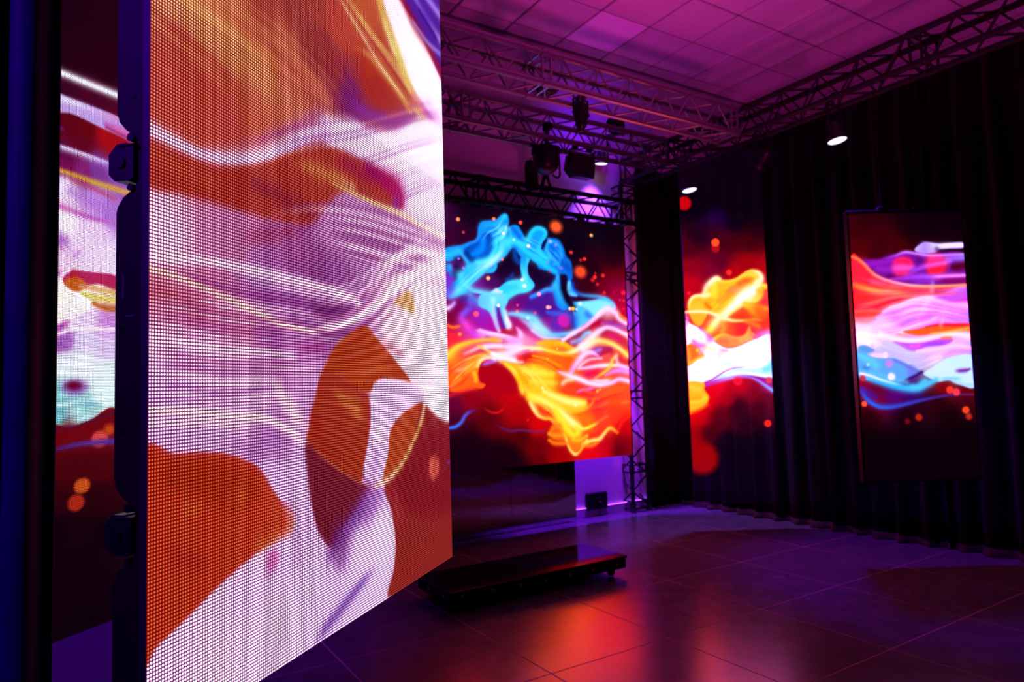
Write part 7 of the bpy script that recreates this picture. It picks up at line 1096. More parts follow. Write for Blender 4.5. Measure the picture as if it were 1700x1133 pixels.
  ('s',[(.5689,.2396,.0195,.0273),(.5168,.2058,.0223,.0298),(.4607,.1719,.0213,.0283),(.4234,.1489,.0173,.0207)],[(190,120,215),(150,75,190),(150,70,180),(150,80,180)],.75,0),
  ('s',[(.4387,.1845,.021,.021),(.4599,.1403,.0305,.0305),(.4297,.1086,.0198,.0198)],(135,55,150),.5,2),
  ('d',.2498,.1763,.0168,.0152,(238,130,200),.5,.9),
  ('d',.2443,.1577,.0121,.0075,(220,140,210),.8,.5),
  ('s',[(.5904,.0791,.0106,.0106),(.5291,.0616,.012,.012),(.465,.0399,.0133,.0133),(.3996,.0187,.0131,.0131),(.3659,.001,.0102,.0102)],(120,62,195),.6,3),
  ('s',[(.2598,.0862,.0085,.0085),(.2703,.0389,.0086,.0086)],(200,200,200),.25,3),
 ],
 'left': [
  ('g',.0139,[(.1923,1.9095,20,0,12),(.3042,1.9694,26,0,10),(.267,1.8503,34,0,12),(.1944,1.7738,36,0,16),(.3301,1.8088,40,0,14),(.1959,1.6794,70,5,40),(.3079,1.6774,85,5,40),(.1978,1.5586,115,5,22),(.2709,1.5649,125,5,18),(.349,1.5715,205,15,22),(.2566,1.5115,120,5,40),(.1993,1.4586,110,10,80),(.3108,1.4525,150,70,190),(.4341,1.4457,170,90,225),(.1998,1.432,150,15,100),(.2727,1.434,165,40,140),(.2009,1.359,240,215,252),(.3122,1.3409,215,150,250),(.3682,1.3195,200,130,245),(.2027,1.2468,252,236,252),(.3134,1.2439,240,205,250),(.1758,1.1914,215,150,235),(.2757,1.2115,238,210,248),(.3538,1.1709,240,215,250),(.1906,1.1291,240,205,240),(.1855,1.018,255,250,240),(.2784,1.0156,255,248,250),(.1797,.9531,250,235,240),(.2942,.9632,235,205,246),(.3563,.9548,225,150,240),(.1807,.8892,190,105,215),(.2952,.8824,222,205,246),(.3573,.8718,225,200,248),(.1888,.8129,228,238,250),(.2812,.815,230,238,252),(.3583,.7892,225,245,250),(.1699,.7305,150,225,238),(.1778,.6548,130,220,235),(.2829,.689,170,225,240),(.3434,.714,225,250,255),(.2833,.6625,180,235,240),(.2128,.5957,135,5,15),(.299,.6021,140,5,15),(.1798,.5358,130,8,15),(.3227,.5203,110,5,15),(.1802,.5112,130,12,12),(.2856,.4986,95,4,12),(.215,.4565,80,3,10),(.3623,.4489,50,0,10),(.1951,.4219,48,0,10),(.3245,.3813,22,0,10),(.217,.3305,14,0,12),(.3486,.2908,12,0,14),(.2538,.1963,11,0,13),(.3288,.0469,9,0,13)]),
  ('s',[(.1467,1.7114,.0153,.0153),(.2169,1.7157,.0166,.0166),(.2995,1.7201,.0172,.0172),(.414,1.7278,.018,.018)],(240,240,255),1,0),
  ('p',[(.1479,1.6423),(.2179,1.6464),(.2927,1.6501),(.3851,1.6536),(.4497,1.6444),(.5131,1.633),(.4769,1.5861),(.3984,1.5889),(.3327,1.5907),(.2705,1.596),(.2187,1.597),(.1489,1.58)],(205,170,250),.005,1),
  ('s',[(.155,1.6254,.0114,.0114),(.2253,1.6371,.0121,.0121),(.3006,1.6391,.0129,.0129),(.3811,1.6411,.0111,.0111)],[(238,225,255),(235,220,255),(225,190,255),(240,150,235)],.9,0),
  ('s',[(.3486,1.6109,.0108,.0108),(.4152,1.6132,.0179,.0179),(.504,1.6145,.0186,.0186)],[(225,110,225),(245,120,215),(240,90,190)],.9,0),
  ('s',[(.3487,1.6001,.0068,.0068),(.4154,1.5948,.0094,.0094),(.4769,1.5861,.0097,.0097)],(220,30,110),.7,0),
  ('d',.184,1.5382,.0138,.0066,(110,60,190),.8,.7),
  ('s',[(.1506,1.4821,.0174,.0058),(.2276,1.4847,.0161,.006),(.3026,1.485,.0168,.0063),(.3996,1.4832,.0198,.0066)],[(222,205,255),(225,210,255),(225,200,255),(205,160,250)],.95,0),
  ('s',[(.3666,1.4623,.0208,.0208),(.4341,1.4457,.0211,.0211),(.5054,1.4357,.019,.019)],(180,120,240),.7,0),
  ('s',[(.1519,1.406,.0077,.0096),(.2288,1.4058,.008,.01),(.3114,1.4022,.0104,.0125),(.4004,1.4033,.0128,.0128),(.4875,1.4044,.0133,.0133)],[(255,205,110),(255,190,65),(255,200,80),(255,190,80),(255,215,140)],.96,0),
  ('s',[(.2004,1.3922,.0081,.0061),(.2885,1.3833,.0084,.0063),(.3841,1.3701,.0088,.0066)],(235,80,110),.6,1),
  ('s',[(.1604,1.299,.0097,.0097),(.2161,1.2931,.0119,.0119),(.2975,1.2853,.0101,.0101),(.385,1.2877,.0083,.0083)],[(225,70,190),(235,120,215),(215,100,220),(220,130,235)],.85,0),
  ('s',[(.2224,1.3515,.0166,.0166),(.2968,1.337,.017,.017),(.3846,1.3235,.0176,.0176)],(195,130,245),.5,0),
  ('s',[(.169,1.1901,.0129,.0129),(.2247,1.1946,.0132,.0132)],(195,110,220),.6,3),
  ('s',[(.1572,1.0913,.0109,.0109),(.205,1.0955,.0111,.0111)],(225,120,200),.7,2),
  ('p',[(.2018,1.0754),(.2369,1.1037),(.2998,1.11),(.3952,1.1104),(.3957,1.0643),(.3311,1.0754),(.2853,1.0637),(.2486,1.0455),(.2198,1.0516)],(222,45,110),.0044,1),
  ('p',[(.2055,1.0661),(.2407,1.0876),(.2776,1.0762),(.2669,1.0478),(.2342,1.0423)],(242,120,30),.0051,.9),
  ('d',.2406,1.0963,.0123,.0113,(220,40,50),.7,.8),
  ('s',[(.263,1.0607,.0096,.0096),(.3236,1.0585,.0119,.0119),(.3958,1.0536,.0123,.0123)],[(250,160,120),(255,190,120),(255,205,100)],.9,0),
  ('s',[(.2707,1.0382,.0079,.0079),(.3162,1.0301,.0138,.0138),(.396,1.0288,.0162,.0162)],(255,232,110),.95,0),
  ('s',[(.3087,1.0108,.008,.008),(.3478,1.0012,.012,.012),(.3963,1.0019,.0121,.0121)],(232,120,40),.95,0),
  ('s',[(.1603,.9038,.0107,.0107),(.1938,.9253,.0108,.0108),(.232,.9511,.0074,.0074)],(212,85,205),.9,2),
  ('s',[(.1597,.9386,.0088,.0088),(.221,.9698,.0091,.0091),(.2789,.9854,.0094,.0094)],(255,240,235),.6,0),
  ('s',[(.1573,.8878,.0071,.0071),(.2079,.9115,.0073,.0073),(.2649,.9273,.0075,.0075),(.3889,.9329,.0079,.0079)],(252,238,252),.9,0),
  ('p',[(.1554,.8814),(.2011,.9033),(.2347,.912),(.2332,.8661),(.156,.8468)],(188,108,216),.0093,.8),
  ('s',[(.2398,1.1508,.0091,.0091),(.2541,1.1668,.0091,.0091)],(220,150,235),.7,0),
  ('d',.2472,.7455,.0346,.0185,(140,20,160),.7,.9),
  ('d',.2421,.7508,.0223,.0101,(130,5,40),.6,.95),
  ('s',[(.2683,.6829,.0075,.0075),(.3129,.6879,.0076,.0076),(.3595,.6829,.0077,.0077)],(130,205,225),.7,3),
  ('s',[(.1639,.693,.0053,.0053),(.2323,.6907,.0055,.0055)],(225,250,250),.7,0),
  ('p',[(.1485,.6285),(.2333,.6249),(.2985,.6399),(.3958,.6698),(.4103,.4626),(.1508,.4959)],(135,6,16),.0039,1),
  ('s',[(.1486,.6254,.0035,.0035),(.2333,.6223,.0037,.0037),(.2985,.6366,.0047,.0047),(.3959,.6657,.0053,.0053)],(90,20,90),.7,0),
  ('p',[(.1499,.5513),(.4097,.5248),(.4105,.4419),(.1512,.4775)],(118,6,14),.0155,.8),
  ('d',.3373,.5792,.0307,.0267,(255,85,80),.22,1),
  ('d',.3723,.607,.0204,.0174,(245,90,30),.5,.9),
  ('s',[(.1563,.5556,.0072,.0072),(.2133,.5639,.0083,.0083),(.2772,.5697,.0093,.0093),(.3929,.5677,.0137,.0137)],[(95,25,110),(95,45,170),(105,65,205),(100,55,200)],.92,0),
  ('p',[(.1502,.5332),(.4096,.5252),(.4116,.3392),(.1524,.4044)],(60,0,10),.0424,.55),
  ('d',.2761,.4413,.0279,.023,(238,98,32),.2,1),
  ('d',.2566,.3928,.0284,.0254,(205,50,26),.2,1),
  ('d',.1682,.5139,.0075,.007,(215,60,20),.5,.9),
 ],
}
# ------------------------------------------------------------------ room shell
def slab(name, lo, hi, m): return struct(MB().box(lo, hi).build(name, m))
X0, X1, Y0, Y1, ZC = -4.0, 8.6, -4.0, 5.865, 4.85
floor = slab('floor', (X0-.1, Y0-.1, -.12), (X1+.1, Y1+.1, 0), M['grout'])
ceiling = slab('ceiling', (X0-.1, Y0-.1, ZC+.012), (X1+.1, Y1+.1, ZC+.15), M['grid'])
slab('wall_back', (X0-.1, Y1, 0), (X1+.1, Y1+.12, ZC+.012), M['plaster'])
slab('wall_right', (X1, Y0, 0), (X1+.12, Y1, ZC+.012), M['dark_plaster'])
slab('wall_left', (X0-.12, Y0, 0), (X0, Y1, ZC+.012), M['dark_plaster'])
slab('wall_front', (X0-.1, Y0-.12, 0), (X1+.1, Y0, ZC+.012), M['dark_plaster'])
slab('baseboard_back', (X0, Y1-.018, .004), (5.62, Y1, .088), M['base'])
slab('trim_1', (X0, 5.378, ZC-.075), (X1, Y1, ZC+.012), M['trim'])
slab('trim_2', (X0, 5.350, ZC-.004), (X1, 5.378, ZC+.012), M['grid'])
# floor tiles: 0.8 m stone slabs
bm_cache = {}
def tile_mesh(key, sx, sy, t, ch, up):
    k = (key, round(sx, 3), round(sy, 3))
    if k not in bm_cache:
        x, y, c = sx/2, sy/2, ch; z1 = t if up else -t
        vs = [(-x,-y,0),(x,-y,0),(x,y,0),(-x,y,0),(-x+c,-y+c,z1),(x-c,-y+c,z1),(x-c,y-c,z1),(-x+c,y-c,z1)]
        fs = [(4,5,6,7),(0,1,5,4),(1,2,6,5),(2,3,7,6),(3,0,4,7)]
        if not up: fs = [f[::-1] for f in fs]
        me = bpy.data.meshes.new(key); me.from_pydata(vs, [], fs); bm_cache[k] = me
    return bm_cache[k]
FX = [1.98+.8*k for k in range(-5, 9)]; FX = [x for x in FX] + [X1]; FY = [3.64+.8*k for k in range(-6, 3)]; FY = FY+[Y1]
rr = random.Random(3)
for xa, xb in zip(FX, FX[1:]):
    for ya, yb in zip(FY, FY[1:]):
        if xb-xa < .05 or yb-ya < .05: continue
        o = obj('tile', tile_mesh('floor_tile', xb-xa-.007, yb-ya-.007,   .0016+rr.choice((0, .0003)), .0008, True), M['stone'], floor, ((xa+xb)/2, (ya+yb)/2, 0))
# ceiling tiles
CX = [4.012+.597*k for k in range(-10, 8)]+[X1]; CY = [5.35]+[5.18-.576*k for k in range(0, 12)]
for xa, xb in zip(CX, CX[1:]):
    for yb, ya in zip(CY, CY[1:]):
        is_panel = abs(xa-4.012) < .01 and abs(yb-5.18) < .01  # this one is a whiter light panel, switched off
        obj('light_panel' if is_panel else 'tile', tile_mesh('panel_tile' if is_panel else 'ceiling_tile', xb-xa-.022, yb-ya-.022, .010+rr.uniform(0, .003), .003, False), M['diffuser'] if is_panel else M['tile'], ceiling, ((xa+xb)/2, (ya+yb)/2, ZC+.012))

# ------------------------------------------------------------------ trusses
S = .235
BAY = .35
br_up = MB().tube((0, 0, 0), (BAY/2, 0, S), .0085, 6).mesh('brace_up', True); br_dn = MB().tube((0, 0, S), (BAY/2, 0, 0), .0085, 6).mesh('brace_down', True)
def square_frame():
    m = MB(); 
    for a, b in (((0,0,0),(0,S,0)),((0,S,0),(0,S,S)),((0,S,S),(0,0,S)),((0,0,S),(0,0,0))): m.tube(a, b, .011, 6)
    return m.mesh('end_frame', True)
fr_me = square_frame()
co_me = MB().tube((-.045, 0, 0), (.045, 0, 0), .031, 10).tube((0,-.04,0),(0,.04,0),.008,6).mesh('coupler', True)
def truss(name, label, L, loc, rot, m, joints, phase=0.0, base=False):
    t = thing(name, label, 'truss', loc, rot)
    for y in (0, S):
        for z in (0, S): MB().tube((0, y, z), (L, y, z), .025, 10).build('chord', m, t, smooth=True)
    n = int((L-.04)/(BAY/2))
    kit = KIT[m.name]; meshes = kit[:2]
    for k in range(n):
        x = .02+k*BAY/2
        for face in range(4):
            me = meshes[(k+(face in (1, 2))+int(phase)) % 2]
            o = bpy.data.objects.new('brace', me); COL.objects.link(o); o.parent = t
            if face == 0: o.location = (x, 0, 0)
            elif face == 1: o.location = (x, S, 0)
            elif face == 2: o.location = (x, S, 0); o.rotation_euler = (PI/2, 0, 0)
            else: o.location = (x, S, S); o.rotation_euler = (PI/2, 0, 0)
    for x in joints:
        for dx in (-.04, .04):
            if 0 <= x+dx <= L:
                o = bpy.data.objects.new('end_frame', kit[2]); COL.objects.link(o); o.parent = t; o.location = (x+dx, 0, 0)
        for y in (0, S):
            for z in (0, S):
                o = bpy.data.objects.new('coupler', kit[3]); COL.objects.link(o); o.parent = t; o.location = (x, y, z)
    return t
def dcopy(me, m): d = me.copy(); d.materials.clear(); d.materials.append(m); return d
for me in (br_up, br_dn, fr_me, co_me): me.materials.append(M['alu'])
KIT = {M[k].name: [dcopy(x, M[k]) for x in (br_up, br_dn, fr_me, co_me)] for k in ('alu', 'alu_dim', 'alu_shaded')}
ZT = 3.70
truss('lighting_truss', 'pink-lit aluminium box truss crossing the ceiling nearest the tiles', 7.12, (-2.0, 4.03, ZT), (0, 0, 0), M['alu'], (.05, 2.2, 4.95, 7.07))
truss('lighting_truss', 'dim aluminium box truss behind the pink-lit one, holding the floodlight', 7.12, (-2.0, 4.94, ZT), (0, 0, 0), M['alu_dim'], (.05, 2.6, 4.75, 7.07), 1)
truss('lighting_truss', 'dark low box truss right above the big fire screen', 3.14, (2.0, 5.48, 3.18), (0, 0, 0), M['alu_shaded'], (.05, 1.2, 3.05))
truss('lighting_truss', 'long box truss running along the right wall above the black curtains', 7.4, (5.39, -1.69, ZT), (0, 0, PI/2), M['alu_shaded'], (.05, 1.9, 4.15, 6.6, 7.35))
tw = truss('truss_tower', 'upright box truss tower standing between the fire screen and the curtains', 3.64, (5.155, 5.715, .035), (0, -PI/2, -PI/2), M['alu_shaded'], (.04, .44, 1.26, 2.6, 3.6), 1)
for y in (0, S):
    for z in (0, S): MB().tube((-.031, y, z), (.02, y, z), .035, 12).build('foot', M['rubber'], tw)

# ------------------------------------------------------------------ curtains
def curtain(label, p0, p1, z0, z1, amp, period, seed, hem=True, cloth='velvet'):
    p0, p1 = Vector((*p0, 0)), Vector((*p1, 0)); L = (p1-p0).length; d = (p1-p0)/L; nn = Vector((-d.y, d.x, 0))
    r = random.Random(seed); n = max(24, int(L/period*10))
    ph, k1 = r.uniform(0, 6), r.uniform(.8, 1.2)
    t = thing('curtain', label, 'curtain', (p0.x, p0.y, 0))
    def off(s, z):
        f = .75+.5*(1-z/z1)
        return amp*f*(math.sin(2*PI*s/period+ph+.5*math.sin(s*3.1*k1+ph))+.35*math.sin(2*PI*s/period*1.73+ph*2))
    zs = [z0, z0+.25, 1.0, 1.9, 2.8, z1]
    vs, fs = [], []
    for z in zs:
        for i in range(n+1):
            s = L*i/n; vs.append(d*s+nn*off(s, z)+Vector((0, 0, z)))
    for j in range(len(zs)-1):
        for i in range(n): fs.append((j*(n+1)+i, j*(n+1)+i+1, (j+1)*(n+1)+i+1, (j+1)*(n+1)+i))
    me = bpy.data.meshes.new('drape'); me.from_pydata(vs, [], fs)
    for p in me.polygons: p.use_smooth = True
    o = obj('drape', me, M[cloth], t); md = o.modifiers.new('cloth', 'SOLIDIFY'); md.thickness = .004
    if hem:
        vs, fs = [], []; prof = [(0, z0+.06), (.012, z0+.04), (.030, z0+.010), (.030, z0), (.004, z0)]
        for dx, z in prof:
            for i in range(n+1):
                s = L*i/n; vs.append(d*s+nn*(off(s, z0)+dx*(1+.5*math.sin(s*9+ph)))+Vector((0, 0, z)))
        for j in range(len(prof)-1):
            for i in range(n): fs.append((j*(n+1)+i, j*(n+1)+i+1, (j+1)*(n+1)+i+1, (j+1)*(n+1)+i))
        me = bpy.data.meshes.new('hem'); me.from_pydata(vs, [], fs)
        for p in me.polygons: p.use_smooth = True
        obj('hem', me, M['hem'], t)['label'] = 'hem lying on the floor, red screen glow in its colour'
    MB().tube(d*0+Vector((0, 0, z1)), d*L+Vector((0, 0, z1)), .012, 8).build('track', M['black'], t)
    return t
curtain('narrow black curtain in the corner right behind the truss tower', (6.06, 5.79), (5.50, 5.79), .006, 3.93, .018, .12, 2, False)
curtain('black pleated curtain hanging behind the transparent flame screen', (5.96, 2.85), (5.96, 5.772), .006, 3.93, .035, .21, 5)
curtain('black pleated curtain hanging behind the pink and blue wave screen', (6.01, 1.16), (6.01, 2.92), .006, 3.93, .035, .23, 8)
curtain('black pleated curtain at the right edge of the photo', (5.96, -1.6), (5.96, 1.23), .006, 3.93, .035, .22, 11)
curtain('near black curtain at the left edge of the photo with violet sheen', (-1.75, 1.98), (-.052, 1.90), .01, 4.75, .030, .105, 21, False, 'velvet_left')

# ------------------------------------------------------------------ LED walls of die-cast cabinets
H = 1.0; W_ = .5; PITCH = W_/104
def sample(key, u, v): return lin(paint(u, v, CONTENT[key]))
def bright(c):
    t = ((c-.72)/.28).clip(0, 1); return c*(1+np.array([8.0, .0, 3.0])*t*t*(3-2*t))      # saturated pixels glow well past what the camera can hold
def drive(c, a): return c*(1+a*c.min(1))[:, None]      # white pixels are driven harder than coloured ones
def led_dots(key, u0, v0, cols, rows, r, ring, y, k=1.0):
    u = u0+(np.arange(cols)+.5)*PITCH; v = v0+(np.arange(rows)+.5)*PITCH
    U, V = [a.ravel() for a in np.meshgrid(u, v)]
    c = drive(sample(key, U, V), 2.2 if key == 'front' else 1.0)
    t = np.arange(ring)/ring*2*PI+PI/ring
    rad = r if ring > 4 else r*math.sqrt(2)
    co = np.stack([(U[:, None]-u0)+rad*np.cos(t), np.full((len(U), ring), y), (V[:, None]-v0)+rad*np.sin(t)], 2).reshape(-1, 3)
    f = np.arange(len(U)*ring).reshape(-1, ring)
    return raw_mesh('led_lamps', co, f, np.repeat(c, ring, 0)*k)
M['led'] = screen_mat('led_lamp_light', K_LED); M['led_rear'] = screen_mat('rear_led_lamp_light', K_REAR); M['board'] = screen_mat('led_halo_glow', K_MASK, .6)
D = .056
def cabinet_profile(notch=True):
    # (depth, height) outline of the cast side frame with its latch recesses
    p = [(.012, 0), (.046, .004), (D, .014)]
    for c in (.268, .757):
        p += [(D, c-.066), (D*.96, c-.058), (D*.80, c-.046), (D*.45, c-.034), (.021, c-.026), (.021, c+.026), (D*.40, c+.034), (D*.72, c+.046), (D*.92, c+.058), (D, c+.072)]
    return p+[(D, .986), (.046, .996), (.012, 1.0)]
def cabinet_mesh():
    p = cabinet_profile(); n = len(p); vs = []; fs = []
    for u in (.0015, .030, W_-.030, W_-.0015):
        vs += [(u, dz, v) for dz, v in p]
    for j in range(3):
        for i in range(n): 
            a, b = i, (i+1) % n; fs.append((j*n+a, j*n+b, (j+1)*n+b, (j+1)*n+a))
    fs += [tuple(range(n-1, -1, -1)), tuple(range(3*n, 4*n))]
    me = bpy.data.meshes.new('cabinet'); me.from_pydata(vs, [], fs)
    bm = bmesh.new(); bm.from_mesh(me); bmesh.ops.recalc_face_normals(bm, faces=bm.faces); bm.to_mesh(me); bm.free()
    me.materials.append(M['cab']); return me
cab_me = cabinet_mesh()
plate_me = MB().box((.0003, 0, 0), (W_-.0003, .0115, H)).mesh('module_tray'); plate_me.materials.append(M['mask'])
def latch_mesh():
    m = MB(); oc = [(.022, -.022), (.030, -.0265), (.054, -.024), (.064, -.014), (.064, .013), (.050, .026), (.034, .026), (.022, .018)]
    vs = [(u, *q) for u in (-.004, .05) for q in oc]; m.add(vs, [tuple(range(8)), tuple(range(15, 7, -1))]+[(i, 8+i, 8+(i+1) % 8, (i+1) % 8) for i in range(8)])
    m.tube((-.007, .043, 0), (-.003, .043, 0), .008, 10)
    m.box((-.006, .018, .020), (.012, .046, .024), .0015); m.tube((-.002, .030, .034), (.03, .030, .034), .006, 8); m.tube((-.002, .030, -.034), (.03, .030, -.034), .005, 8)
    m.box((.006, .055, -.014), (.040, .071, .014), .004)
    return m.mesh('latch', False)
latch_me = latch_mesh(); latch_me.materials.append(M['blackp'])
bolt_me = MB().tube((-.0008, 0, 0), (.002, 0, 0), .0045, 10).mesh('side_bolt'); bolt_me.materials.append(M['black'])
slot_me = MB().box((-.0012, -.0022, -.016), (.001, .0022, .016), .0008).mesh('pull_slot'); slot_me.materials.append(M['steel'])
ledge_me = MB().box((-.0012, -.009, -.0015), (.001, .009, .0015), .0006).mesh('ledge'); ledge_me.materials.append(M['steel'])
def led_wall(name, label, origin, ang, rows, key, fine, group=None):
    t = thing(name, label, 'led screen', origin, (0, 0, ang), group)
    for j in range(rows):
        for i in range(2):
            c = obj('cabinet', cab_me, None, t, (i*W_, 0, j*H))
            obj('module_tray', plate_me, None, c)
            r8 = fine and j == 0
            if r8: lm = led_dots(key, i*W_, j*H, 104, 208, PITCH*.315, 8, -.0011)
            elif fine: lm = led_dots(key, i*W_, j*H, 104, 208, PITCH*.30, 4, -.0011)
            else: lm = led_dots(key, i*W_, j*H, 104, 208, PITCH*.345, 4, -.0011)
            l = obj('led_lamps', lm, M['led'] if fine else M['led_rear'], c); l['kind'] = 'stuff'
            if fine:
                nu, nv = 53, 105; A, B = [a.ravel() for a in np.meshgrid(np.linspace(0, W_, nu)+i*W_, np.linspace(0, H, nv)+j*H)]
                cc = sample(key, A, B); cc = np.stack([cc[:, 0]*.17, cc[:, 1]*.008, cc[:, 2]*.10], 1)
                obj('face_board', grid_mesh('face_board', nu, nv, W_, H, cc, -.0004), M['board'], c)  # halation and scatter between the lamps, put in as faint board emission
            if i == 0:
                for v in (.268, .757):
                    obj('latch', latch_me, None, c, (0, 0, v))
                for dp, v in ((.028, .848), (.036, .158), (.043, .533), (.043, .40)): obj('side_bolt', bolt_me, None, c, (.0012, dp, v))
                obj('pull_slot', slot_me, None, c, (.0012, .042, .590)); obj('ledge', ledge_me, None, c, (.0012, .030, .551))
    top = rows*H
    m = MB().box((.0, .004, top), (2*W_, .05, top+.05), .004)
    m.build('flying_bar', M['black'], t)
    for u in (.2, .8): MB().tube((u, .027, top+.04), (u, .027, ZC-.004-origin[2]), .004, 6).build('steel_cable', M['steel'], t)
    return t
ANG = PI/2-math.radians(49.68)
led_wall('led_wall_panel', 'large nearest LED wall showing orange and lilac waves in visible dots', (.0732, .9928, .977), ANG, 2, 'front', True)
led_wall('led_wall_panel', 'farther LED wall glimpsed between the left curtain and the nearest LED wall', (-.2033, 2.3257, .715), ANG, 3, 'left', False)

# ------------------------------------------------------------------ big fire screen
FW, FH = 2.99, 2.50
t = thing('fire_screen', 'big hanging screen showing cyan and orange fire smoke', 'screen', (2.03, 5.55, .655))
nu, nv = 420, 360; A, B = [a.ravel() for a in np.meshgrid(np.linspace(0, FW, nu), np.linspace(0, FH, nv))]
fm = screen_mat('fire_screen_light', K_FIRE, .35)
obj('display_face', grid_mesh('display_face', nu, nv, FW, FH, bright(sample('fire', A, B)), -.001), fm, t)
for i in range(6):
    for j in range(5):
        MB().box((i*FW/6+.0006, 0, j*.5+.0006), ((i+1)*FW/6-.0006, .055, (j+1)*.5-.0006), .002).build('cabinet', M['black'], t)
for u in (.35, 1.15, 1.9, 2.42, 2.80):
    MB().box((u-.03, -.004+.006, FH), (u+.03, .05, FH+.03), .004).tube((u, .028, FH+.02), (u, .028, FH+.028), .02, 8).build('hanging_clamp', M['black'], t)
    MB().tube((u-.012, -.012, FH+.012), (u-.012, .004, FH+.012), .006, 8).tube((u+.014, -.012, FH+.014), (u+.014, .004, FH+.014), .006, 8).build('clamp_bolt', M['steel'], t)

# ------------------------------------------------------------------ transparent flame screen on the right truss
RT = math.atan2(-.5349, .8449)
GW, GH = .806, 3.44
M['clear'] = bpy.data.materials.new('clear_glass'); M['clear'].use_nodes = True
nt = M['clear'].node_tree; nt.nodes.remove(nt.nodes['Principled BSDF'])
tr = nt.nodes.new('ShaderNodeBsdfTransparent'); tr.inputs[0].default_value = (.90, .90, .92, 1); gl = nt.nodes.new('ShaderNodeBsdfGlossy'); gl.inputs['Roughness'].default_value = .12
lw = nt.nodes.new('ShaderNodeFresnel'); lw.inputs['IOR'].default_value = 1.25; mx = nt.nodes.new('ShaderNodeMixShader')
nt.links.new(lw.outputs[0], mx.inputs[0]); nt.links.new(tr.outputs[0], mx.inputs[1]); nt.links.new(gl.outputs[0], mx.inputs[2]); nt.links.new(mx.outputs[0], nt.nodes['Material Output'].inputs['Surface'])
t = thing('transparent_screen', 'tall narrow transparent screen showing a yellow flame over white smoke', 'screen', (4.9498, 4.6305, .2478), (0, 0, RT))
MB().box((0, 0, 0), (GW, .008, GH)).build('glass_pane', M['clear'], t)
nu, nv = 140, 420; A, B = [a.ravel() for a in np.meshgrid(np.linspace(0, GW, nu), np.linspace(0, GH, nv))]
cc = bright(sample('glass', A, B))
gm = screen_mat('flame_screen_light', K_GLASS, see_through=.93)
obj('display_film', grid_mesh('display_film', nu, nv, GW, GH, cc, -.0012), gm, t)
for u in (-.006, GW): MB().box((u, -.004, 0), (u+.006, .012, GH), .001).build('edge_strip', M['alu_shaded'], t)
MB().box((-.006, -.012, GH), (GW+.006, .02, GH+.022), .003).build('top_rail', M['black'], t)
for u in (.243, .521): MB().tube((u, .004, GH+.02), (u, .004, GH+.06), .008, 8).build('hanging_hook', M['steel'], t)

# ------------------------------------------------------------------ pink and blue wave screen
RW, RH = .856, 2.012
t = thing('wave_screen', 'hanging portrait screen showing pink, orange and blue waves', 'screen', (4.9278, 2.9165, .6423), (0, 0, RT))
nu, nv = 190, 430; A, B = [a.ravel() for a in np.meshgrid(np.linspace(0, RW, nu), np.linspace(0, RH, nv))]
obj('display_face', grid_mesh('display_face', nu, nv, RW, RH, bright(sample('right', A, B)), -.001), screen_mat('wave_screen_light', K_RIGHT, .3), t)
MB().box((-.012, 0, -.012), (RW+.012, .06, RH+.03), .004).build('frame', M['black'], t)
for u in (.269, .547):
    MB().tube((u, .03, RH+.02), (u, .03, ZT-.025-.6423), .003, 6).build('hanging_cable', M['black'], t)
    MB().box((u-.03, .01, RH+.03), (u+.03, .05, RH+.06), .004).build('hanging_bracket', M['black'], t)

# ------------------------------------------------------------------ smoked mirror panels, platform, wall box
for k, (xa, xb) in enumerate(((3.592, 4.390), (2.792, 3.588))):
    t = thing('mirror_panel', ('glossy smoked mirror panel under the fire screen, right one beside the violet wall', 'glossy smoked mirror panel under the fire screen, left one beside the nearest LED wall')[k], 'panel', (xa, 5.745, 0))
    MB().box((0, 0, .012), (xb-xa, .006, .90)).build('mirror_sheet', M['mirror'], t)
    MB().box((.002, .006, .012), (xb-xa-.002, .03, .90), .003).build('backing_frame', M['black'], t)
    for u in (.12, xb-xa-.12): MB().box((u-.03, .002, .004), (u+.03, .075, .014), .002).tube((u, .04, .012), (u, .04, .6), .01, 8).build('foot', M['black'], t)
t = thing('platform', 'low glossy black rolling platform on the floor with bolted sides', 'platform', (1.975, 3.90, 0))
PW, PD = 1.45, .50
MB().box((-.008, -.008, .134), (PW+.008, PD+.008, .150), .003).build('top_sheet', M['gloss'], t)
for nm, lo, hi in (('side_rail', (0, 0, .062), (PW, .03, .134)), ('side_rail', (0, PD-.03, .062), (PW, PD, .134)), ('side_rail', (0, .03, .062), (.03, PD-.03, .134)), ('side_rail', (PW-.03, .03, .062), (PW, PD-.03, .134))):
    MB().box(lo, hi, .003).build(nm, M['black'], t)
for u in (.08, .30, .52, .72, .93, 1.13, 1.36): MB().tube((u, -.005, .112-.012*(u > .4)), (u, .002, .112-.012*(u > .4)), .011, 10).build('bolt', M['steel'], t)
for v in (.10, .32): MB().tube((-.005, v, .10), (.002, v, .10), .013, 10).build('bolt', M['steel'], t)
for u in (.09, PW-.09):
    for v in (.07, PD-.07):
        c = MB().box((u-.035, v-.028, .052), (u+.035, v+.028, .062), .002).box((u-.022, v-.020, .022), (u-.017, v+.020, .053)).box((u+.017, v-.020, .022), (u+.022, v+.020, .053)).build('caster', M['black'], t)
        MB().tube((u-.014, v, .030), (u+.014, v, .030), .026, 16).build('wheel', M['rubber'], c)
t = thing('power_box', 'small black power box low on the violet wall with a dangling lead', 'box', (4.743, Y1, .165))
MB().box((-.14, -.05, -.09), (.14, -.0005, .09), .008).build('housing', M['blackp'], t)
MB().box((-.03, -.062, -.03), (.04, -.05, .035), .004).build('socket', M['black'], t)
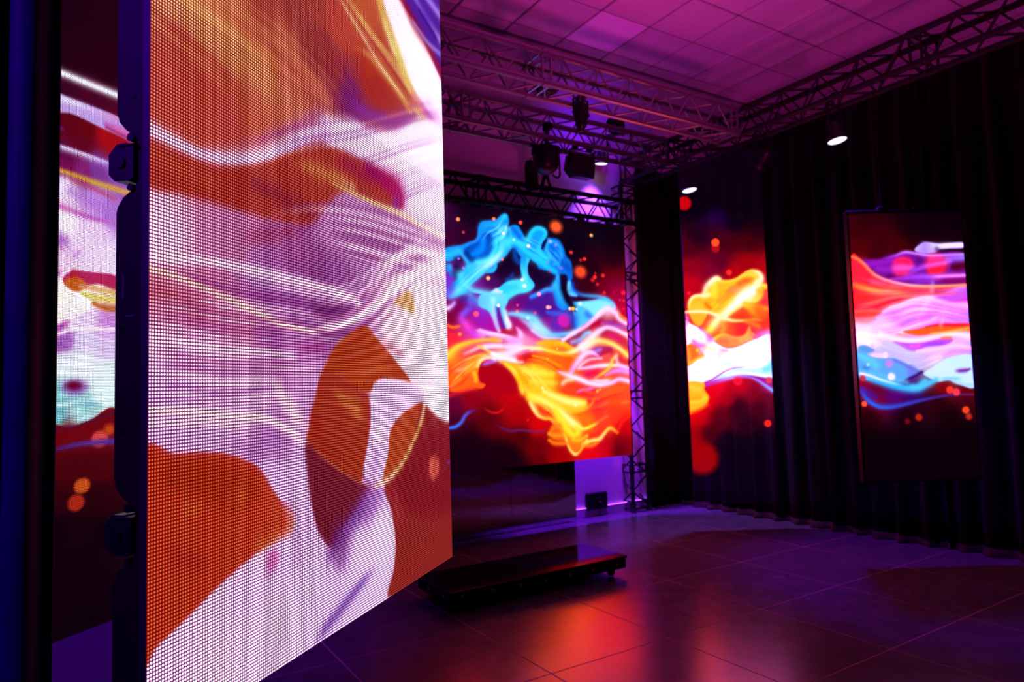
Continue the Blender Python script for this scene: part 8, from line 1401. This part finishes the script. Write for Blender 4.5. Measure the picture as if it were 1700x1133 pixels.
MB().path([(.0, -.06, 0), (.02, -.085, -.02), (.028, -.08, -.06), (.02, -.06, -.10), (.0, -.055, -.14), (-.01, -.06, -.158)], .006, 6).build('lead', M['cable'], t)

# ------------------------------------------------------------------ lamps
def aim(o, direction):
    o.rotation_mode = 'QUATERNION'; o.rotation_quaternion = Vector(direction).to_track_quat('-Z', 'Y')
M['lens'] = glow('par_lens', (.80, .66, 1.0), 2.4); M['lens_off'] = mat('dark_lens', (.02, .02, .03), .08, noise=(10, .2))
par_h = MB().lathe([(0, .150), (.030, .150), (.045, .140), (.052, .100), (.066, .050), (.080, .020), (.084, .0), (.084, -.012), (.076, -.012), (.076, .004), (0, .004)], 24).mesh('housing', True); par_h.materials.append(M['blackp'])
def lens_mesh():
    m = MB(); n = 48; vs = [(0, 0, 0)]
    for i in range(n):
        a = 2*PI*i/n; r = .0725*(1-.045*abs(math.sin(6*a))); vs.append((r*math.cos(a), r*math.sin(a), 0))
    m.add(vs, [(0, (i+1) % n+1, i+1) for i in range(n)])
    me = bpy.data.meshes.new('lens'); me.from_pydata([(x, y, z-.006) for x, y, z in m.v], [], m.f); return me
lens_on = lens_mesh(); lens_on.materials.append(M['lens']); lens_no = lens_mesh(); lens_no.materials.append(M['lens_off'])
def yoke_mesh(h):
    m = MB(); w_ = .098
    m.box((-w_-.003, -.014, .02), (-w_+.003, .014, h)); m.box((w_-.003, -.014, .02), (w_+.003, .014, h)); m.box((-w_-.003, -.014, h-.005), (w_+.003, .014, h+.001))
    m.tube((-w_-.018, 0, .055), (-w_+.02, 0, .055), .010, 8); m.tube((w_-.02, 0, .055), (w_+.018, 0, .055), .010, 8)
    return m.mesh('yoke')
def hook_mesh(h):
    m = MB(); m.tube((0, 0, h), (0, 0, h+.035), .008, 8); pts = [(.036*math.cos(a), 0, h+.070+.036*math.sin(a)) for a in [math.radians(d) for d in range(-90, 150, 24)]]
    m.path(pts, .009, 6); m.tube((.03, 0, h+.05), (.06, 0, h+.045), .006, 6); return m.mesh('hook_clamp')
YH = .285; yoke_me = yoke_mesh(YH); yoke_me.materials.append(M['black']); low_yoke_me = yoke_mesh(.165); low_yoke_me.materials.append(M['black']); hook_me = hook_mesh(YH); hook_me.materials.append(M['black'])
def par(label, lens_at, direction, power, colour, cone, lit=True, hook=True, blend=.6, radius=.06, yaw=0.0, name='par_light', up=False):
    """lens_at: world position of the lens centre; direction: where it shines"""
    lp = Vector(lens_at); dv = Vector(direction).normalized()
    t = thing(name, label, 'spotlight', lp)
    q = dv.to_track_quat('-Z', 'Y')
    hsg = obj('housing', par_h, None, t); hsg.rotation_mode = 'QUATERNION'; hsg.rotation_quaternion = q
    l = obj('lens', lens_on if lit else lens_no, None, hsg)
    piv = -dv*.055
    y = obj('yoke', yoke_me if not up else low_yoke_me, None, t, (piv.x, piv.y, piv.z-.055), (PI if up else 0, 0, yaw))
    if up: y.location.z = piv.z+.055
    if hook: obj('hook_clamp', hook_me, None, t, (piv.x, piv.y, piv.z-.055), (0, 0, yaw+PI/2))
    if power:
        ld = bpy.data.lights.new('lamp', 'SPOT'); ld.energy = power; ld.color = colour; ld.spot_size = math.radians(cone); ld.spot_blend = blend; ld.shadow_soft_size = radius
        lo = bpy.data.objects.new('lamp', ld); COL.objects.link(lo); lo.parent = t; lo.location = dv*.03
        lo.rotation_mode = 'QUATERNION'; lo.rotation_quaternion = q
    return t
tp = par('lit spotlight beside the floodlight, shining on the violet back wall', (4.858, 5.68, 3.874), (0, .12, -1), POWER['wall'], (.27, .045, 1.0), 76, blend=.8, hook=False, yaw=0)
MB().path([(0, 0, .285), (0, 0, .30), (0, -.48, .20), (0, -.50, .09)], .012, 8).build('arm', M['black'], tp)
par('lit spotlight on the right truss seen through the transparent flame screen', (5.155, 4.69, 3.350), (.02, -.16, -1), POWER['pool_far'], (.28, .12, 1.0), 62, yaw=0)
par('lit spotlight on the right truss above the pink and blue wave screen', (5.155, 3.105, 3.340), (.02, -.16, -1), POWER['pool'], VIOLET, 58, yaw=0)
par('added spotlight with a dark lens on the right truss between the transparent screen and the cross truss', (5.155, 3.86, 3.35), (.03, 1.96, -1.9), POWER['tower'], VIOLET, 46, lit=False, yaw=0)  # added to turn the back wall by the tower violet
tp = par('added spotlight hidden behind the fire screen, shining down the violet wall', (4.80, 5.735, 2.25), (0, .02, -1), POWER['behind'], PURPLE, 75, lit=False, hook=False, yaw=0)  # added to light the low strip of back wall under the screen
MB().tube((0, 0, .28), (0, 0, .93), .010, 8).path([(0, 0, .93), (0, -.02, .95)], .010, 8).build('drop_pole', M['black'], tp)
# fittings added to carry the magenta and violet light, most out of view
par('added magenta wash light on the floor beyond the right edge of the photo', (2.2, .4, .30), (1.6, 2.6, 4.5), POWER['wash'], MAGENTA, 62, hook=False, blend=1, radius=.30, up=True)  # added to light the ceiling magenta
par('added magenta wash light on the floor behind the right curtains', (6.9, .8, .30), (.25, 2.3, 4.5), POWER['wash_far'], MAGENTA, 100, hook=False, blend=1, radius=.20, up=True)  # added to light the ceiling beyond the right truss
par('added violet spotlight high on the left behind the camera', (-2.6, .55, 3.35), (.80, .42, -.55), POWER['side'], VIOLET, 75, hook=False, blend=.8)  # added for violet on the left curtain and cabinet sides
par('added violet spotlight on the nearer cross truss hidden behind the nearest LED wall', (.15, 4.145, 3.42), (-.02, .14, -1), POWER['left_pool'], VIOLET, 66, blend=.6, yaw=PI/2)  # added for the violet floor at the far left
par('small upturned spotlight standing on the rear cross truss', (4.62, 5.175, 4.09), (.25, .8, .12), POWER['rear_up'], VIOLET, 130, hook=False, blend=1, yaw=0, up=True)
# violet strip light along the foot of the back wall
t = thing('strip_light', 'thin violet strip light along the top of the white baseboard', 'strip light', (4.40, Y1-.013, .088))
MB().box((0, -.005, 0), (1.12, .010, .006)).build('channel', M['alu'], t)
MB().box((.004, -.004, .006), (1.116, .008, .010)).build('diffuser', glow('strip_glow', (.34, .05, 1.0), POWER['strip']), t)

# bullet shaped fitting under the nearer cross truss
t = thing('pendant_spotlight', 'dark bullet shaped spotlight hanging under the pink-lit truss', 'spotlight', (3.355, 4.145, 3.565))
MB().lathe([(0, -.125), (.022, -.125), (.026, -.105), (.045, -.085), (.050, -.03), (.058, .0), (.060, .05), (.048, .095), (.022, .115), (0, .118)], 18).build('housing', M['blackp'], t, smooth=True)
MB().box((-.074, -.01, -.005), (-.070, .01, .135)).box((.070, -.01, -.005), (.074, .01, .135)).box((-.074, -.01, .131), (.074, .01, .136)).tube((-.085, 0, .02), (-.05, 0, .02), .009).tube((.05, 0, .02), (.085, 0, .02), .011).build('yoke', M['black'], t)
MB().tube((0, 0, .133), (0, 0, .15), .012).path([(.0, -.13, .125), (.0, -.08, .14), (.0, .08, .14), (.0, .13, .125)], .009).box((-.03, -.03, .13), (.03, .03, .165), .006).build('hook_clamp', M['black'], t)
# coil of cable on the truss
t = thing('cable_coil', 'black coil of cable lying on the lower tube of the pink-lit truss', 'cable', (3.09, 4.24, 3.745))
m = MB(); r = random.Random(4)
for k in range(5):
    a0 = r.uniform(0, 6); R_ = .062+.006*k; pts = [(R_*1.25*math.cos(a), R_*.62*math.sin(a), .008*k+.012*math.sin(2*a+a0)) for a in [2*PI*i/14 for i in range(15)]]
    m.path(pts, .011, 6)
m.build('loops', M['cable'], t); MB().box((-.02, -.05, -.012), (.02, .05, .055), .008).build('tie', M['rubber'], t)
# fresnel lantern under the rear cross truss
t = thing('stage_lantern', 'big dark round stage lantern with yoke under the dim truss', 'spotlight', (3.66, 5.06, 3.535), (0, 0, .15))
MB().lathe([(0, -.135), (.060, -.130), (.098, -.10), (.118, -.04), (.124, .05), (.128, .095), (.115, .105), (.05, .118), (0, .12)], 24).build('housing', M['blackp'], t, smooth=True)
MB().lathe([(.126, .06), (.138, .06), (.138, .10), (.126, .10)], 24).build('rim', M['black'], t)
MB().path([(.08, 0, -.13), (.14, 0, -.15), (.175, 0, -.12), (.175, 0, .02), (.16, 0, .13), (.03, 0, .17)], .010, 8).build('yoke', M['black'], t)
MB().tube((.14, -.0, -.07), (.16, 0, -.03), .006, 6).build('lever', M['steel'], t)
MB().path([(0, -.0, .11), (.02, 0, .20), (.03, 0, .30)], .02, 8).path([(-.07, 0, .12), (-.02, 0, .20), (.05, 0, .12)], .009, 6).box((-.005, -.04, .29), (.06, .04, .36), .008).build('hook_clamp', M['black'], t)
# floodlight
t = thing('floodlight', 'black wedge shaped floodlight hung by two clamps beside the lit spotlight', 'floodlight', (4.035, 5.02, 3.515), (.16, .06, -.12))
m = MB(); a = [(-.125, -.06, .095), (.120, -.06, .095), (.120, .09, .095), (-.125, .09, .095), (-.085, -.095, -.115), (.105, -.095, -.115), (.105, .05, -.115), (-.085, .05, -.115), (-.140, -.075, -.045), (.118, -.080, -.045), (.118, .08, -.045), (-.140, .08, -.045)]
m.add(a, [(3,2,1,0)[::-1], (4,5,6,7)[::-1], (0,1,9,8), (1,2,10,9), (2,3,11,10), (3,0,8,11), (8,9,5,4), (9,10,6,5), (10,11,7,6), (11,8,4,7)]); m.build('housing', M['blackp'], t)
m = MB()
for k in range(6): m.box((-.098+.036*k, .06, -.07), (-.094+.036*k, .115, .08))
m.build('cooling_fins', M['black'], t)
MB().box((-.136, -.01, -.02), (-.128, .012, .150)).box((.120, -.01, -.02), (.128, .012, .150)).box((-.136, -.01, .143), (.128, .012, .152)).build('yoke', M['black'], t)
for u in (-.08, .08): MB().tube((u, 0, .148), (u, 0, .17), .014).box((u-.026, -.028, .155), (u+.026, .028, .20), .006).build('hook_clamp', M['black'], t)
MB().box((-.080, -.0965, -.105), (.098, -.088, -.055)).build('front_glass', M['lens_off'], t)
# items standing on the low truss
t = thing('par_can', 'black upright cylinder speaker standing on the low dark truss', 'par_can', (3.86, 5.60, 3.44))  # dark upright cylinder, taken for a PAR can
MB().lathe([(0, 0), (.066, 0), (.070, .02), (.068, .22), (.060, .27), (.03, .282), (0, .282)], 18).build('body', M['blackp'], t, smooth=True)
MB().path([(-.02, 0, .28), (0, 0, .315), (.045, 0, .312), (.055, 0, .285)], .008, 6).build('handle', M['alu'], t)
t = thing('clamp_bracket', 'dark splayed bracket standing on the low truss under the stage lantern', 'bracket', (4.035, 5.60, 3.437))
MB().path([(-.07, 0, 0), (-.012, 0, .16), (0, 0, .36)], .015, 8).path([(.075, 0, 0), (.012, 0, .16), (0, 0, .36)], .015, 8).build('leg', M['black'], t)
MB().path([(0, .09, 0), (0, 0, .17)], .013, 8).build('leg', M['black'], t)
MB().box((-.03, -.02, .13), (.03, .02, .19), .005).build('collar', M['black'], t)
# clamp at the left curtain's edge
t = thing('pipe_clamp', 'small dark pipe clamp by the upper edge of the left curtain', 'clamp', (-.085, 1.885, 2.985))
MB().lathe([(.018, -.03), (.028, -.03), (.028, .03), (.018, .03)], 14).build('ring', M['cab'], t)
MB().box((-.012, -.014, -.05), (.012, .014, -.026), .003).tube((0, 0, -.045), (.035, -.02, -.055), .005, 6).tube((0, 0, .028), (0, 0, .09), .008, 8).build('bolt_arm', M['cab'], t)
